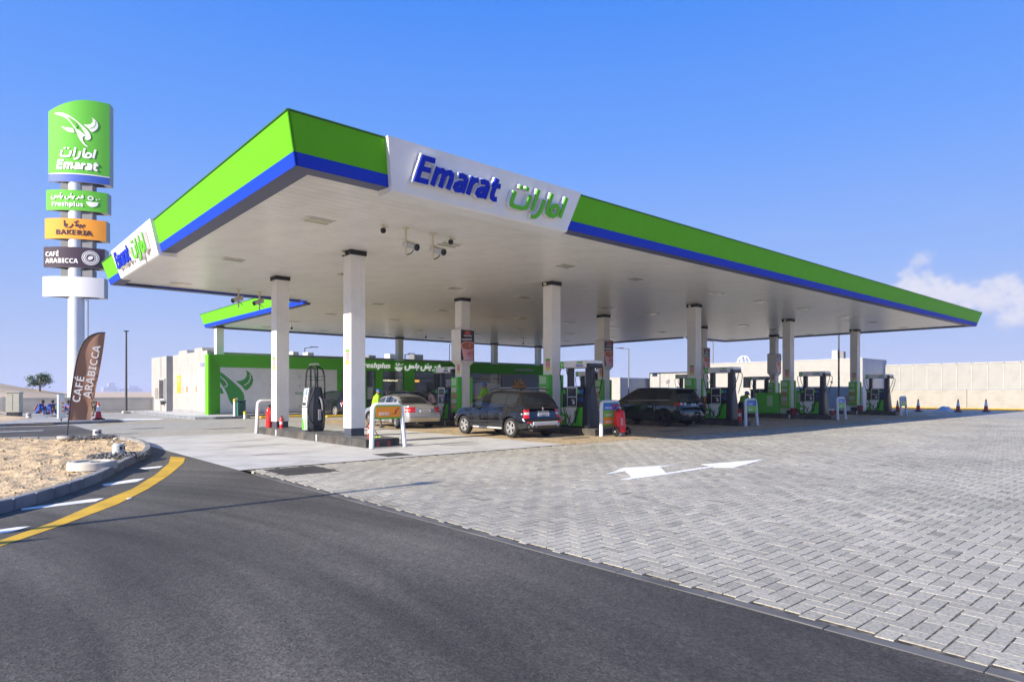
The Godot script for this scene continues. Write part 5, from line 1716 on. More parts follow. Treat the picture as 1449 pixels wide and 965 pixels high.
# ---------------------------------------------------------------- the shop
func make_shop() -> void:
	var o := thing("shop_building", "low white shop with a broad green portal along its front", "shop")
	var W := M("wall_white")
	# side wall towards the sun, in two planes
	obj("side_wall", MB.new().span(P(12.45, 43.6, 0.0), P(12.7, 51.9, 4.19)), W, o)
	obj("rear_side_wall", MB.new().span(P(12.02, 51.9, 0.0), P(12.7, 56.4, 4.15)), W, o)
	obj("step_shade", MB.new().span(P(12.02, 51.86, 0.0), P(12.448, 51.898, 4.15)), M("wall_grey"), o)  # thin sheet over the step face, shade put into its grey
	obj("main_block", MB.new().span(P(12.702, 47.2, 0.0), P(42.6, 56.3, 4.17)), W, o)
	obj("parapet", MB.new().span(P(12.702, 45.15, 3.3), P(42.6, 45.35, 4.17)), M("parapet_shaded", lin(0.42, 0.41, 0.39), 0.6, 0.0, 0.08), o)  # white wall here, with the canopy shade put into its grey
	obj("parapet_cap", MB.new().span(P(12.43, 45.12, 4.172), P(42.62, 45.4, 4.2)), M("alu"), o)
	obj("roof", MB.new().span(P(12.702, 45.352, 3.75), P(42.6, 47.198, 3.9)), W, o)
	obj("right_wall", MB.new().span(P(42.35, 43.55, 0.0), P(42.6, 45.149, 4.17)), W, o)
	# vertical joints of the cladding on the side wall
	var z := 44.4
	while z < 56.2:
		var x := 12.45 if z < 51.9 else 12.02
		obj("cladding_joint", MB.new().span(P(x - 0.004, z - 0.008, 0.2), P(x - 0.0005, z + 0.008, 4.14)), M("joint_grey", lin(0.5, 0.5, 0.49), 0.7), o)
		z += 1.1
	obj("base_course", MB.new().span(P(12.42, 43.62, 0.0), P(12.449, 51.85, 0.3)), M("wall_grey"), o)
	# green portal: lit outer return, splayed lining
	var G := M("shop_green")
	var x0 := 12.32
	var x1 := 42.6
	var zf := 42.95
	var zw := 43.5
	obj("portal_return", MB.new().span(P(x0, zf, 0.0), P(x0 + 0.13, 43.58, 3.92)), M("green"), o)
	var b := MB.new()
	b.poly([P(x0 + 0.132, zf, 0.0), P(x0 + 0.132, zf, 3.92), P(13.2, zw, 3.13), P(13.2, zw, 0.0)], Vector3(1, 0, 1))
	obj("portal_jamb", b, G, o)
	b = MB.new()
	b.poly([P(x0 + 0.132, zf, 3.92), P(x1, zf, 3.92), P(x1, zw, 3.13), P(13.2, zw, 3.13)], Vector3(0, -1, 1))
	b.poly([P(x0 + 0.132, zf, 3.92), P(x1, zf, 3.92), P(x1, 45.14, 3.92), P(x0 + 0.132, 45.14, 3.92)], Vector3.UP)
	obj("portal_head", b, G, o)
	# closed bay with the emblem
	var wall := obj("blank_bay", MB.new().span(P(13.2, zw, 0.1), P(21.25, zw + 0.2, 3.13)), M("bay_white", lin(0.76, 0.77, 0.79), 0.5, 0.0, 0.05), o)
	obj("bay_base", MB.new().span(P(13.2, zw - 0.02, 0.0), P(21.25, zw, 0.16)), M("slate"), o)
	var ft := face(P(13.45, zw - 0.001, 1.74), Vector3.RIGHT)
	bird("wall_emblem", 3.05, 0.012, ft, M("emblem_green", lin(0.04, 0.30, 0.05), 0.5), M("bay_white", lin(0.62, 0.63, 0.65)), o, -0.245)
	for q in [[16.35, 16.36, 0.2, 2.45], [18.55, 18.56, 0.2, 2.45]]:
		obj("door_seam", MB.new().span(P(q[0], zw - 0.004, q[2]), P(q[1], zw - 0.0005, q[3])), M("joint_grey", lin(0.5, 0.5, 0.49)), o)
	obj("door_seam", MB.new().span(P(16.35, zw - 0.004, 2.452), P(18.56, zw - 0.0005, 2.462)), M("joint_grey", lin(0.5, 0.5, 0.49)), o)
	for x in [16.42, 18.42]:
		for y in [0.5, 1.9, 2.55]:
			obj("door_fitting", MB.new().span(P(x, zw - 0.03, y), P(x + 0.07, zw, y + 0.12)), M("steel"), o)
	text("wall_letters", "Growing communities", 0.19, 0.006, face(P(19.55, zw - 0.001, 1.45), Vector3.RIGHT), M("emblem_green", lin(0.04, 0.30, 0.05)), o, true, 0.0, 0.0, HORIZONTAL_ALIGNMENT_CENTER, 2.8)
	rng.seed = 4
	for q in [[2.62, 18.9, 20.4, 0.05], [2.38, 19.1, 20.2, 0.05], [2.0, 18.6, 20.8, 0.02], [1.83, 18.9, 20.5, 0.02]]:
		var x: float = q[1]
		var mk := MB.new()
		while x < q[2]:
			var l := rng.randf_range(0.06, 0.2)
			mk.stroke([Vector2(x, q[0]), Vector2(x + l * 0.5, q[0] - 0.03 * rng.randf()), Vector2(x + l, q[0] + 0.04 * rng.randf())], q[3], 0.006, face(P(0, zw - 0.001, 0), Vector3.RIGHT))
			x += l + 0.05
		obj("small_lettering", mk, M("emblem_green", lin(0.04, 0.30, 0.05)), o)
	# piers
	for q in [[21.25, 21.62], [23.2, 23.62], [24.4, 25.0], [26.9, 27.85], [32.5, 33.3]]:
		obj("green_pier", MB.new().span(P(q[0] + 0.002, zw - 0.02, 0.0), P(q[1], zw + 0.35, 3.128)), G, o)
	# glazed bays with the sales room behind
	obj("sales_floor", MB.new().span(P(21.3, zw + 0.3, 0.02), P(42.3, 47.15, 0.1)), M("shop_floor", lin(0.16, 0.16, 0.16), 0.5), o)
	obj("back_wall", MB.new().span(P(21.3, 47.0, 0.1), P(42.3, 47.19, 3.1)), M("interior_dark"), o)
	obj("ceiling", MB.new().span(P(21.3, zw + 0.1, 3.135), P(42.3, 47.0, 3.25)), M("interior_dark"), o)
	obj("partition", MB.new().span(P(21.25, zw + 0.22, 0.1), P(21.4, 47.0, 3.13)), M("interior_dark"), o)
	var gl := glass("shop_glass", lin(0.5, 0.6, 0.62), 0.12)
	for q in [[21.62, 23.2], [23.62, 24.4], [25.0, 26.9], [27.85, 30.2], [30.25, 32.5], [33.3, 36.9]]:
		var w := obj("window", MB.new().span(P(q[0], zw + 0.05, 0.12), P(q[1], zw + 0.09, 0.2)).span(P(q[0], zw + 0.05, 2.62), P(q[1], zw + 0.09, 2.68)).span(P(q[0], zw + 0.051, 0.2), P(q[0] + 0.05, zw + 0.089, 3.12)).span(P(q[1] - 0.05, zw + 0.051, 0.2), P(q[1], zw + 0.089, 3.12)), M("slate"), o)
		var pn := MB.new()
		pn.poly([P(q[0] + 0.05, zw + 0.07, 0.2), P(q[1] - 0.05, zw + 0.07, 0.2), P(q[1] - 0.05, zw + 0.07, 3.12), P(q[0] + 0.05, zw + 0.07, 3.12)], Vector3(0, 0, 1))
		obj("pane", pn, gl, w)
	for q in [[22.0, 0.9], [25.3, 0.8], [26.2, 0.7], [28.4, 1.0], [30.0, 1.3], [31.6, 0.7]]:
		var sh := obj("display_shelf", MB.new().span(P(q[0], 45.6, 0.1), P(q[0] + q[1], 46.1, 1.7)), M("slate"), o)
		for k in 3:
			for j in 4:
				obj("goods", MB.new().box(P(q[0] + (j + 0.5) * q[1] / 4, 45.55, 0.45 + k * 0.5), Vector3(q[1] / 5, 0.3, 0.12), 0.01), M(["goods_a", "goods_b", "goods_c", "goods_d"][(j + k) % 4], [lin(0.5, 0.08, 0.05), lin(0.5, 0.45, 0.35), lin(0.05, 0.2, 0.4), lin(0.55, 0.35, 0.05)][(j + k) % 4], 0.5), sh)
	obj("window_poster", MB.new().span(P(23.75, zw + 0.1, 1.0), P(24.2, zw + 0.12, 1.9)), M("poster_pale", lin(0.45, 0.5, 0.48), 0.5), o)
	obj("menu_board", MB.new().span(P(30.55, zw + 0.1, 1.15), P(31.7, zw + 0.12, 2.55)), M("poster_grey", lin(0.5, 0.5, 0.5), 0.5), o)
	obj("menu_picture", MB.new().span(P(31.1, zw + 0.09, 1.75), P(31.35, zw + 0.099, 2.0)), M("red"), o)
	for q in [[30.65, 1.3], [30.65, 1.75], [30.65, 2.15], [31.35, 1.3]]:
		obj("menu_picture", MB.new().span(P(q[0], zw + 0.09, q[1]), P(q[0] + 0.3, zw + 0.099, q[1] + 0.3)), M("iron"), o)
	# lit lettering hanging inside
	rng.seed = 9
	var lt := MB.new()
	var x := 25.2
	while x < 26.7:
		var l := rng.randf_range(0.07, 0.17)
		lt.box(P(x + l / 2, 44.2, 2.42 + rng.randf_range(-0.015, 0.015)), Vector3(l, rng.randf_range(0.08, 0.13), 0.03), 0.005)
		x += l + 0.04
	obj("lit_sign", lt, glow("glow_cream", lin(0.75, 0.7, 0.4), 0.7), o)
	obj("lit_sign", MB.new().span(P(28.0, 44.2, 2.33), P(28.75, 44.23, 2.5)), glow("glow_orange", lin(0.8, 0.36, 0.03), 0.7), o)
	for q in [[33.1, 2.2], [33.8, 2.2]]:
		obj("lit_sign", MB.new().box(P(q[0], 44.3, q[1]), Vector3(0.3, 0.1, 0.04), 0.02), glow("glow_lime", lin(0.5, 0.7, 0.05), 0.6), o)
	# shutters and the grey bakery wall
	for k in 5:
		obj("shutter_panel", MB.new().span(P(33.38 + k * 0.71, zw + 0.14, 0.9), P(33.38 + k * 0.71 + 0.695, zw + 0.17, 2.3)), M("shutter", lin(0.36, 0.37, 0.36), 0.5, 0.0, 0.08), o)
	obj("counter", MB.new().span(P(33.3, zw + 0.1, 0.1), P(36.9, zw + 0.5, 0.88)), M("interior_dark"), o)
	obj("grey_wall", MB.new().span(P(36.92, zw + 0.0, 0.0), P(42.34, zw + 0.25, 3.128)), M("bakery_grey", lin(0.20, 0.20, 0.215), 0.7, 0.0, 0.06), o)
	text("bakery_letters", "BAKERIA", 0.30, 0.06, face(P(38.9, zw - 0.001, 2.02), Vector3.RIGHT), M("amber"), o, true, 0.0, 0.0, HORIZONTAL_ALIGNMENT_CENTER, 1.6)
	arabic("bakery_arabic", AR_BAKERY, 2.3, 6.1, 0.3, 0.3, 0.06, face(P(38.9, zw - 0.001, 2.34), Vector3.RIGHT), 0.0, M("amber"), o)
	# lettering on the green head
	var hz := 43.12
	text("name_letters", "Freshplus", 0.36, 0.08, face(P(24.15, hz, 3.5), Vector3.RIGHT), glow("sign_lit", lin(0.8, 0.8, 0.8), 0.22), o, true, 0.2, 0.0, HORIZONTAL_ALIGNMENT_CENTER, 2.5)
	bowl("bowl_emblem", 0.78, 0.06, face(P(26.15, hz, 3.49), Vector3.RIGHT), M("sign_lit"), o)
	arabic("name_arabic", AR_SHOP, 1.9, 9.8, 0.28, 0.41, 0.06, face(P(28.35, hz, 3.42), Vector3.RIGHT), 0.15, M("sign_lit"), o)
	text("store_letters", "Al BAZZAMINE", 0.2, 0.05, face(P(39.3, hz + 0.1, 3.5), Vector3.RIGHT), M("letter_pale", lin(0.45, 0.48, 0.45), 0.5), o, true, 0.2, 0.0, HORIZONTAL_ALIGNMENT_CENTER, 2.3)
	# side wall fittings
	for q in [[50.72, 49.72, 1.45, 2.72, "amber"], [48.75, 47.5, 1.45, 2.72, "print_white"], [46.4, 45.4, 1.45, 2.72, "print_white"]]:
		var p := obj("wall_poster", MB.new().span(P(12.435, q[1], q[2]), P(12.4455, q[0], q[3])), M(q[4], lin(0.72, 0.71, 0.70), 0.5), o)
		obj("poster_picture", MB.new().span(P(12.43, q[1] + 0.25, 1.5), P(12.4345, q[0] - 0.2, 1.95)), M("poster_food", lin(0.42, 0.22, 0.13), 0.5) if q[4] != "amber" else M("orange"), p)
		obj("poster_picture", MB.new().span(P(12.43, q[1] + 0.35, 2.3), P(12.4345, q[0] - 0.3, 2.5)), M("poster_soft", lin(0.62, 0.5, 0.42), 0.5) if q[4] != "amber" else M("amber_pale", lin(0.85, 0.6, 0.3), 0.5), p)
	var d := obj("side_door", MB.new().span(P(12.43, 44.05, 0.15), P(12.4495, 45.15, 3.1)), M("door_white", lin(0.66, 0.66, 0.65), 0.5), o)
	obj("handle", MB.new().span(P(12.40, 44.95, 1.1), P(12.43, 45.03, 1.3)), M("steel"), d)
	obj("door_sign", MB.new().span(P(12.42, 44.2, 3.2), P(12.4495, 45.0, 3.42)), M("sign_blue", lin(0.2, 0.23, 0.4), 0.5), o)
	obj("wall_camera", MB.new().box(P(12.36, 44.8, 2.7), Vector3(0.14, 0.1, 0.1), 0.02), M("cream"), o)
	var dw := obj("service_window", MB.new().span(P(11.90, 52.05, 0.95), P(12.019, 53.6, 2.52)), M("alu"), o)
	obj("pane", MB.new().span(P(11.895, 52.15, 1.05), P(11.8995, 53.5, 2.42)), M("dark_glass"), dw)
	obj("shelf", MB.new().span(P(11.6, 51.95, 0.86), P(12.019, 53.7, 0.94)), M("alu"), dw)
	obj("shelf_bracket", MB.new().span(P(11.75, 52.3, 0.6), P(12.019, 52.5, 0.858)), M("pole_pale"), dw)
	var vt := obj("vent_grille", MB.new().span(P(11.99, 54.3, 1.02), P(12.0195, 55.2, 1.82)), M("vent", lin(0.25, 0.23, 0.22), 0.6), o)
	for k in 6:
		obj("louvre", MB.new().box(P(11.98, 54.75, 1.1 + k * 0.13), Vector3(0.02, 0.02, 0.8)), M("pole_pale"), vt)
	# roof furniture
	for q in [[49.2, 51.6], [45.6, 47.6]]:
		var c := MB.new()
		var a := [P(12.75, q[0], 4.17), P(12.75, q[1], 4.17), P(12.75, q[0] + 0.2, 4.5), P(12.75, q[1] - 0.1, 4.5)]
		var rr := Vector3(1.3, 0, 0)
		c.poly([a[0], a[1], a[3], a[2]], Vector3(-1, 0, 0))
		c.poly([a[0], a[2], a[2] + rr, a[0] + rr], Vector3(0, 0, 1))
		c.poly([a[1], a[3], a[3] + rr, a[1] + rr], Vector3(0, 0, -1))
		c.poly([a[2], a[3], a[3] + rr, a[2] + rr], Vector3.UP)
		c.poly([a[0] + rr, a[1] + rr, a[3] + rr, a[2] + rr], Vector3(1, 0, 0))
		obj("roof_cowl", c, W, o)
	for q in [[20.3, 49.0, 0.5, 0.42, "small pale air conditioner on the shop roof, leftmost of five"], [21.5, 49.0, 0.55, 0.4, "small pale air conditioner on the shop roof, second from the left"], [26.9, 49.0, 0.7, 0.36, "low grey air conditioner on the shop roof above the shop name"], [29.2, 49.0, 1.3, 0.56, "cream air handling unit on the shop roof left of a rear column"], [31.5, 49.0, 1.0, 0.6, "dark grey air conditioner on the shop roof, right of the cream unit"]]:
		var u := thing("air_conditioner", q[4], "air conditioner", P(q[0], q[1], 4.17), 0.0, "units on the shop roof")
		var dark: bool = q[3] == 0.6 or q[3] == 0.36
		obj("casing", MB.new().box(Vector3(0, q[3] / 2 + 0.08, 0), Vector3(q[2], q[3], 0.9), 0.03), M("ac_dark", lin(0.16, 0.16, 0.165), 0.6) if dark else M("ac_pale", lin(0.52, 0.52, 0.48), 0.6), u)
		for k in int(q[2] / 0.25):
			obj("side_slat", MB.new().box(Vector3(-q[2] / 2 + 0.12 + k * 0.25, q[3] / 2 + 0.08, 0.455), Vector3(0.05, q[3] * 0.8, 0.02)), M("ac_line", lin(0.3, 0.3, 0.28), 0.6), u)
		for s in [-1.0, 1.0]:
			obj("foot", MB.new().box(Vector3(s * q[2] * 0.4, 0.04, 0), Vector3(0.08, 0.08, 0.8)), M("steel"), u)
	# pavement round the shop
	struct("shop_pavement", sheet(pts([[10.5, 56.5], [10.4, 39.9], [10.7, 39.2], [11.4, 38.95], [13.4, 38.95], [13.55, 41.8], [42.8, 41.8], [42.8, 43.4], [12.5, 43.4], [12.5, 56.5]]), 0.12, 4.0, Rect2(0, 0, 1, 1), 0.1), mats["concrete"])
	kerb_along("shop_kerb", [Vector2(10.45, 56.3), Vector2(10.38, 39.9), Vector2(10.65, 39.25), Vector2(11.4, 38.9), Vector2(13.45, 38.9), Vector2(13.6, 41.7), Vector2(42.8, 41.7)], 0.95, 0.15, 0.14, M("kerb_blue", lin(0.22, 0.235, 0.27), 0.8, 0.0, 0.3))
	for q in [[16.35, 38.9], [18.15, 37.3], [14.6, 38.6], [20.5, 39.2]]:
		var w := tag(obj("wheel_stop", MB.new().box(Vector3(0, 0.06, 0), Vector3(1.3, 0.12, 0.18), 0.04), M("yellow")), "yellow wheel stop bar before the emblem wall, %s" % ["second from the left", "third from the left", "leftmost", "rightmost"][[16.35, 18.15, 14.6, 20.5].find(q[0])], "wheel stop", "yellow wheel stops")
		w.position = P(q[0], q[1])
	var bin := thing("waste_bin", "teal green waste bin on the pavement by the emblem wall", "bin", P(13.05, 39.3, 0.12))
	obj("tub", MB.new().box(Vector3(0, 0.42, 0), Vector3(0.5, 0.84, 0.5), 0.04), M("teal"), bin)
	obj("lid", MB.new().box(Vector3(0, 0.9, 0), Vector3(0.54, 0.1, 0.54), 0.03), M("teal_dark", lin(0.006, 0.06, 0.05), 0.5), bin)
	for k in 5:
		obj("rib", MB.new().box(Vector3(-0.2 + k * 0.1, 0.42, 0.253), Vector3(0.02, 0.7, 0.012)), M("teal_dark", lin(0.006, 0.06, 0.05)), bin)
	for q in [[12.72, 39.25, "white bollard with yellow top at the left of the teal bin"], [12.95, 38.2, "low yellow topped bollard before the teal bin"]]:
		var p := thing("bollard", q[2], "bollard", P(q[0], q[1], 0.12 if q[1] > 38.9 else 0.0), 0.0, "bollards by the bin")
		var hgt := 1.0 if q[1] > 39.0 else 0.4
		obj("post", MB.new().lathe([Vector2(0.075, 0), Vector2(0.075, hgt - 0.14)], 14), M("rail_white"), p)
		obj("cap", MB.new().lathe([Vector2(0.08, hgt - 0.14), Vector2(0.08, hgt), Vector2(0.05, hgt + 0.03), Vector2(0, hgt + 0.03)], 14), M("yellow"), p)

func bowl(called: String, size: float, depth: float, t: Transform3D, m: Material, parent: Node) -> void:
	var b := MB.new()
	var p := PackedVector2Array()
	for i in 13:
		var a := PI + PI * i / 12.0
		p.append(Vector2(cos(a) * 0.42, sin(a) * 0.42 - 0.06) * size)
	b.prism(p, depth, t)
	var q := PackedVector2Array()
	var r := []
	for i in 15:
		var a := TAU * i / 14.0
		r.append(Vector2(-0.12 + cos(a) * 0.17, 0.24 + sin(a) * 0.15) * size)
	b.stroke(r, 0.09 * size, depth + 0.001, t)
	for c in [[0.28, 0.16, 0.06], [0.47, 0.24, 0.045]]:
		q = PackedVector2Array()
		for i in 10:
			var a := TAU * i / 10.0
			q.append(Vector2(c[0] + cos(a) * c[2], c[1] + sin(a) * c[2]) * size)
		b.prism(q, depth, t)
	obj(called, b, m, parent)

# ---------------------------------------------------------------- totem, flag, walls, lamps, dune
# a panel of the totem: lens plan with a sharp left end and a blunt right end, drawn in local x (along) and z (towards the viewer)
func lens_plan(half: float, n := 14) -> Array:
	var front := []
	var back := []
	for i in n + 1:
		var t := float(i) / n
		var x := lerpf(-half, half, t)
		var bulge := 1.0 - pow(2.0 * t - 1.0, 2.0)
		front.append(Vector2(x, 0.05 + 0.32 * bulge))
		back.append(Vector2(x, 0.05 - 0.50 * smoothstep(0.0, 0.55, t) - 0.05 * bulge))
	return [front, back]

func totem_panel(o: Node3D, called: String, y0: float, y1: float, half: float, face_m: Material, slope := 0.0) -> MeshInstance3D:
	var pl := lens_plan(half)
	var rows := []
	var lo := PackedVector3Array()
	var hi := PackedVector3Array()
	var top := func(x: float) -> float:
		if slope == 0.0:
			return y1
		var t := (x + half) / (2 * half)
		return y1 - slope * pow(maxf(0.0, 0.75 - t) / 0.75, 1.8) - 0.04 * maxf(0.0, t - 0.75)
	for q in pl[0]:
		lo.append(Vector3(q.x, y0, q.y))
		hi.append(Vector3(q.x, top.call(q.x), q.y))
	var b := MB.new()
	b.grid([lo, hi], true)
	var f := obj(called, b, face_m, o)
	var s := MB.new()
	var l2 := PackedVector3Array()
	var h2 := PackedVector3Array()
	for q in pl[1]:
		l2.append(Vector3(q.x, y0, q.y))
		h2.append(Vector3(q.x, top.call(q.x), q.y))
	s.grid([l2, h2], false)
	for e in [0, pl[0].size() - 1]:
		s.poly([lo[e], l2[e], h2[e], hi[e]], Vector3(-1 if e == 0 else 1, 0, 0))
	# top closing and an open underside with a pale rim
	for i in pl[0].size() - 1:
		s.poly([hi[i], hi[i + 1], h2[i + 1], h2[i]], Vector3.UP)
	obj("back_shell", s, M("totem_back", lin(0.24, 0.30, 0.29), 0.5), f)
	var r := MB.new()
	for i in pl[0].size() - 1:
		var k0 := Vector3(0, 0, -0.07)
		var k1 := Vector3(0, 0, 0.07)
		r.poly([lo[i], lo[i + 1], lo[i + 1] + k0, lo[i] + k0], Vector3.DOWN)
		r.poly([l2[i], l2[i + 1], l2[i + 1] + k1, l2[i] + k1], Vector3.DOWN)
	var e2: int = pl[0].size() - 1
	r.poly([lo[e2], l2[e2], l2[e2] - Vector3(0.3, -0.001, 0), lo[e2] - Vector3(0.3, -0.001, 0)], Vector3.DOWN)
	obj("under_rim", r, M("cream"), f)
	var d := MB.new()
	for i in pl[0].size() - 1:
		d.poly([lo[i] + Vector3(0, 0.12, 0), lo[i + 1] + Vector3(0, 0.12, 0), l2[i + 1] + Vector3(0, 0.12, 0), l2[i] + Vector3(0, 0.12, 0)], Vector3.DOWN)
	for k in 5:
		d.box(Vector3(-half * 0.3 + k * half * 0.27, y0 + 0.06, -0.06), Vector3(0.05, 0.1, 0.42))
	obj("under_frame", d, M("iron"), f)
	return f

# point on the curved front at height y; x along
func lens_face(half: float, x: float, y: float, off: float) -> Transform3D:
	var t := (x + half) / (2 * half)
	var z := 0.05 + 0.32 * (1.0 - pow(2 * t - 1, 2))
	var sl := -0.32 * 2 * (2 * t - 1) / half
	var right := Vector3(1, 0, sl).normalized()
	var n := right.cross(Vector3.UP)
	return Transform3D(Basis(right, Vector3.UP, n), Vector3(x, y, z) + n * off)

# bend a flat mesh (facing +z) round the front of the panel
func wrap_mesh(m: Mesh, half: float, at: Transform3D, off: float) -> ArrayMesh:
	var src := m.surface_get_arrays(0)
	var v: PackedVector3Array = src[Mesh.ARRAY_VERTEX]
	var n: PackedVector3Array = src[Mesh.ARRAY_NORMAL]
	for i in v.size():
		var p := at * v[i]
		var f := lens_face(half, p.x, p.y, off + p.z)
		v[i] = f.origin
		n[i] = f.basis * (at.basis * n[i])
	src[Mesh.ARRAY_VERTEX] = v
	src[Mesh.ARRAY_NORMAL] = n
	for k in range(Mesh.ARRAY_TANGENT, Mesh.ARRAY_MAX):
		if k != Mesh.ARRAY_INDEX and k != Mesh.ARRAY_TEX_UV:
			src[k] = null
	var o := ArrayMesh.new()
	o.add_surface_from_arrays(Mesh.PRIMITIVE_TRIANGLES, src)
	return o

func on_panel(o: MeshInstance3D, half: float) -> void:
	o.mesh = wrap_mesh(o.mesh, half, o.transform, 0.012)
	o.transform = Transform3D.IDENTITY

const TOTEM := 1.488

func make_totem() -> void:
	# the long side of the panels runs a little away to the right
	var o := thing("totem_sign", "tall station totem of stacked curved sign panels on a grey pole", "sign", P(7.55, 59.85, 0.0), deg_to_rad(-29.7))
	o.scale = Vector3.ONE * TOTEM
	var k := 33.6 / 914.87
	var Y := func(px: float) -> float: return (553.43 - px) * k + 1.6 / TOTEM
	obj("pole", MB.new().lathe([Vector2(0.40, 0.0), Vector2(0.37, 3.0), Vector2(0.34, 15.2), Vector2(0, 15.2)], 28), M("pole_white", lin(0.58, 0.62, 0.66), 0.35, 0.0, 0.05), o)
	obj("base_plate", MB.new().lathe([Vector2(0, 0.05), Vector2(0.6, 0.05), Vector2(0.6, 0.0)], 24), M("steel"), o)
	var half := 1.43
	var g := totem_panel(o, "emblem_panel", Y.call(248.0), Y.call(143.5), half, M("sign_green"), 0.66)
	g.position = Vector3(0.16, 0, 0)
	var rim := totem_panel(o, "blue_band", Y.call(260.0), Y.call(249.6), half, M("totem_blue", lin(0.02, 0.08, 0.42), 0.6))
	rim.position = Vector3(0.16, 0, 0)
	var wl := totem_panel(o, "white_line", Y.call(249.4), Y.call(248.2), half + 0.003, M("sign_white"))
	wl.position = Vector3(0.16, 0, 0)
	var ft := Transform3D(Basis.IDENTITY, Vector3(-0.06, Y.call(187.0), 0))
	bird("bird_emblem", 1.7, 0.015, ft, M("sign_white"), M("sign_green"), g)
	for c in g.get_children():
		if c.name.begins_with("bird") or c.name.begins_with("emblem"):
			on_panel(c, half)
	var a := arabic("arabic_letters", AR_NAME, 0.93, 5.0, 0.25, 0.37, 0.012, Transform3D(Basis.IDENTITY, Vector3(0.0, Y.call(225.0), 0)), 0.2, M("sign_white"), g)
	on_panel(a, half)
	var e := arabic("latin_letters", LATIN_NAME, 0.0, 4.13, 0.23, 0.47, 0.012, Transform3D(Basis.IDENTITY, Vector3(-0.05, Y.call(242.5), 0)), 0.2, M("sign_white"), g)
	on_panel(e, half)
	var list := [["fresh_panel", 271.5, 300.0, "sign_green", 0.06], ["bakery_panel", 311.5, 340.0, "sign_orange", 0.0], ["cafe_panel", 351.5, 380.0, "aubergine", -0.06], ["blank_panel", 393.0, 421.0, "totem_white", -0.1]]
	M("sign_orange", lin(0.78, 0.31, 0.03), 0.6).metallic_specular = 0.3
	M("totem_white", lin(0.66, 0.66, 0.69), 0.5)
	for q in list:
		var p := totem_panel(o, q[0], Y.call(q[2]), Y.call(q[1]), half, M(q[3]))
		p.position = Vector3(q[4], 0, 0)
		obj("spine_frame", MB.new().box(Vector3(0.1, Y.call(q[1]) + 0.2, -0.05), Vector3(1.5, 0.42, 0.5), 0.02), M("spine", lin(0.16, 0.165, 0.175), 0.5), o)
		var mid: float = Y.call((q[1] + q[2]) / 2)
		match q[0]:
			"fresh_panel":
				on_panel(arabic("arabic_letters", AR_SHOP, 1.9, 9.8, 0.26, 0.19, 0.012, Transform3D(Basis.IDENTITY, Vector3(-0.35, mid + 0.12, 0)), 0.1, M("sign_white"), p), half)
				on_panel(text("latin_letters", "Freshplus", 0.22, 0.012, Transform3D(Basis.IDENTITY, Vector3(-0.35, mid - 0.22, 0)), M("sign_white"), p, true, 0.0, 0.0, HORIZONTAL_ALIGNMENT_CENTER, 1.5), half)
				bowl("bowl_emblem", 0.62, 0.012, Transform3D(Basis.IDENTITY, Vector3(0.8, mid, 0)), M("sign_white"), p)
				on_panel(p.get_node("bowl_emblem"), half)
			"bakery_panel":
				on_panel(arabic("arabic_letters", AR_BAKERY, 2.3, 6.1, 0.24, 0.24, 0.012, Transform3D(Basis.IDENTITY, Vector3(0.05, mid + 0.14, 0)), 0.0, M("aubergine"), p), half)
				on_panel(text("latin_letters", "BAKERIA", 0.25, 0.012, Transform3D(Basis.IDENTITY, Vector3(0.0, mid - 0.2, 0)), M("aubergine"), p, true, 0.0, 0.0, HORIZONTAL_ALIGNMENT_CENTER, 1.65), half)
			"cafe_panel":
				on_panel(text("latin_letters", "CAFÉ", 0.23, 0.012, Transform3D(Basis.IDENTITY, Vector3(-0.95, mid + 0.14, 0)), M("sign_white"), p, true, 0.0, 0.0, HORIZONTAL_ALIGNMENT_CENTER, 0.68), half)
				on_panel(text("latin_letters", "ARABICCA", 0.23, 0.012, Transform3D(Basis.IDENTITY, Vector3(-0.5, mid - 0.2, 0)), M("sign_white"), p, true, 0.0, 0.0, HORIZONTAL_ALIGNMENT_CENTER, 1.6), half)
				var b := MB.new()
				for r in [[0.36, 0.03], [0.28, 0.05], [0.2, 0.03]]:
					var ring := []
					for i in 25:
						ring.append(Vector2(cos(TAU * i / 24.0), sin(TAU * i / 24.0)) * r[0])
					b.stroke(ring, r[1], 0.012, Transform3D(Basis.IDENTITY, Vector3(0.83, mid, 0)))
				var bean := PackedVector2Array()
				for i in 14:
					bean.append(Vector2(cos(TAU * i / 14.0) * 0.13, sin(TAU * i / 14.0) * 0.09).rotated(0.6))
				b.prism(bean, 0.012, Transform3D(Basis.IDENTITY, Vector3(0.83, mid, 0)))
				on_panel(obj("round_emblem", b, M("sign_white"), p), half)
	# ladder on the right of the pole
	for s in [-0.11, 0.11]:
		obj("ladder_rail", MB.new().tube([Vector3(0.52, 2.6, s), Vector3(0.52, Y.call(421.0), s)], 0.022, 6), M("alu"), o)
	for i in 12:
		obj("ladder_rung", MB.new().tube([Vector3(0.52, 2.8 + i * 0.3, -0.11), Vector3(0.52, 2.8 + i * 0.3, 0.11)], 0.014, 5), M("alu"), o)

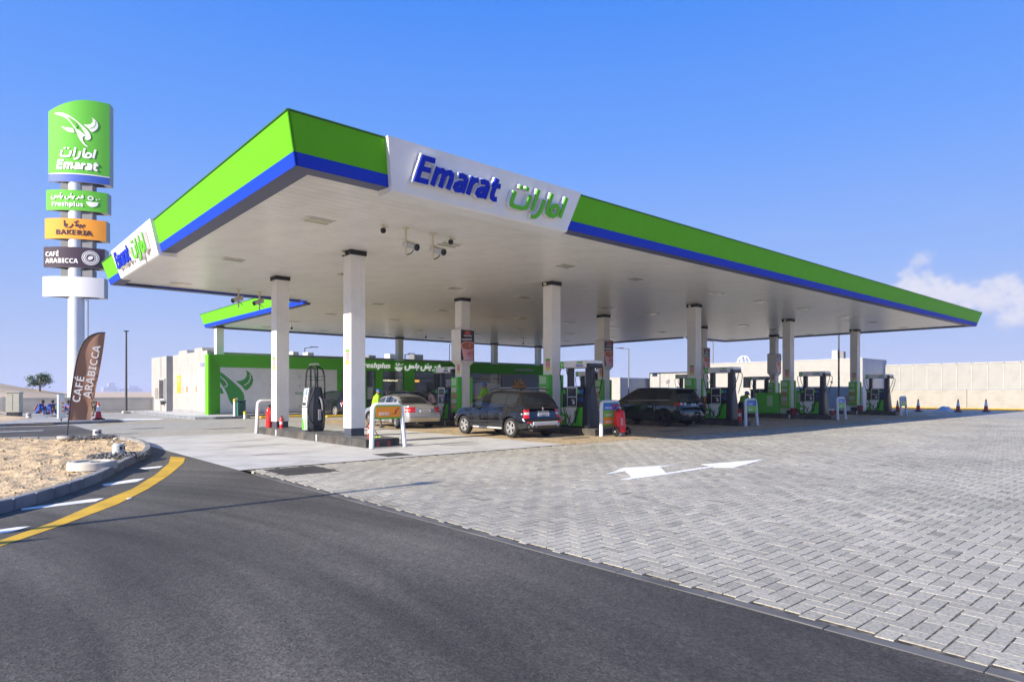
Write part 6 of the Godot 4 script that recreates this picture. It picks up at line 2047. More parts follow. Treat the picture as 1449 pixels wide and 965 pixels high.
func make_flag() -> void:
	var o := thing("feather_flag", "brown feather flag with white café lettering on a black bowed pole", "flag", P(2.87, 24.67, 0.11), deg_to_rad(-6.0))
	# edge of the cloth along the pole and its free edge, from photo proportions: x to the right, y up
	var poly := [Vector2(0.0, 0.02), Vector2(0.03, 0.5), Vector2(0.09, 1.2), Vector2(0.17, 1.9), Vector2(0.25, 2.45), Vector2(0.33, 2.8), Vector2(0.45, 3.08), Vector2(0.62, 3.27), Vector2(0.83, 3.37), Vector2(1.03, 3.39)]
	var pole := smooth_path(poly, 5)
	var pp := []
	for q in pole:
		pp.append(Vector3(q.x, q.y, 0))
	obj("pole", MB.new().tube(pp, 0.019, 8), M("black"), o)
	# cloth: strips between pole and free edge
	var free := [Vector2(0.63, 0.56), Vector2(0.66, 0.9), Vector2(0.74, 1.4), Vector2(0.83, 1.95), Vector2(0.92, 2.5), Vector2(0.985, 3.0), Vector2(1.025, 3.37)]
	var fr := smooth_path(free, 6)
	var n := 40
	for side in [0]:
		var rows := []
		for i in n + 1:
			var t := float(i) / n
			var b: Vector2 = fr[int(round(t * (fr.size() - 1)))]
			var fi := t * (fr.size() - 1)
			b = (fr[int(fi)] as Vector2).lerp(fr[min(int(fi) + 1, fr.size() - 1)], fi - int(fi))
			# the pole point at the matching stretch of the pole above the hem
			var y := lerpf(0.56, 3.39, t)
			var a := Vector2.ZERO
			for k in pole.size() - 1:
				if pole[k].y <= y and pole[k + 1].y >= y:
					a = (pole[k] as Vector2).lerp(pole[k + 1], (y - pole[k].y) / max(pole[k + 1].y - pole[k].y, 1e-4))
					break
			if t >= 0.999:
				a = pole[-2]
			if b.x < a.x + 0.005:
				b.x = a.x + 0.005
			var row := PackedVector3Array()
			for j in 9:
				var u := j / 8.0
				var p := a.lerp(b, u)
				row.append(Vector3(p.x, p.y, 0.045 * sin(u * 5.0 + p.y * 1.6) * u + 0.02 * sin(p.y * 5.0) * u))
			rows.append(row)
		var m := MB.new()
		m.grid(rows, true)
		var m2 := MB.new()
		var cl := obj("cloth", m, mats["brown_flag"], o)
		cl.cast_shadow = GeometryInstance3D.SHADOW_CASTING_SETTING_ON
	(mats["brown_flag"] as StandardMaterial3D).backlight_enabled = true
	(mats["brown_flag"] as StandardMaterial3D).backlight = Color(0.35, 0.22, 0.16)
	var lean := 0.165
	var up := Vector3(lean, 1, 0).normalized()
	# words run up the cloth
	var t := Transform3D(Basis(up, Vector3(-up.y, up.x, 0), Vector3(0, 0, 1)), Vector3.ZERO)
	text("cafe_letters", "CAFÉ", 0.2, 0.006, Transform3D(t.basis, Vector3(0.30, 1.55, 0.05)), M("sign_white"), o, true, 0.0, 0.0, HORIZONTAL_ALIGNMENT_CENTER, 0.82)
	text("arabicca_letters", "ARABICCA", 0.2, 0.006, Transform3D(t.basis, Vector3(0.66, 2.12, 0.055)), M("sign_white"), o, true, 0.0, 0.0, HORIZONTAL_ALIGNMENT_CENTER, 1.72)
	var st := tag(put("flag_base_stone", lump(7, 0.15), M("concrete_white")), "pale concrete stone holding the foot of the brown flag", "stone")
	st.position = P(2.75, 24.1, 0.15)
	st.scale = Vector3(0.3, 0.16, 0.2)

func lamp_post(called: String, label: String, at: Vector3, h: float, arm: Vector3, m: Material, group := "") -> void:
	var o := thing(called, label, "lamp post", at, 0.0, group)
	obj("pole", MB.new().tube([Vector3.ZERO, Vector3(0, h, 0)], [0.085, 0.055], 12), m, o)
	obj("base", MB.new().box(Vector3(0, 0.08, 0), Vector3(0.5, 0.16, 0.5), 0.03), M("concrete_white"), o)
	var e := Vector3(0, h, 0) + arm
	if arm.length() > 0.1:
		obj("arm", MB.new().tube([Vector3(0, h - 0.02, 0), e], 0.035, 8), m, o)
	obj("lamp_head", MB.new().box(e + arm * 0.3 + Vector3(0, 0.02, 0), Vector3(0.3 + absf(arm.x) * 0.7, 0.07, 0.3 + absf(arm.z) * 0.7), 0.02), m, o)

func make_site() -> void:
	make_totem()
	make_flag()
	var pd := M("pole_dark")
	var pp := M("pole_pale")
	var g := "tall lamp posts round the station"
	lamp_post("lamp_post", "dark lamp post with flat top left of the shop's white side wall", P(9.75, 53.4), 5.9, Vector3(0.0, 0, 0), pd, g)
	lamp_post("lamp_post", "short-armed lamp post behind the shop roof near its left end", P(31.3, 72.3), 6.6, Vector3(0.8, 0.1, 0.2), pd, g)
	lamp_post("lamp_post", "lamp post behind the shop roof right of the middle column", P(37.2, 60.0), 5.55, Vector3(0.5, 0.06, 0.2), pd, g)
	lamp_post("lamp_post", "lamp post with a small hood behind the shop roof's right half", P(52.7, 73.4), 8.1, Vector3(0.5, 0.1, 0.4), pd, g)
	lamp_post("lamp_post", "pale lamp post with arm to the left before the grey yard wall", P(55.6, 44.3), 6.2, Vector3(-0.55, 0.03, -0.55), pp, g)
	lamp_post("lamp_post", "pale lamp post with arm seen between the third island's columns", P(62.5, 38.3), 7.0, Vector3(-0.8, 0.03, -0.7), pp, g)
	lamp_post("lamp_post", "thin dark lamp post before the white building, right of the fourth island", P(54.6, 22.0), 6.4, Vector3(0, 0, 0), pd, g)
	lamp_post("lamp_post", "tall lamp post at the near road beyond the sand island, casting the long shadow", P(-10.2, 9.13), 7.05, Vector3(0, 0, 0), pd)
	# a second feather flag beyond the left edge throws the short pointed shadow
	var ff := thing("plain_flag", "plain brown feather flag standing on the near verge", "flag", P(-6.6, 8.42, 0.0), 1.35)
	var rows := []
	for i in 13:
		var t := i / 12.0
		var row := PackedVector3Array()
		for j in 5:
			row.append(Vector3(j / 4.0 * 0.6 * (1.0 - pow(t, 4.0)) + 0.08 * t, 0.5 + 2.7 * t, 0.03 * sin(j + t * 5)))
		rows.append(row)
	var fm := MB.new()
	fm.grid(rows, true)
	obj("cloth", fm, mats["brown_flag"], ff)
	obj("pole", MB.new().tube([Vector3(0, 0, 0), Vector3(0.08, 3.2, 0)], 0.02, 8), M("black"), ff)
	# ground lights on the sand
	var ul: Node3D
	for q in [[2.97, 17.1, "stubby grey ground light on gravel near the sand island's front kerb"], [3.6, 24.1, "stubby grey ground light on gravel at the sand island's far tip"], [3.4, 44.2, "stubby grey ground light on the far sand, nearer the white direction sign"], [2.1, 49.0, "stubby grey ground light on the far sand by the electrical cabinet"]]:
		if ul:
			dup(ul, "ground_light", q[2], P(q[0], q[1], 0.14))
			continue
		ul = thing("ground_light", q[2], "ground light", P(q[0], q[1], 0.14), 0.7, "ground lights on the sand")
		obj("housing", MB.new().lathe([Vector2(0.135, 0.0), Vector2(0.118, 0.23), Vector2(0.10, 0.25), Vector2(0, 0.25)], 22), M("zinc", lin(0.42, 0.43, 0.45), 0.45), ul)
		for k in [-0.5, 0.35]:
			obj("light_slot", MB.new().box(Vector3(sin(k) * 0.122, 0.16, cos(k) * 0.122), Vector3(0.06, 0.07, 0.012), 0.004, Basis.from_euler(Vector3(-0.07, k, 0))), M("iron"), ul)
	var rg := thing("manhole_ring", "round cream concrete manhole cover lying in the sand by the kerb", "manhole cover", P(2.12, 14.75, 0.10))
	obj("ring", MB.new().lathe([Vector2(0.42, 0.0), Vector2(0.41, 0.13), Vector2(0.38, 0.15), Vector2(0.30, 0.15), Vector2(0.29, 0.12)], 30), M("concrete_white"), rg)
	obj("lid", MB.new().lathe([Vector2(0.29, 0.12), Vector2(0, 0.125)], 30), M("concrete_white"), rg)
	obj("grip", MB.new().box(Vector3(0.05, 0.13, 0.02), Vector3(0.16, 0.02, 0.05), 0.005), M("iron"), rg)
	rng.seed = 12
	for q in [[3.55, 20.6, 0.09, "flat pale stone on the sand, largest of three close together by the kerb"], [3.75, 20.9, 0.06, "pale stone on the sand, the one closest to the kerb of three"], [3.4, 20.3, 0.05, "smallest pale stone on the sand, just behind the near ground light"], [3.9, 22.9, 0.1, "large pale stone on the sand beside the far ground light"], [3.62, 21.6, 0.07, "lone pale stone on the sand midway between the two ground lights"]]:
		var s := tag(put("loose_stone", lump(int(q[0] * 10), 0.25), M("concrete_white")), q[3], "stone", "pale loose stones by the kerb")
		s.position = P(q[0], q[1], 0.14)
		s.scale = Vector3(1.3, 0.7, 1.0) * q[2]
		s.rotation.y = rng.randf() * 6
	var lit := tag(put("litter_scrap", lump(5, 0.3), M("sign_white")), "small white scrap of litter on the yellow line", "litter")
	lit.position = P(2.05, 11.0, 0.0)
	lit.scale = Vector3(0.06, 0.025, 0.03)
	# kerbed pavement with sand behind it, at the totem
	struct("totem_pavement", sheet(pts([[-14, 35.6], [-2, 36.6], [1.5, 37.2], [6.2, 38.15], [6.9, 38.6], [6.3, 39.6], [4.2, 46.0], [5.5, 49.5], [3.0, 57], [-14, 60]]), 0.1, 4.0, Rect2(0, 0, 1, 1), 0.1), M("paving_light", lin(0.36, 0.355, 0.34), 0.85, 0.0, 0.15))
	kerb_along("totem_kerb", [Vector2(-13, 35.55), Vector2(-2, 36.55), Vector2(1.5, 37.15), Vector2(6.2, 38.1), Vector2(6.95, 38.6), Vector2(6.35, 39.6), Vector2(4.3, 45.8)], 0.95, 0.15, 0.12, M("kerb_grey"))
	sand_mounds()
	# white direction sign
	var ds := thing("direction_sign", "narrow white direction sign with red marks beside the flag", "sign", P(4.3, 39.2, 0.1), 1.05)
	obj("board", MB.new().box(Vector3(0, 0.72, 0), Vector3(0.6, 1.2, 0.09), 0.02), M("sign_white"), ds)
	for k in 3:
		obj("red_mark", MB.new().box(Vector3(0.1, 0.5 + k * 0.2, 0.048), Vector3(0.22, 0.09, 0.006)), M("red"), ds)
	obj("post", MB.new().tube([Vector3(0, 0, 0), Vector3(0, 0.2, 0)], 0.05, 8), M("pole_pale"), ds)
	# electrical cabinet
	var ec := thing("electrical_cabinet", "grey-green electrical cabinet on the far sand at the left", "cabinet", P(3.05, 48.6, 0.1), -0.35)
	obj("plinth", MB.new().box(Vector3(0, 0.12, 0), Vector3(0.62, 0.24, 0.62), 0.01), M("iron"), ec)
	obj("case", MB.new().box(Vector3(0, 0.82, 0), Vector3(0.66, 1.16, 0.66), 0.015), M("cabinet"), ec)
	obj("roof", MB.new().box(Vector3(0, 1.42, 0), Vector3(0.74, 0.05, 0.74), 0.01), M("cabinet"), ec)
	obj("door_seam", MB.new().box(Vector3(0, 0.82, 0.333), Vector3(0.012, 1.0, 0.006)), M("iron"), ec)
	boundary_wall()
	panel_wall()
	right_buildings()
	dune_and_tree()

func sand_mounds() -> void:
	var f := FastNoiseLite.new()
	f.seed = 33
	f.frequency = 0.35
	f.fractal_octaves = 5
	var b := MB.new()
	var rows := []
	for i in 66:
		var row := PackedVector3Array()
		var z := 37.2 + i * 0.36
		for j in 80:
			var x := -12.0 + j * 0.2
			var edge := 3.6 + 0.9 * sin(z * 0.45) 
			var inn := smoothstep(0.0, 2.2, edge - x) * smoothstep(37.4, 38.4, z)
			var h := 0.06 + inn * (0.12 + 0.10 * f.get_noise_2d(x, z) + 0.85 * exp(-pow((x - 1.5) / 1.5, 2) - pow((z - 52.0) / 2.6, 2)) + 0.5 * exp(-pow((x - 1.9) / 1.1, 2) - pow((z - 50.5) / 1.2, 2)))
			row.append(P(x, z, h))
		rows.append(row)
	b.grid(rows, true)
	struct("sand_verge", b, mats["sand"])

func boundary_wall() -> void:
	var a := Vector2(12.28, 55.71)
	var d := (Vector2(4.11, 58.2) - a).normalized()
	var o := thing("boundary_wall", "low grey rendered boundary wall behind the car park, left of the shop", "wall")
	var ang := atan2(d.y, d.x)
	var turn := Basis(Vector3.UP, ang)
	var l := 0.0
	while l < 40.0:
		var c := a + d * (l + 2.4)
		var mid := P(c.x, c.y, 0.57)
		obj("wall_panel", MB.new().box(mid, Vector3(4.5, 1.14, 0.16), 0.01, turn), M("boundary_grey"), o)
		var e := a + d * (l + 0.0)
		obj("pier", MB.new().box(P(e.x, e.y, 0.6), Vector3(0.3, 1.2, 0.3), 0.01, turn), M("boundary_grey"), o)
		var n := Vector2(d.y, -d.x)
		if n.y > 0:
			n = -n
		var q := c + n * 0.082
		for r in [[0.0, 1.0, 3.9, 0.03], [0.0, 0.2, 3.9, 0.03]]:
			obj("panel_rib", MB.new().box(P(q.x, q.y, r[1]), Vector3(r[2], r[3], 0.02), 0.0, turn), M("rib_grey", lin(0.15, 0.15, 0.155), 0.8), o)
		for s in [-1.95, 1.95]:
			var w: Vector2 = q + d * s
			obj("panel_rib", MB.new().box(P(w.x, w.y, 0.6), Vector3(0.03, 0.77, 0.02), 0.0, turn), M("rib_grey", lin(0.15, 0.15, 0.155)), o)
		l += 4.8
	kerb_along("wall_kerb", [a + Vector2(0, -0.7), a + d * 40.0 + Vector2(0, -0.7)], 1.0, 0.15, 0.13, M("kerb_grey"))

func panel_wall() -> void:
	var a := Vector2(66.4, 22.45)
	var d := Vector2(0, -1)
	var turn := Basis(Vector3.UP, PI / 2)
	var o := thing("panel_wall", "long cream noise wall of framed panels along the right side", "wall")
	var n := Vector2(-1, 0)
	for k in 17:
		var l := k * 1.12
		var c := a + d * (l + 0.56)
		obj("panel", MB.new().box(P(c.x, c.y, 2.85), Vector3(1.01, 2.2, 0.08), 0.01, turn), M("panel_cream", lin(0.29, 0.288, 0.272), 0.7, 0.0, 0.06), o)
		for r in 6:
			obj("panel_line", MB.new().box(P(c.x + n.x * 0.042, c.y + n.y * 0.042, 2.0 + r * 0.34), Vector3(0.98, 0.012, 0.006), 0.0, turn), M("line_cream", lin(0.25, 0.245, 0.23), 0.7), o)
		var e := a + d * l
		obj("post", MB.new().box(P(e.x, e.y, 2.88), Vector3(0.11, 2.3, 0.16), 0.01, turn), M("wall_cream"), o)
	var m := a + d * 9.5
	obj("top_rail", MB.new().box(P(m.x, m.y, 4.0), Vector3(19.1, 0.12, 0.16), 0.01, turn), M("wall_cream"), o)
	for k in 3:
		var c := a + d * (k * 6.4 + 3.2)
		obj("base_wall", MB.new().box(P(c.x + n.x * 0.06, c.y + n.y * 0.06, 0.86), Vector3(6.37, 1.72, 0.3), 0.01, turn), M("base_cream", lin(0.335, 0.315, 0.275), 0.8, 0.0, 0.1), o)
	var k0 := a + n * 0.45
	kerb_along("yellow_kerb", [k0, k0 + d * 19.1], 0.9, 0.16, 0.16, M("mark_yellow"))

func right_buildings() -> void:
	var W := M("wall_cream2", lin(0.33, 0.322, 0.305), 0.75, 0.0, 0.05)
	var o := thing("white_building", "long flat white building with dark windows behind the farthest islands", "building")
	var x := 61.4
	var z := 22.75
	obj("wall", MB.new().span(P(x, z, 0.0), P(x + 5.8, z + 15.5, 4.5)), W, o)
	obj("front_cladding", MB.new().span(P(x + 0.03, z - 0.03, 0.0), P(x + 5.8, z - 0.001, 4.48)), M("clad_grey", lin(0.42, 0.44, 0.48), 0.5, 0.0, 0.06), o)
	obj("roof_trim", MB.new().span(P(x - 0.05, z - 0.05, 4.501), P(x + 5.85, z + 15.5, 4.55)), M("alu"), o)
	obj("roof_unit", MB.new().box(P(x + 0.6, z + 2.5, 4.95), Vector3(0.6, 0.8, 0.5), 0.04), M("ac_pale", lin(0.52, 0.52, 0.48)), o)
	obj("roof_unit", MB.new().box(P(x + 0.9, z + 2.0, 4.9), Vector3(0.5, 0.7, 0.35), 0.04), M("ac_dark", lin(0.16, 0.16, 0.165)), o)
	for q in [[10.6, 11.4], [12.2, 13.0]]:
		obj("window", MB.new().span(P(x - 0.02, z + q[0], 1.95), P(x - 0.001, z + q[1], 3.05)), M("dark_glass"), o)
	obj("wall_lamp", MB.new().box(P(x - 0.12, z + 2.6, 2.45), Vector3(0.2, 0.12, 0.14), 0.03), M("pole_dark"), o)
	obj("wall_lamp", MB.new().box(P(x - 0.12, z + 6.1, 1.95), Vector3(0.22, 0.3, 0.16), 0.03), M("pole_dark"), o)
	obj("drainpipe", MB.new().tube([P(x - 0.07, z + 0.9, 0.0), P(x - 0.07, z + 0.9, 4.45)], 0.06, 8), M("pole_pale"), o)
	obj("side_unit", MB.new().span(P(x - 0.5, z + 4.9, 0.3), P(x - 0.02, z + 6.0, 1.9), 0.03), M("ac_line", lin(0.3, 0.3, 0.28), 0.6), o)
	var arches := thing("roof_ornament", "white wire dome of hoops on the roof of the white building", "ornament", P(x + 1.0, z + 11.9, 4.53))
	for k in 4:
		var p := []
		for i in 13:
			var a := PI * i / 12.0
			p.append(Vector3(cos(a) * cos(k * PI / 4) * 0.66, sin(a) * 0.72, cos(a) * sin(k * PI / 4) * 0.66))
		obj("hoop", MB.new().tube(p, 0.045, 6), M("sign_white"), arches)
	var c := thing("panel_store", "white panelled store with dark roof edge beyond the second and third islands", "building")
	var x2 := 61.4
	obj("body", MB.new().span(P(x2, 39.6, 0.0), P(x2 + 4.0, 45.8, 3.6)), W, c)
	obj("roof_edge", MB.new().span(P(x2 - 0.06, 39.5, 3.601), P(x2 + 4.06, 45.86, 3.72)), M("iron"), c)
	for k in 7:
		obj("panel_joint", MB.new().span(P(x2 - 0.012, 39.6 + k * 0.95, 0.1), P(x2 - 0.0005, 39.63 + k * 0.95, 3.59)), M("joint_grey", lin(0.5, 0.5, 0.49)), c)
	obj("corner_trim", MB.new().span(P(x2 - 0.03, 45.8, 0.0), P(x2 + 0.05, 45.88, 3.6)), M("iron"), c)
	var dsh := thing("satellite_dish", "small grey satellite dish standing before the white panelled store", "dish", P(59.6, 42.0))
	obj("mast", MB.new().tube([Vector3.ZERO, Vector3(0, 2.5, 0)], 0.03, 6), M("pole_pale"), dsh)
	obj("bowl", MB.new().lathe([Vector2(0, 0), Vector2(0.16, 0.03), Vector2(0.26, 0.09)], 16, Transform3D(Basis.from_euler(Vector3(0, 0, 1.2)), Vector3(0, 2.6, 0))), M("pole_pale"), dsh)
	var y := thing("yard_wall", "plain yard wall with sunlit left end behind the dark green car", "wall")
	obj("lit_face", MB.new().span(P(56.6, 46.3, 0.0), P(56.8, 49.5, 3.13)), W, y)
	obj("grey_face", MB.new().span(P(56.801, 46.3, 0.0), P(62.3, 46.55, 3.1)), M("yard_grey", lin(0.36, 0.36, 0.37), 0.8, 0.0, 0.06), y)

func dune_and_tree() -> void:
	var f := FastNoiseLite.new()
	f.seed = 61
	f.frequency = 0.05
	f.fractal_octaves = 5
	var b := MB.new()
	var rows := []
	for i in 36:
		var z := 66.0 + i * 2.2
		var row := PackedVector3Array()
		for j in 60:
			var x := -70.0 + j * 1.75
			var h := 3.3 * exp(-pow((x + 4.0) / 14.5, 2) - pow((z - 104.0) / 26.0, 2)) + 0.45 * exp(-pow((x - 4.0) / 9.0, 2) - pow((z - 100.0) / 20.0, 2))
			h += f.get_noise_2d(x * 1.2, z) * 0.35 * smoothstep(0.0, 0.8, h) - 0.17
			row.append(P(x, z, h))
		rows.append(row)
	b.grid(rows, true)
	struct("sand_dune", b, mats["sand_far"])
	# bushy tree on the dune
	var t := thing("desert_tree", "small bushy green tree standing on the sand dune", "tree", P(8.2, 94.0, 1.5))
	var br := MB.new()
	br.tube([Vector3.ZERO, Vector3(0.15, 1.0, 0), Vector3(0.05, 1.6, 0)], [0.16, 0.12, 0.08], 7)
	rng.seed = 23
	var ends := []
	for i in 9:
		var a := rng.randf() * TAU
		var e := Vector3(cos(a) * rng.randf_range(0.4, 1.05), rng.randf_range(0.9, 1.9), sin(a) * rng.randf_range(0.4, 0.9))
		br.tube([Vector3(0.1, 0.6 + 0.1 * i, 0), e * 0.6 + Vector3(0, 0.3, 0), e], [0.06, 0.04, 0.02], 5)
		ends.append(e)
	obj("trunk", br, M("bark", lin(0.28, 0.22, 0.16), 0.9), t)
	var lf := MB.new().tint(Color(1, 1, 1))
	for e in ends:
		for i in 260:
			var p: Vector3 = e + Vector3(rng.randfn() * 0.26, rng.randfn() * 0.2, rng.randfn() * 0.26)
			var bs := Basis.from_euler(Vector3(rng.randf() * 6, rng.randf() * 6, rng.randf() * 6))
			var s := rng.randf_range(0.08, 0.15)
			var k := rng.randf_range(0.7, 1.3)
			lf.col = Color(0.055 * k, 0.10 * k, 0.03 * k)
			lf.poly([p - bs.x * s, p - bs.y * s * 0.4, p + bs.x * s, p + bs.y * s * 0.4], bs.z)
	var cr := obj("crown", lf, colored("leaves", 0.8), t)
	# low skyline of far towers, pale with distance
	rng.seed = 71
	for q in [[395.0, 2420.0, 30, 40, "tallest of the distant pale blocks low on the hazy left skyline"], [455.0, 2420.0, 20, 60, "middle one of the distant pale blocks on the hazy left skyline"], [660.0, 2400.0, 16, 90, "lowest and widest of the distant pale blocks, nearest to the shop"]]:
		var s := thing("far_tower", q[4], "building", P(q[0], q[1]), 0.0, "far hazy blocks on the skyline")
		obj("block", MB.new().box(Vector3(0, q[2] / 4.0, 0), Vector3(q[3], q[2] / 2.0, 40)), M("far_grey", lin(0.35, 0.36, 0.4), 0.9), s)
		obj("upper_block", MB.new().box(Vector3(q[3] * 0.1, q[2] * 0.72, 0), Vector3(q[3] * 0.45, q[2] * 0.44, 30)), M("far_grey", lin(0.35, 0.36, 0.4)), s)

# ---------------------------------------------------------------- cars
func curve(p: Array, x: float) -> float:
	if x <= p[0][0]:
		return p[0][1]
	for i in p.size() - 1:
		if x <= p[i + 1][0]:
			var t: float = (x - p[i][0]) / (p[i + 1][0] - p[i][0])
			var y0: float = p[max(i - 1, 0)][1]
			var y3: float = p[min(i + 2, p.size() - 1)][1]
			var m := lerpf(p[i][1], p[i + 1][1], t)
			var cc := cubic_interpolate(p[i][1], p[i + 1][1], y0, y3, t)
			return lerpf(m, cc, 0.45)
	return p[-1][1]

# d: measures of the car; a runs from the rear bumper forwards, the rear looks along +z
func make_car(label: String, category: String, at: Vector3, turn: float, d: Dictionary, group := "") -> Node3D:
	var o := thing(d.called, label, category, at, turn, group)
	var L: float = d.len
	var W: float = d.half
	var R: float = d.wheel + 0.055
	var axles := [d.axle, d.axle + d.base]
	var paint: Material = d.paint
	var plan := func(a: float) -> float:
		var r := 0.42
		var e: float = min(a, L - a)
		if e >= r:
			return 1.0
		return 1.0 - 0.17 * (1.0 - sqrt(max(0.0, 1.0 - pow((r - e) / r, 2))))
	var belt := func(a: float) -> float: return curve(d.belt, a)
	var under := func(a: float) -> float:
		var y: float = d.sill + 0.06 * smoothstep(0.5, 0.0, a) + 0.02 * smoothstep(L - 0.5, L, a)
		for x in axles:
			var q: float = R * R - (a - x) * (a - x)
			if q > 0.0:
				y = max(y, d.wheel + sqrt(q))
		return y
	var hw := func(a: float, y: float) -> float:
		var t := clampf((y - d.sill) / (belt.call(a) - d.sill), 0, 1)
		var flare := 0.0
		for x in axles:
			flare = max(flare, 0.022 * smoothstep(R + 0.16, R, absf(a - x)) * smoothstep(1.0, 0.5, t))
		return W * plan.call(a) * (0.945 + 0.055 * sin(PI * clampf(t * 0.72 + 0.16, 0, 1)) - 0.035 * smoothstep(0.75, 1.0, t)) + flare
	var lean := func(a: float, y: float) -> float:
		# the rear and the nose fall back above the bumper
		var r := curve(d.rear_lean, y) * smoothstep(0.5, 0.0, a)
		var f := curve(d.nose_lean, y) * smoothstep(0.5, 0.0, L - a)
		return a + r - f
	var Z := func(a: float) -> float: return L / 2 - a
	var st := []
	var a := 0.0
	while a < L - 0.001:
		st.append(a)
		var e: float = min(a, L - a)
		var step := 0.03 if e < 0.15 else 0.08
		for x in axles:
			if absf(a - x) < R + 0.06:
				step = 0.025
		a += step
	st.append(L)
	var body := MB.new()
	var rows := 10
	for s in [-1.0, 1.0]:
		var g := []
		for q in st:
			var row := PackedVector3Array()
			var y0: float = under.call(q)
			var y1: float = belt.call(q)
			for j in rows + 1:
				var y := lerpf(y0, max(y1, y0 + 0.01), float(j) / rows)
				row.append(Vector3(s * hw.call(q, y), y, Z.call(lean.call(q, y))))
			g.append(row)
		body.grid(g, s < 0)
	for e in [0, 1]:
		var q: float = 0.0 if e == 0 else L
		var g := []
		for j in rows + 1:
			var row := PackedVector3Array()
			var y := lerpf(under.call(q), belt.call(q), float(j) / rows)
			for k in 13:
				var u := (k - 6) / 6.0
				row.append(Vector3(u * hw.call(q, y), y, Z.call(lean.call(q, y)) + (1.0 if e == 0 else -1.0) * 0.05 * (1.0 - u * u)))
			g.append(row)
		body.grid(g, e == 0)
	var top := []
	for q in st:
		var row := PackedVector3Array()
		var y: float = belt.call(q)
		var h: float = hw.call(q, y)
		for k in 11:
			var u := (k - 5) / 5.0
			row.append(Vector3(u * h, y + 0.05 * (1.0 - pow(absf(u), 2.6)) * smoothstep(0.0, 0.3, min(q, L - q)), Z.call(lean.call(q, y)) + (0.05 * (1.0 - u * u) if q == 0.0 else (-0.05 * (1.0 - u * u) if q == L else 0.0))))
		top.append(row)
	body.grid(top, true)
	# cabin
	var roof: Array = d.roof
	var g0: float = roof[0][0]
	var g1: float = roof[-1][0]
	var cs := []
	for i in 61:
		cs.append(lerpf(g0, g1, i / 60.0))
	var side_rows := 7
	var ring := []
	for q in cs:
		var y1 := curve(roof, q)
		var y0: float = belt.call(q) - 0.02
		y1 = max(y1, y0 + 0.012)
		var hb: float = hw.call(q, belt.call(q)) - 0.012
		var hr := minf(hb - 0.02, W * d.tumble * (1.0 - 0.10 * smoothstep(g1 - 0.9, g1, q) * 0.5))
		var frac := clampf((y1 - y0) / (d.height - y0), 0, 1)
		hr = lerpf(hb, hr, frac)
		var row := PackedVector3Array()
		for j in side_rows + 1:
			var t := float(j) / side_rows
			row.append(Vector3(lerpf(hb, hr, pow(t, 1.25)), lerpf(y0, y1 - 0.045 * frac, t), Z.call(q)))
		for k in range(1, 7):
			var u := 1.0 - k / 6.0
			row.append(Vector3(hr * (u * 0.985), y1 - 0.045 * frac * pow(u, 5.0) + 0.02 * (1.0 - u * u) * frac, Z.call(q)))
		ring.append(row)
	var glass_m: Material = d.glass
	var wins := {}
	var n: int = ring[0].size()
	for s in [-1.0, 1.0]:
		# smooth normals over the whole cabin half, shared out between paint and panes
		var full := []
		for row in ring:
			var r2 := PackedVector3Array()
			for p in row:
				r2.append(Vector3(p.x * s, p.y, p.z))
			full.append(r2)
		for j in n - 1:
			for i in cs.size() - 1:
				var mid: float = (cs[i] + cs[i + 1]) / 2
				var key := ""
				if j < side_rows:
					if j >= 1 and j < side_rows - 1:
						for w in d.windows.size():
							if mid > d.windows[w][0] and mid < d.windows[w][1]:
								key = "side%d%d" % [w, int(s)]
				else:
					var uu := (j - side_rows + 0.5) / 6.0
					if uu > 0.12:
						if mid > d.rear_glass[0] and mid < d.rear_glass[1]:
							key = "rear_window"
						if mid > d.front_glass[0] and mid < d.front_glass[1]:
							key = "windscreen"
				var b: MB = body
				if key:
					if not wins.has(key):
						wins[key] = MB.new()
					b = wins[key]
				var nn := []
				for c in [[i, j], [i, j + 1], [i + 1, j + 1], [i + 1, j]]:
					var da: Vector3 = full[min(c[0] + 1, cs.size() - 1)][c[1]] - full[max(c[0] - 1, 0)][c[1]]
					var db: Vector3 = full[c[0]][min(c[1] + 1, n - 1)] - full[c[0]][max(c[1] - 1, 0)]
					nn.append((da.cross(db) * s).normalized())
				b.tri(full[i][j], full[i][j + 1], full[i + 1][j + 1], nn[0], nn[1], nn[2])
				b.tri(full[i][j], full[i + 1][j + 1], full[i + 1][j], nn[0], nn[2], nn[3])
	obj("body", body, paint, o)
	for k in wins:
		obj("rear_window" if k == "rear_window" else ("windscreen" if k == "windscreen" else "side_window"), wins[k], glass_m, o)
	obj("underbody", MB.new().span(Vector3(-W + 0.2, d.sill - 0.06, -L / 2 + 0.25), Vector3(W - 0.2, d.sill + 0.42, L / 2 - 0.22), 0.02), M("black"), o)
	# rubber seal round each row of side windows
	for s in [-1.0, 1.0]:
		var w0: float = d.windows[0][0]
		var w1: float = d.windows[-1][1]
		var bt := []
		for i in 13:
			var q := lerpf(w0, w1, i / 12.0)
			bt.append(Vector3(s * (hw.call(q, belt.call(q)) + 0.002), belt.call(q) + 0.015, Z.call(q)))
		obj("belt_trim", MB.new().tube(bt, 0.012, 6), d.belt_trim, o)
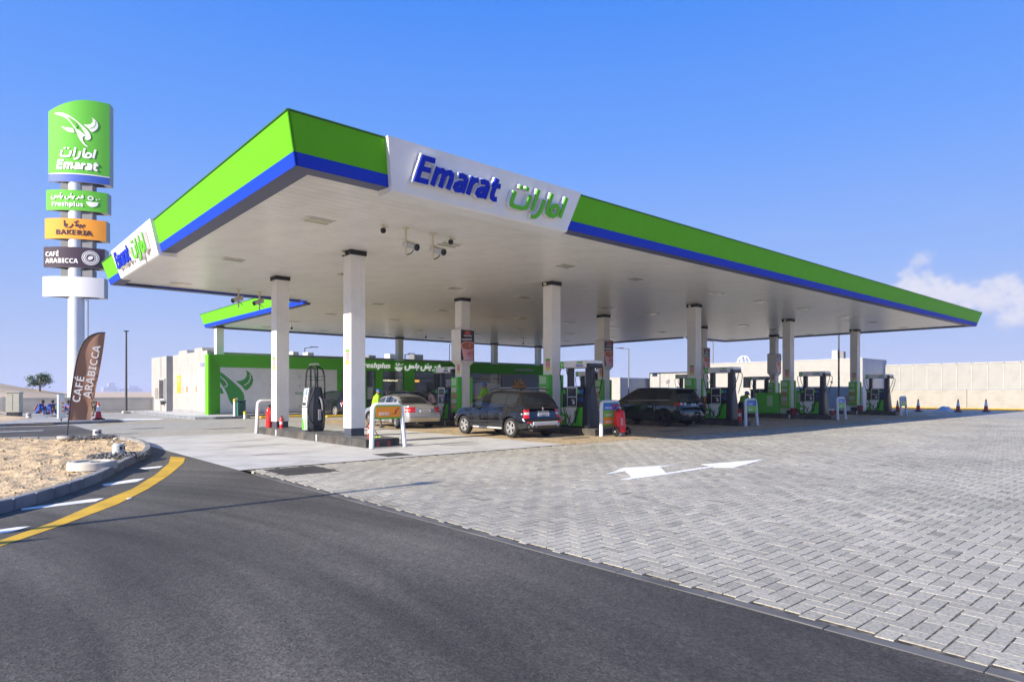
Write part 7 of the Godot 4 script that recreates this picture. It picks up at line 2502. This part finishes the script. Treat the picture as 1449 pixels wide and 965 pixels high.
	# wheels
	for s in [-1.0, 1.0]:
		for x in axles:
			var r: float = d.wheel
			var t := Transform3D(Basis.from_euler(Vector3(0, 0, -PI / 2 * s)), Vector3(s * (W - 0.10), r, Z.call(x)))
			var w := obj("wheel", MB.new().lathe([Vector2(r * 0.66, 0.085), Vector2(r * 0.78, 0.10), Vector2(r * 0.95, 0.095), Vector2(r, 0.06), Vector2(r, -0.08), Vector2(r * 0.92, -0.11), Vector2(r * 0.6, -0.11)], 32, t), M("rubber"), o)
			obj("well", MB.new().lathe([Vector2(r * 0.66, 0.0), Vector2(0, 0.0)], 24, t, true), M("black"), w)
			var rim := MB.new()
			rim.lathe([Vector2(r * 0.67, 0.09), Vector2(r * 0.63, 0.095), Vector2(r * 0.58, 0.05), Vector2(r * 0.56, 0.0)], 28, t, true)
			for k in 5:
				for e in [-0.17, 0.17]:
					var an: float = TAU * k / 5.0 + e + 0.3
					var c := t * Vector3(cos(an) * r * 0.36, 0.065, sin(an) * r * 0.36)
					rim.box(c, Vector3(r * 0.5, 0.03, r * 0.12), 0.006, t.basis * Basis(Vector3.UP, -an + e * 0.5))
			rim.lathe([Vector2(0, 0.085), Vector2(r * 0.14, 0.08), Vector2(r * 0.16, 0.04)], 14, t, true)
			obj("rim", rim, d.rim, w)
	# shut lines and handles
	var seam := MB.new()
	for s in [-1.0, 1.0]:
		for q in d.seams:
			var p := []
			for j in 9:
				var y := lerpf(max(under.call(q), d.sill + 0.06), belt.call(q) - 0.01, j / 8.0)
				p.append(Vector3(s * (hw.call(q, y) + 0.001), y, Z.call(q)))
			seam.tube(p, 0.006, 5)
	obj("door_seams", seam, M("black"), o)
	for s in [-1.0, 1.0]:
		for q in d.handles:
			var y: float = belt.call(q) - 0.14
			obj("handle", MB.new().box(Vector3(s * (hw.call(q, y) + 0.015), y, Z.call(q)), Vector3(0.03, 0.035, 0.2), 0.01), d.trim, o)
		var mq: float = d.mirror
		var my: float = belt.call(mq) + 0.08
		obj("mirror", MB.new().box(Vector3(s * (W + 0.06), my, Z.call(mq)), Vector3(0.2, 0.15, 0.13), 0.045), d.mirror_paint, o)
		# tail lamps wrap the rear corner
		for q in d.tail:
			var lm := MB.new()
			var g := []
			for j in 6:
				var y := lerpf(q[0], q[1], j / 5.0)
				var row := PackedVector3Array()
				for k in 9:
					var u := k / 8.0
					var al := 0.0
					var hh: float = hw.call(0.0, y)
					var pt := Vector3.ZERO
					if u < 0.55:
						var uu := lerpf(q[2], 1.0, u / 0.55)
						pt = Vector3(s * hh * uu, y, Z.call(lean.call(0.0, y)) + 0.05 * (1.0 - uu * uu) + 0.006)
					else:
						al = lerpf(0.0, q[3], (u - 0.55) / 0.45)
						pt = Vector3(s * (hw.call(al, y) + 0.006), y, Z.call(lean.call(al, y)) + 0.004)
					row.append(pt)
				g.append(row)
			lm.grid(g, s > 0)
			obj("tail_lamp" if q[4] is StandardMaterial3D and q[4] == mats["lamp_red"] else "reversing_lamp", lm, q[4], o)
		for q in d.head:
			var hm := MB.new()
			hm.box(Vector3(s * W * 0.66, q[0], Z.call(L - 0.14)), Vector3(0.34, q[1], 0.2), 0.04)
			obj("headlamp", hm, M("alu"), o)
	# number plate
	var ry: float = d.plate_y
	var pz: float = Z.call(lean.call(0.0, ry)) + 0.055
	var npl := obj("number_plate", MB.new().box(Vector3(0, ry, pz), Vector3(d.plate_w, 0.115, 0.012), 0.003), M("sign_white"), o)
	rng.seed = label.hash()
	var px: float = -d.plate_w * 0.36
	while px < d.plate_w * 0.38:
		obj("plate_mark", MB.new().box(Vector3(px, ry, pz + 0.008), Vector3(0.022, 0.06, 0.003)), M("iron"), npl)
		px += rng.randf_range(0.04, 0.075)
	return o

func make_cars() -> void:
	var black := StandardMaterial3D.new()
	black.albedo_color = lin(0.004, 0.0045, 0.006)
	black.roughness = 0.05
	black.metallic_specular = 1.0
	mats["car_black"] = black
	var silver := black.duplicate()
	silver.albedo_color = lin(0.46, 0.47, 0.49)
	silver.metallic = 0.65
	silver.roughness = 0.28
	silver.clearcoat_enabled = true
	silver.clearcoat = 0.6
	silver.clearcoat_roughness = 0.05
	mats["car_silver"] = silver
	var green := black.duplicate()
	green.albedo_color = lin(0.0025, 0.018, 0.0175)
	mats["car_green"] = green
	var tint := M("tinted_glass", lin(0.016, 0.019, 0.023), 0.02)
	var red: Material = mats["lamp_red"]
	var white_lamp := M("lamp_white", lin(0.5, 0.5, 0.5), 0.15)
	var suv := {"called": "parked_car", "len": 4.31, "half": 0.90, "wheel": 0.345, "axle": 0.80, "base": 2.72, "sill": 0.30, "height": 1.63, "tumble": 0.70, "paint": black, "glass": tint, "rim": M("chrome_rim", lin(0.42, 0.42, 0.43), 0.35, 0.6), "trim": black, "mirror_paint": M("slate"),
		"belt": [[0, 0.90], [0.06, 0.98], [0.5, 1.06], [1.2, 1.06], [2.6, 1.01], [3.15, 1.0], [3.5, 1.0], [4.05, 0.90], [4.25, 0.76], [4.31, 0.66]],
		"roof": [[0.14, 1.0], [0.30, 1.24], [0.47, 1.5], [0.58, 1.575], [1.2, 1.62], [1.9, 1.63], [2.35, 1.57], [2.6, 1.48], [3.28, 1.0]],
		"rear_lean": [[0.3, 0.02], [0.55, 0.0], [0.66, 0.09], [0.95, 0.16], [1.1, 0.18]], "nose_lean": [[0.3, 0.05], [0.55, 0.0], [0.8, 0.06], [1.0, 0.15]],
		"windows": [[0.62, 1.14], [1.20, 2.02], [2.10, 2.95]], "rear_glass": [0.22, 0.47], "front_glass": [2.52, 3.2], "seams": [1.1, 2.06, 3.0], "handles": [1.35, 2.25], "mirror": 2.86,
		"belt_trim": M("slate"), "tail": [[0.88, 1.02, 0.86, 0.07, red], [0.80, 0.88, 0.87, 0.05, white_lamp], [0.68, 0.80, 0.86, 0.07, red]], "head": [], "plate_y": 0.80, "plate_w": 0.52}
	var c := make_car("black off-road car with roof rails and silver rear bumper guard, refuelling at the second island", "car", P(15.45, 18.02), deg_to_rad(-1.5), suv)
	var zr := 4.31 / 2
	obj("bumper_guard", MB.new().box(Vector3(0, 0.50, zr + 0.03), Vector3(1.15, 0.13, 0.06), 0.02), M("alu"), c)
	obj("lower_bumper", MB.new().box(Vector3(0, 0.40, zr - 0.06), Vector3(1.5, 0.12, 0.16), 0.03), M("cladding", lin(0.05, 0.05, 0.052), 0.6), c)
	for s in [-1.0, 1.0]:
		obj("bumper_reflector", MB.new().box(Vector3(s * 0.70, 0.545, zr - 0.0), Vector3(0.18, 0.05, 0.05), 0.01), mats["lamp_red"], c)
		obj("guard_wing", MB.new().box(Vector3(s * 0.62, 0.45, zr + 0.015), Vector3(0.16, 0.05, 0.05), 0.015, Basis.from_euler(Vector3(0, 0, s * 0.7))), M("alu"), c)
		obj("side_sill", MB.new().tube([Vector3(s * 0.88, 0.31, 0.9), Vector3(s * 0.90, 0.31, 0.0), Vector3(s * 0.88, 0.31, -0.78)], 0.035, 8), M("alu"), c)
		var rp := []
		for i in 12:
			var t := i / 11.0
			rp.append(Vector3(s * 0.61, 1.625 + 0.075 * pow(sin(PI * t), 0.4) + 0.01 * sin(PI * t), lerpf(zr - 0.5, zr - 2.3, t)))
		obj("roof_rail", MB.new().tube(rp, 0.022, 7), M("slate"), c)
		obj("rail_cap", MB.new().box(Vector3(s * 0.61, 1.715, zr - 1.35), Vector3(0.05, 0.025, 0.7), 0.008), M("alu"), c)
	obj("tailgate_letters", MB.new().box(Vector3(0, 0.915, zr - 0.075), Vector3(0.02, 0.02, 0.01)), M("chrome"), c)
	text("model_letters", "DUSTER", 0.045, 0.006, Transform3D(Basis.IDENTITY, Vector3(0.0, 0.90, zr - 0.095)), M("chrome"), c, true, 0.0, 0.0, HORIZONTAL_ALIGNMENT_CENTER, 0.5)
	var em := PackedVector2Array([Vector2(0, -0.07), Vector2(0.04, 0), Vector2(0, 0.07), Vector2(-0.04, 0)])
	obj("maker_emblem", MB.new().prism(em, 0.012, Transform3D(Basis.IDENTITY, Vector3(0, 1.0, zr - 0.125))), M("chrome"), c)
	obj("rear_wiper", MB.new().tube([Vector3(0.0, 1.09, zr - 0.18), Vector3(0.35, 1.13, zr - 0.2)], 0.012, 5), M("black"), c)
	obj("tow_hook", MB.new().tube([Vector3(-0.42, 0.40, zr - 0.03), Vector3(-0.42, 0.42, zr + 0.03)], 0.035, 8), M("steel"), c)
	obj("exhaust", MB.new().tube([Vector3(-0.55, 0.30, zr - 0.3), Vector3(-0.55, 0.28, zr - 0.05)], 0.03, 8), M("steel"), c)
	var sport := suv.duplicate()
	sport.merge({"len": 4.85, "half": 0.99, "wheel": 0.395, "axle": 0.98, "base": 2.92, "sill": 0.33, "height": 1.76, "tumble": 0.72, "paint": green, "glass": tint, "rim": M("black_rim", lin(0.012, 0.012, 0.013), 0.3), "trim": green, "mirror_paint": green,
		"belt": [[0, 1.02], [0.06, 1.10], [0.6, 1.17], [2.0, 1.16], [3.3, 1.12], [3.8, 1.13], [4.5, 1.02], [4.75, 0.86], [4.85, 0.72]],
		"roof": [[0.16, 1.1], [0.38, 1.42], [0.50, 1.65], [0.56, 1.71], [1.4, 1.75], [2.45, 1.755], [2.72, 1.725], [2.92, 1.63], [3.75, 1.12]],
		"rear_lean": [[0.3, 0.04], [0.5, 0.0], [0.72, 0.02], [0.8, 0.09], [1.1, 0.16]], "nose_lean": [[0.3, 0.05], [0.6, 0.0], [0.9, 0.05], [1.1, 0.12]],
		"windows": [[0.72, 1.42], [1.50, 2.42], [2.50, 3.42]], "rear_glass": [0.25, 0.52], "front_glass": [2.92, 3.68], "seams": [1.45, 2.46, 3.5], "handles": [1.65, 2.65], "mirror": 3.32,
		"belt_trim": M("alu"), "tail": [[0.98, 1.08, 0.66, 0.06, white_lamp], [0.95, 1.08, 0.86, 0.42, red]], "head": [], "plate_y": 0.99, "plate_w": 0.36}, true)
	var r := make_car("dark green sport utility car with black wheels between the second and third islands", "car", P(25.43, 18.92), 0.0, sport)
	zr = 4.85 / 2
	obj("roof_spoiler", MB.new().box(Vector3(0, 1.675, zr - 0.47), Vector3(1.3, 0.045, 0.36), 0.015, Basis.from_euler(Vector3(0.1, 0, 0))), M("black"), r)
	obj("tailgate_step", MB.new().box(Vector3(0, 0.88, zr + 0.0), Vector3(1.5, 0.03, 0.1), 0.01), green, r)
	obj("lower_bumper", MB.new().box(Vector3(0, 0.46, zr - 0.08), Vector3(1.66, 0.2, 0.22), 0.05), M("black"), r)
	for s in [-1.0, 1.0]:
		obj("bumper_reflector", MB.new().box(Vector3(s * 0.80, 0.60, zr - 0.03), Vector3(0.2, 0.055, 0.06), 0.012), mats["lamp_red"], r)
		for k in 2:
			obj("exhaust_tip", MB.new().lathe([Vector2(0.03, -0.05), Vector2(0.05, -0.05), Vector2(0.05, 0.06), Vector2(0.036, 0.06), Vector2(0.03, 0.0)], 14, Transform3D(Basis.from_euler(Vector3(PI / 2, 0, 0)), Vector3(s * (0.42 + k * 0.13), 0.53, zr + 0.02))), M("chrome"), r)
		obj("roof_bar", MB.new().tube([Vector3(s * 0.68, 1.72, zr - 1.0), Vector3(s * 0.70, 1.755, zr - 2.0), Vector3(s * 0.68, 1.72, zr - 2.8)], 0.014, 6), M("black"), r)
	var sedan := suv.duplicate()
	sedan.merge({"len": 4.5, "half": 0.875, "wheel": 0.315, "axle": 0.98, "base": 2.62, "sill": 0.24, "height": 1.46, "tumble": 0.70, "paint": silver, "glass": M("car_glass", lin(0.035, 0.04, 0.045), 0.04), "rim": M("chrome_rim", lin(0.42, 0.42, 0.43)), "trim": silver, "mirror_paint": silver,
		"belt": [[0, 0.86], [0.05, 0.945], [0.4, 0.985], [0.9, 0.985], [1.4, 0.95], [3.0, 0.91], [3.35, 0.92], [4.1, 0.78], [4.4, 0.64], [4.5, 0.54]],
		"roof": [[0.72, 0.99], [1.0, 1.16], [1.38, 1.36], [1.6, 1.42], [2.1, 1.46], [2.55, 1.42], [2.8, 1.34], [3.5, 0.90]],
		"rear_lean": [[0.24, 0.06], [0.4, 0.0], [0.58, 0.0], [0.66, 0.05], [0.9, 0.09]], "nose_lean": [[0.3, 0.05], [0.5, 0.0], [0.8, 0.1]],
		"windows": [[1.22, 1.5], [1.56, 2.26], [2.32, 3.12]], "rear_glass": [0.84, 1.34], "front_glass": [2.68, 3.42], "seams": [1.42, 2.28, 3.15], "handles": [1.7, 2.5], "mirror": 3.0,
		"belt_trim": M("slate"), "tail": [[0.70, 0.92, 0.68, 0.22, red], [0.78, 0.82, 0.672, 0.215, white_lamp]], "head": [], "plate_y": 0.76, "plate_w": 0.52}, true)
	var s4 := make_car("silver saloon car seen from behind, filling up behind the hoop with the orange sign", "car", P(15.52, 25.45), deg_to_rad(-3.0), sedan)
	zr = 2.25
	obj("bumper_strip", MB.new().box(Vector3(0, 0.44, zr + 0.035), Vector3(1.25, 0.03, 0.04), 0.01), M("warm_strip", lin(0.38, 0.30, 0.2), 0.3), s4)
	obj("boot_strip", MB.new().box(Vector3(0, 0.845, zr - 0.04), Vector3(0.6, 0.025, 0.03), 0.008), M("chrome"), s4)
	obj("exhaust", MB.new().tube([Vector3(-0.4, 0.26, zr - 0.3), Vector3(-0.4, 0.25, zr + 0.0)], 0.03, 8), M("steel"), s4)
	obj("lower_bumper", MB.new().box(Vector3(0, 0.285, zr - 0.1), Vector3(1.35, 0.06, 0.14), 0.02), M("black"), s4)
	var hatch := suv.duplicate()
	hatch.merge({"paint": black, "rim": M("chrome_rim", lin(0.42, 0.42, 0.43))}, true)
	make_car("black car parked before the emblem wall, seen to either side of the nearest column", "car", P(19.15, 39.4), deg_to_rad(6.0), hatch, "cars parked before the shop")
	var dark := black.duplicate()
	dark.albedo_color = lin(0.05, 0.055, 0.065)
	hatch = suv.duplicate()
	hatch.paint = dark
	make_car("dark grey car parked before the shop windows, behind the silver saloon's roof, left one", "car", P(24.0, 39.3), deg_to_rad(5.0), hatch, "cars parked before the shop")
	hatch = suv.duplicate()
	hatch.paint = black
	make_car("black car parked before the shop windows, behind the silver saloon's roof, right one", "car", P(26.6, 39.6), deg_to_rad(4.0), hatch, "cars parked before the shop")

# ---------------------------------------------------------------- people
# joins tapered capsules with a smooth minimum and meshes the field as surface nets
func skin_bones(b: MB, bones: Array, cell: float, k: float) -> void:
	var lo := Vector3.INF
	var hi := -Vector3.INF
	for q in bones:
		var r := maxf(q[2], q[3]) + k + cell
		lo = lo.min((q[0] as Vector3).min(q[1]) - Vector3.ONE * r)
		hi = hi.max((q[0] as Vector3).max(q[1]) + Vector3.ONE * r)
	var n := Vector3i(((hi - lo) / cell).ceil()) + Vector3i.ONE
	var f := PackedFloat32Array()
	f.resize(n.x * n.y * n.z)
	f.fill(1.0)
	var own := PackedInt32Array()
	own.resize(f.size())
	var best := PackedFloat32Array()
	best.resize(f.size())
	best.fill(1e9)
	for w in bones.size():
		var q: Array = bones[w]
		var a: Vector3 = q[0]
		var ab: Vector3 = q[1] - a
		var l2 := maxf(ab.length_squared(), 1e-9)
		var r := maxf(q[2], q[3]) + k + cell * 1.5
		var i0 := Vector3i((((a as Vector3).min(q[1]) - Vector3.ONE * r - lo) / cell).floor()).clamp(Vector3i.ZERO, n - Vector3i.ONE)
		var i1 := Vector3i((((a as Vector3).max(q[1]) + Vector3.ONE * r - lo) / cell).ceil()).clamp(Vector3i.ZERO, n - Vector3i.ONE)
		for z in range(i0.z, i1.z + 1):
			for y in range(i0.y, i1.y + 1):
				var base := (z * n.y + y) * n.x
				for x in range(i0.x, i1.x + 1):
					var p := lo + Vector3(x, y, z) * cell
					var t := clampf((p - a).dot(ab) / l2, 0.0, 1.0)
					var d := p.distance_to(a + ab * t) - lerpf(q[2], q[3], t)
					var id := base + x
					var o := f[id]
					var h := maxf(k - absf(o - d), 0.0) / k
					f[id] = minf(o, d) - h * h * k * 0.25
					if d < best[id]:
						best[id] = d
						own[id] = w
	var at := {}
	for z in n.z - 1:
		for y in n.y - 1:
			for x in n.x - 1:
				var sum := Vector3.ZERO
				var cnt := 0
				var id := (z * n.y + y) * n.x + x
				var inside := 0
				var vals := [f[id], f[id + 1], f[id + n.x], f[id + n.x + 1], f[id + n.x * n.y], f[id + n.x * n.y + 1], f[id + n.x * n.y + n.x], f[id + n.x * n.y + n.x + 1]]
				for v in vals:
					if v < 0.0:
						inside += 1
				if inside == 0 or inside == 8:
					continue
				for e in [[0, 1], [2, 3], [4, 5], [6, 7], [0, 2], [1, 3], [4, 6], [5, 7], [0, 4], [1, 5], [2, 6], [3, 7]]:
					var va: float = vals[e[0]]
					var vb: float = vals[e[1]]
					if (va < 0.0) != (vb < 0.0):
						var t := va / (va - vb)
						var pa := Vector3(e[0] & 1, (e[0] >> 1) & 1, e[0] >> 2)
						var pb := Vector3(e[1] & 1, (e[1] >> 1) & 1, e[1] >> 2)
						sum += pa.lerp(pb, t)
						cnt += 1
				var g := Vector3(vals[1] + vals[3] + vals[5] + vals[7] - vals[0] - vals[2] - vals[4] - vals[6], vals[2] + vals[3] + vals[6] + vals[7] - vals[0] - vals[1] - vals[4] - vals[5], vals[4] + vals[5] + vals[6] + vals[7] - vals[0] - vals[1] - vals[2] - vals[3]).normalized()
				at[Vector3i(x, y, z)] = [lo + (Vector3(x, y, z) + sum / cnt) * cell, g, bones[own[id]][4]]
	var axis := [Vector3i(1, 0, 0), Vector3i(0, 1, 0), Vector3i(0, 0, 1)]
	for key in at:
		var c: Vector3i = key
		var id := (c.z * n.y + c.y) * n.x + c.x
		var step := [1, n.x, n.x * n.y]
		for i in 3:
			var j := (i + 1) % 3
			var m := (i + 2) % 3
			if (f[id] < 0.0) == (f[id + step[i]] < 0.0):
				continue
			var q := [at.get(c), at.get(c - axis[j]), at.get(c - axis[j] - axis[m]), at.get(c - axis[m])]
			if null in q:
				continue
			b.col = q[0][2]
			b.tri(q[0][0], q[1][0], q[2][0], q[0][1], q[1][1], q[2][1])
			b.tri(q[0][0], q[2][0], q[3][0], q[0][1], q[2][1], q[3][1])

func hand(b: MB, wrist: Vector3, to: Vector3, side: float, skin: Color) -> void:
	var d := (to - wrist).normalized()
	var s := d.cross(Vector3(0, 0, 1) if absf(d.z) < 0.8 else Vector3.RIGHT).normalized()
	var nrm := s.cross(d)
	b.col = skin
	b.box(wrist + d * 0.05, Vector3(0.08, 0.1, 0.03), 0.012, Basis(s, d, nrm))
	var lens := [0.062, 0.075, 0.07, 0.055]
	for i in 4:
		var r := wrist + d * 0.095 + s * (0.03 - i * 0.02) * side
		var e: Vector3 = r + d * lens[i] * 0.55 + nrm * 0.01
		b.tube([r, e, e + (d * 0.7 + nrm * 0.6).normalized() * lens[i] * 0.5], [0.0095, 0.009, 0.007], 6)
	var t := wrist + d * 0.03 + s * 0.04 * side
	b.tube([t, t + (d * 0.6 + s * side * 0.7).normalized() * 0.04, t + d * 0.05 + s * side * 0.035 + nrm * 0.02], [0.012, 0.011, 0.008], 6)

# joints: pelvis, chest, neck, head, and left/right elbow, wrist, knee, ankle; the person looks along +z
func make_person(label: String, at: Vector3, turn: float, j: Dictionary, c: Dictionary, group := "") -> Node3D:
	var o := thing("person", label, "person", at, turn, group)
	var b := MB.new().tint(Color.WHITE)
	var pel: Vector3 = j.pelvis
	var che: Vector3 = j.chest
	var nek: Vector3 = j.neck
	var hed: Vector3 = j.head
	var bones := []
	var up := (che - pel).normalized()
	for s in [-1.0, 1.0]:
		var k := "l" if s < 0 else "r"
		var hip := pel + Vector3(s * 0.09, -0.03, 0)
		var sho := che + up * 0.10 + Vector3(s * 0.17, 0, 0)
		bones.append([che + up * 0.06 + Vector3(s * 0.05, 0, 0), sho, 0.11, 0.075, c.top])
		bones.append([sho, j[k + "elbow"], 0.068, 0.052, c.top])
		bones.append([j[k + "elbow"], j[k + "wrist"], 0.05, 0.036, c.top])
		bones.append([pel + Vector3(s * 0.05, 0.04, 0), hip, 0.115, 0.105, c.legs])
		bones.append([hip, j[k + "knee"], 0.10, 0.068, c.legs])
		bones.append([j[k + "knee"], j[k + "ankle"], 0.066, 0.05, c.legs])
		var toe: Vector3 = j[k + "ankle"] + Vector3(0, -0.05, 0.0)
		bones.append([toe + Vector3(0, 0, -0.03), toe + Vector3(s * 0.02, -0.005, 0.15), 0.043, 0.035, c.shoe])
	bones.append([pel + up * 0.08, pel.lerp(che, 0.55), 0.135, 0.14, c.top])
	bones.append([pel.lerp(che, 0.55), che + up * 0.03, 0.145, 0.15, c.top])
	bones.append([che + up * 0.12, nek, 0.07, 0.06, c.top])
	bones.append([nek, hed - (hed - nek) * 0.3, 0.052, 0.055, c.skin])
	skin_bones(b, bones, 0.028, 0.05)
	# head: skull, jaw, nose and ears on a finer grid
	var f: Vector3 = j.get("face", Vector3(0, -0.1, 1)).normalized()
	var r := Vector3.UP.cross(f).normalized()
	var u := f.cross(r)
	var hb := [[hed + u * 0.02 - f * 0.015, hed + u * 0.035 + f * 0.01, 0.094, 0.088, c.skin], [hed - u * 0.055 + f * 0.035, hed - u * 0.075 + f * 0.045, 0.06, 0.045, c.skin], [hed + f * 0.085 + u * 0.01, hed + f * 0.108 - u * 0.025, 0.012, 0.017, c.skin], [hed - r * 0.085, hed - r * 0.095 - u * 0.02, 0.02, 0.016, c.skin], [hed + r * 0.085, hed + r * 0.095 - u * 0.02, 0.02, 0.016, c.skin]]
	skin_bones(b, hb, 0.013, 0.03)
	var bas := Basis(r, u, f)
	for s in [-1.0, 1.0]:
		b.col = Color(0.6, 0.58, 0.55)
		b.box(hed + f * 0.088 + r * s * 0.035 + u * 0.012, Vector3(0.026, 0.012, 0.01), 0.004, bas)
		b.col = Color(0.02, 0.015, 0.012)
		b.box(hed + f * 0.094 + r * s * 0.035 + u * 0.012, Vector3(0.011, 0.011, 0.006), 0.003, bas)
		b.box(hed + f * 0.092 + r * s * 0.035 + u * 0.03, Vector3(0.034, 0.007, 0.008), 0.002, bas)
	b.col = Color(0.22, 0.07, 0.06)
	b.box(hed + f * 0.088 - u * 0.062, Vector3(0.045, 0.01, 0.012), 0.004, bas)
	for s in [-1.0, 1.0]:
		var k := "l" if s < 0 else "r"
		var d: Vector3 = (j[k + "wrist"] - j[k + "elbow"]).normalized()
		hand(b, j[k + "wrist"], j[k + "wrist"] + d, -s, c.skin)
	obj("body", b, colored("clothes", 0.8), o)
	# hair, then cap
	var hr := MB.new()
	var rows := []
	for i in 7:
		var row := PackedVector3Array()
		var el := PI / 2 * (1.0 - i / 6.0 * 1.12)
		for q in 15:
			var a := TAU * q / 14.0
			var rad := 0.104 + (0.012 if c.has("cap") else 0.004)
			row.append(hed + u * (0.028 + sin(el) * rad * 0.98) + (r * cos(a) + f * sin(a) * 1.06) * cos(el) * rad - f * 0.008)
		rows.append(row)
	hr.grid(rows, true)
	if c.has("cap"):
		var cap := obj("cap", hr, c.cap, o)
		obj("peak", MB.new().box(hed + u * 0.05 + f * 0.14, Vector3(0.15, 0.012, 0.11), 0.005, bas), c.cap, cap)
	else:
		obj("hair", hr, M("hair", lin(0.012, 0.01, 0.009), 0.7), o)
	if c.has("vest"):
		var v := MB.new()
		var fw := Vector3(0, 0, 1)
		var sg := (fw - up * fw.dot(up)).normalized()
		var rt := up.cross(sg)
		for s in [-1.0, 1.0]:
			v.box(pel.lerp(che, 0.62) + sg * s * 0.158, Vector3(0.30, 0.42, 0.03), 0.012, Basis(rt, up, sg))
		obj("vest", v, c.vest, o)
	return o

func make_people() -> void:
	var skin := Color(0.22, 0.12, 0.075)
	var lime := Color(0.24, 0.50, 0.015)
	var cap := M("cap_blue", lin(0.01, 0.09, 0.42), 0.6)
	var dark := Color(0.04, 0.04, 0.045)
	var stand := {"pelvis": Vector3(0, 0.93, 0), "chest": Vector3(0, 1.27, 0.02), "neck": Vector3(0, 1.46, 0.03), "head": Vector3(0, 1.60, 0.06), "lelbow": Vector3(-0.27, 1.10, 0.04), "lwrist": Vector3(-0.2, 0.95, 0.24), "relbow": Vector3(0.27, 1.10, 0.04), "rwrist": Vector3(0.2, 0.95, 0.24), "lknee": Vector3(-0.11, 0.5, 0.03), "lankle": Vector3(-0.12, 0.09, -0.02), "rknee": Vector3(0.11, 0.5, 0.03), "rankle": Vector3(0.12, 0.09, -0.02)}
	var stride := stand.duplicate()
	stride.merge({"lknee": Vector3(-0.1, 0.5, 0.18), "lankle": Vector3(-0.11, 0.09, 0.26), "rknee": Vector3(0.1, 0.5, -0.12), "rankle": Vector3(0.11, 0.1, -0.3), "chest": Vector3(0, 1.25, 0.08), "neck": Vector3(0, 1.43, 0.12), "head": Vector3(0, 1.56, 0.18), "face": Vector3(0, -0.5, 1), "lwrist": Vector3(-0.14, 1.02, 0.36), "rwrist": Vector3(0.16, 1.0, 0.36)}, true)
	make_person("attendant in lime jacket and blue cap leaning to the silver saloon's side", P(14.05, 25.15), deg_to_rad(80.0), stride, {"top": lime, "legs": Color(0.10, 0.10, 0.105), "shoe": dark, "skin": skin, "cap": cap})
	var back := stand.duplicate()
	back.merge({"relbow": Vector3(0.3, 1.12, 0.06), "rwrist": Vector3(0.22, 1.08, 0.3)}, true)
	make_person("attendant in green jacket and blue cap seen from behind, beyond the black car's bonnet", P(17.2, 21.35, 0.243), deg_to_rad(200.0), back, {"top": Color(0.16, 0.42, 0.015), "legs": dark, "shoe": dark, "skin": skin, "cap": cap})
	var bend := stand.duplicate()
	bend.merge({"chest": Vector3(0, 1.21, 0.16), "neck": Vector3(0, 1.36, 0.26), "head": Vector3(0, 1.46, 0.36), "face": Vector3(0, -0.6, 1), "lwrist": Vector3(-0.14, 0.92, 0.46), "lelbow": Vector3(-0.25, 1.02, 0.2), "rwrist": Vector3(0.16, 0.95, 0.46), "relbow": Vector3(0.26, 1.02, 0.2)}, true)
	make_person("dark haired man in a pale pink shirt stooping by the pump beyond the silver saloon", P(16.85, 24.75), deg_to_rad(250.0), stride, {"top": Color(0.55, 0.36, 0.33), "legs": dark, "shoe": dark, "skin": skin})
	make_person("attendant in green jacket and blue cap bending forward behind the third island's hoop sign", P(28.85, 16.15, 0.0), deg_to_rad(75.0), bend, {"top": Color(0.13, 0.36, 0.01), "legs": dark, "shoe": dark, "skin": skin, "cap": cap})
	var sit := {"pelvis": Vector3(0, 0.2, 0), "chest": Vector3(0, 0.52, 0.14), "neck": Vector3(0, 0.68, 0.22), "head": Vector3(0, 0.80, 0.28), "face": Vector3(0, -0.5, 1), "lelbow": Vector3(-0.27, 0.42, 0.24), "lwrist": Vector3(-0.14, 0.36, 0.44), "relbow": Vector3(0.27, 0.42, 0.24), "rwrist": Vector3(0.14, 0.36, 0.44), "lknee": Vector3(-0.17, 0.46, 0.36), "lankle": Vector3(-0.15, 0.1, 0.46), "rknee": Vector3(0.17, 0.46, 0.36), "rankle": Vector3(0.15, 0.1, 0.46)}
	var blue := Color(0.02, 0.06, 0.28)
	var org := M("vest_orange", lin(0.75, 0.13, 0.03), 0.7)
	var grn := M("vest_green", lin(0.08, 0.2, 0.09), 0.7)
	var list := [[4.38, 51.0, 1.0, org, "worker in blue overalls and orange vest sitting apart at the left before the grey wall"], [4.98, 50.7, 0.4, org, "worker in blue sitting with bowed head, second from the left before the grey wall"], [5.38, 50.3, 2.9, grn, "worker in blue with a green vest, sitting with his back turned before the grey wall"], [6.05, 49.7, -0.9, org, "worker in an orange vest sitting right beside the brown flag's pole"]]
	for q in list:
		make_person(q[4], P(q[0], q[1], 0.1), q[2], sit, {"top": blue, "legs": blue, "shoe": dark, "skin": skin, "vest": q[3]})
	var perch := sit.duplicate()
	for k in perch:
		if k != "face" and not k.ends_with("ankle"):
			perch[k] = perch[k] + Vector3(0, 0.24, 0)
	make_person("worker in drab brown clothes crouching between the brown flag and the traffic cone", P(7.25, 49.6, 0.0), -0.6, perch, {"top": Color(0.09, 0.075, 0.05), "legs": Color(0.16, 0.13, 0.09), "shoe": dark, "skin": skin})
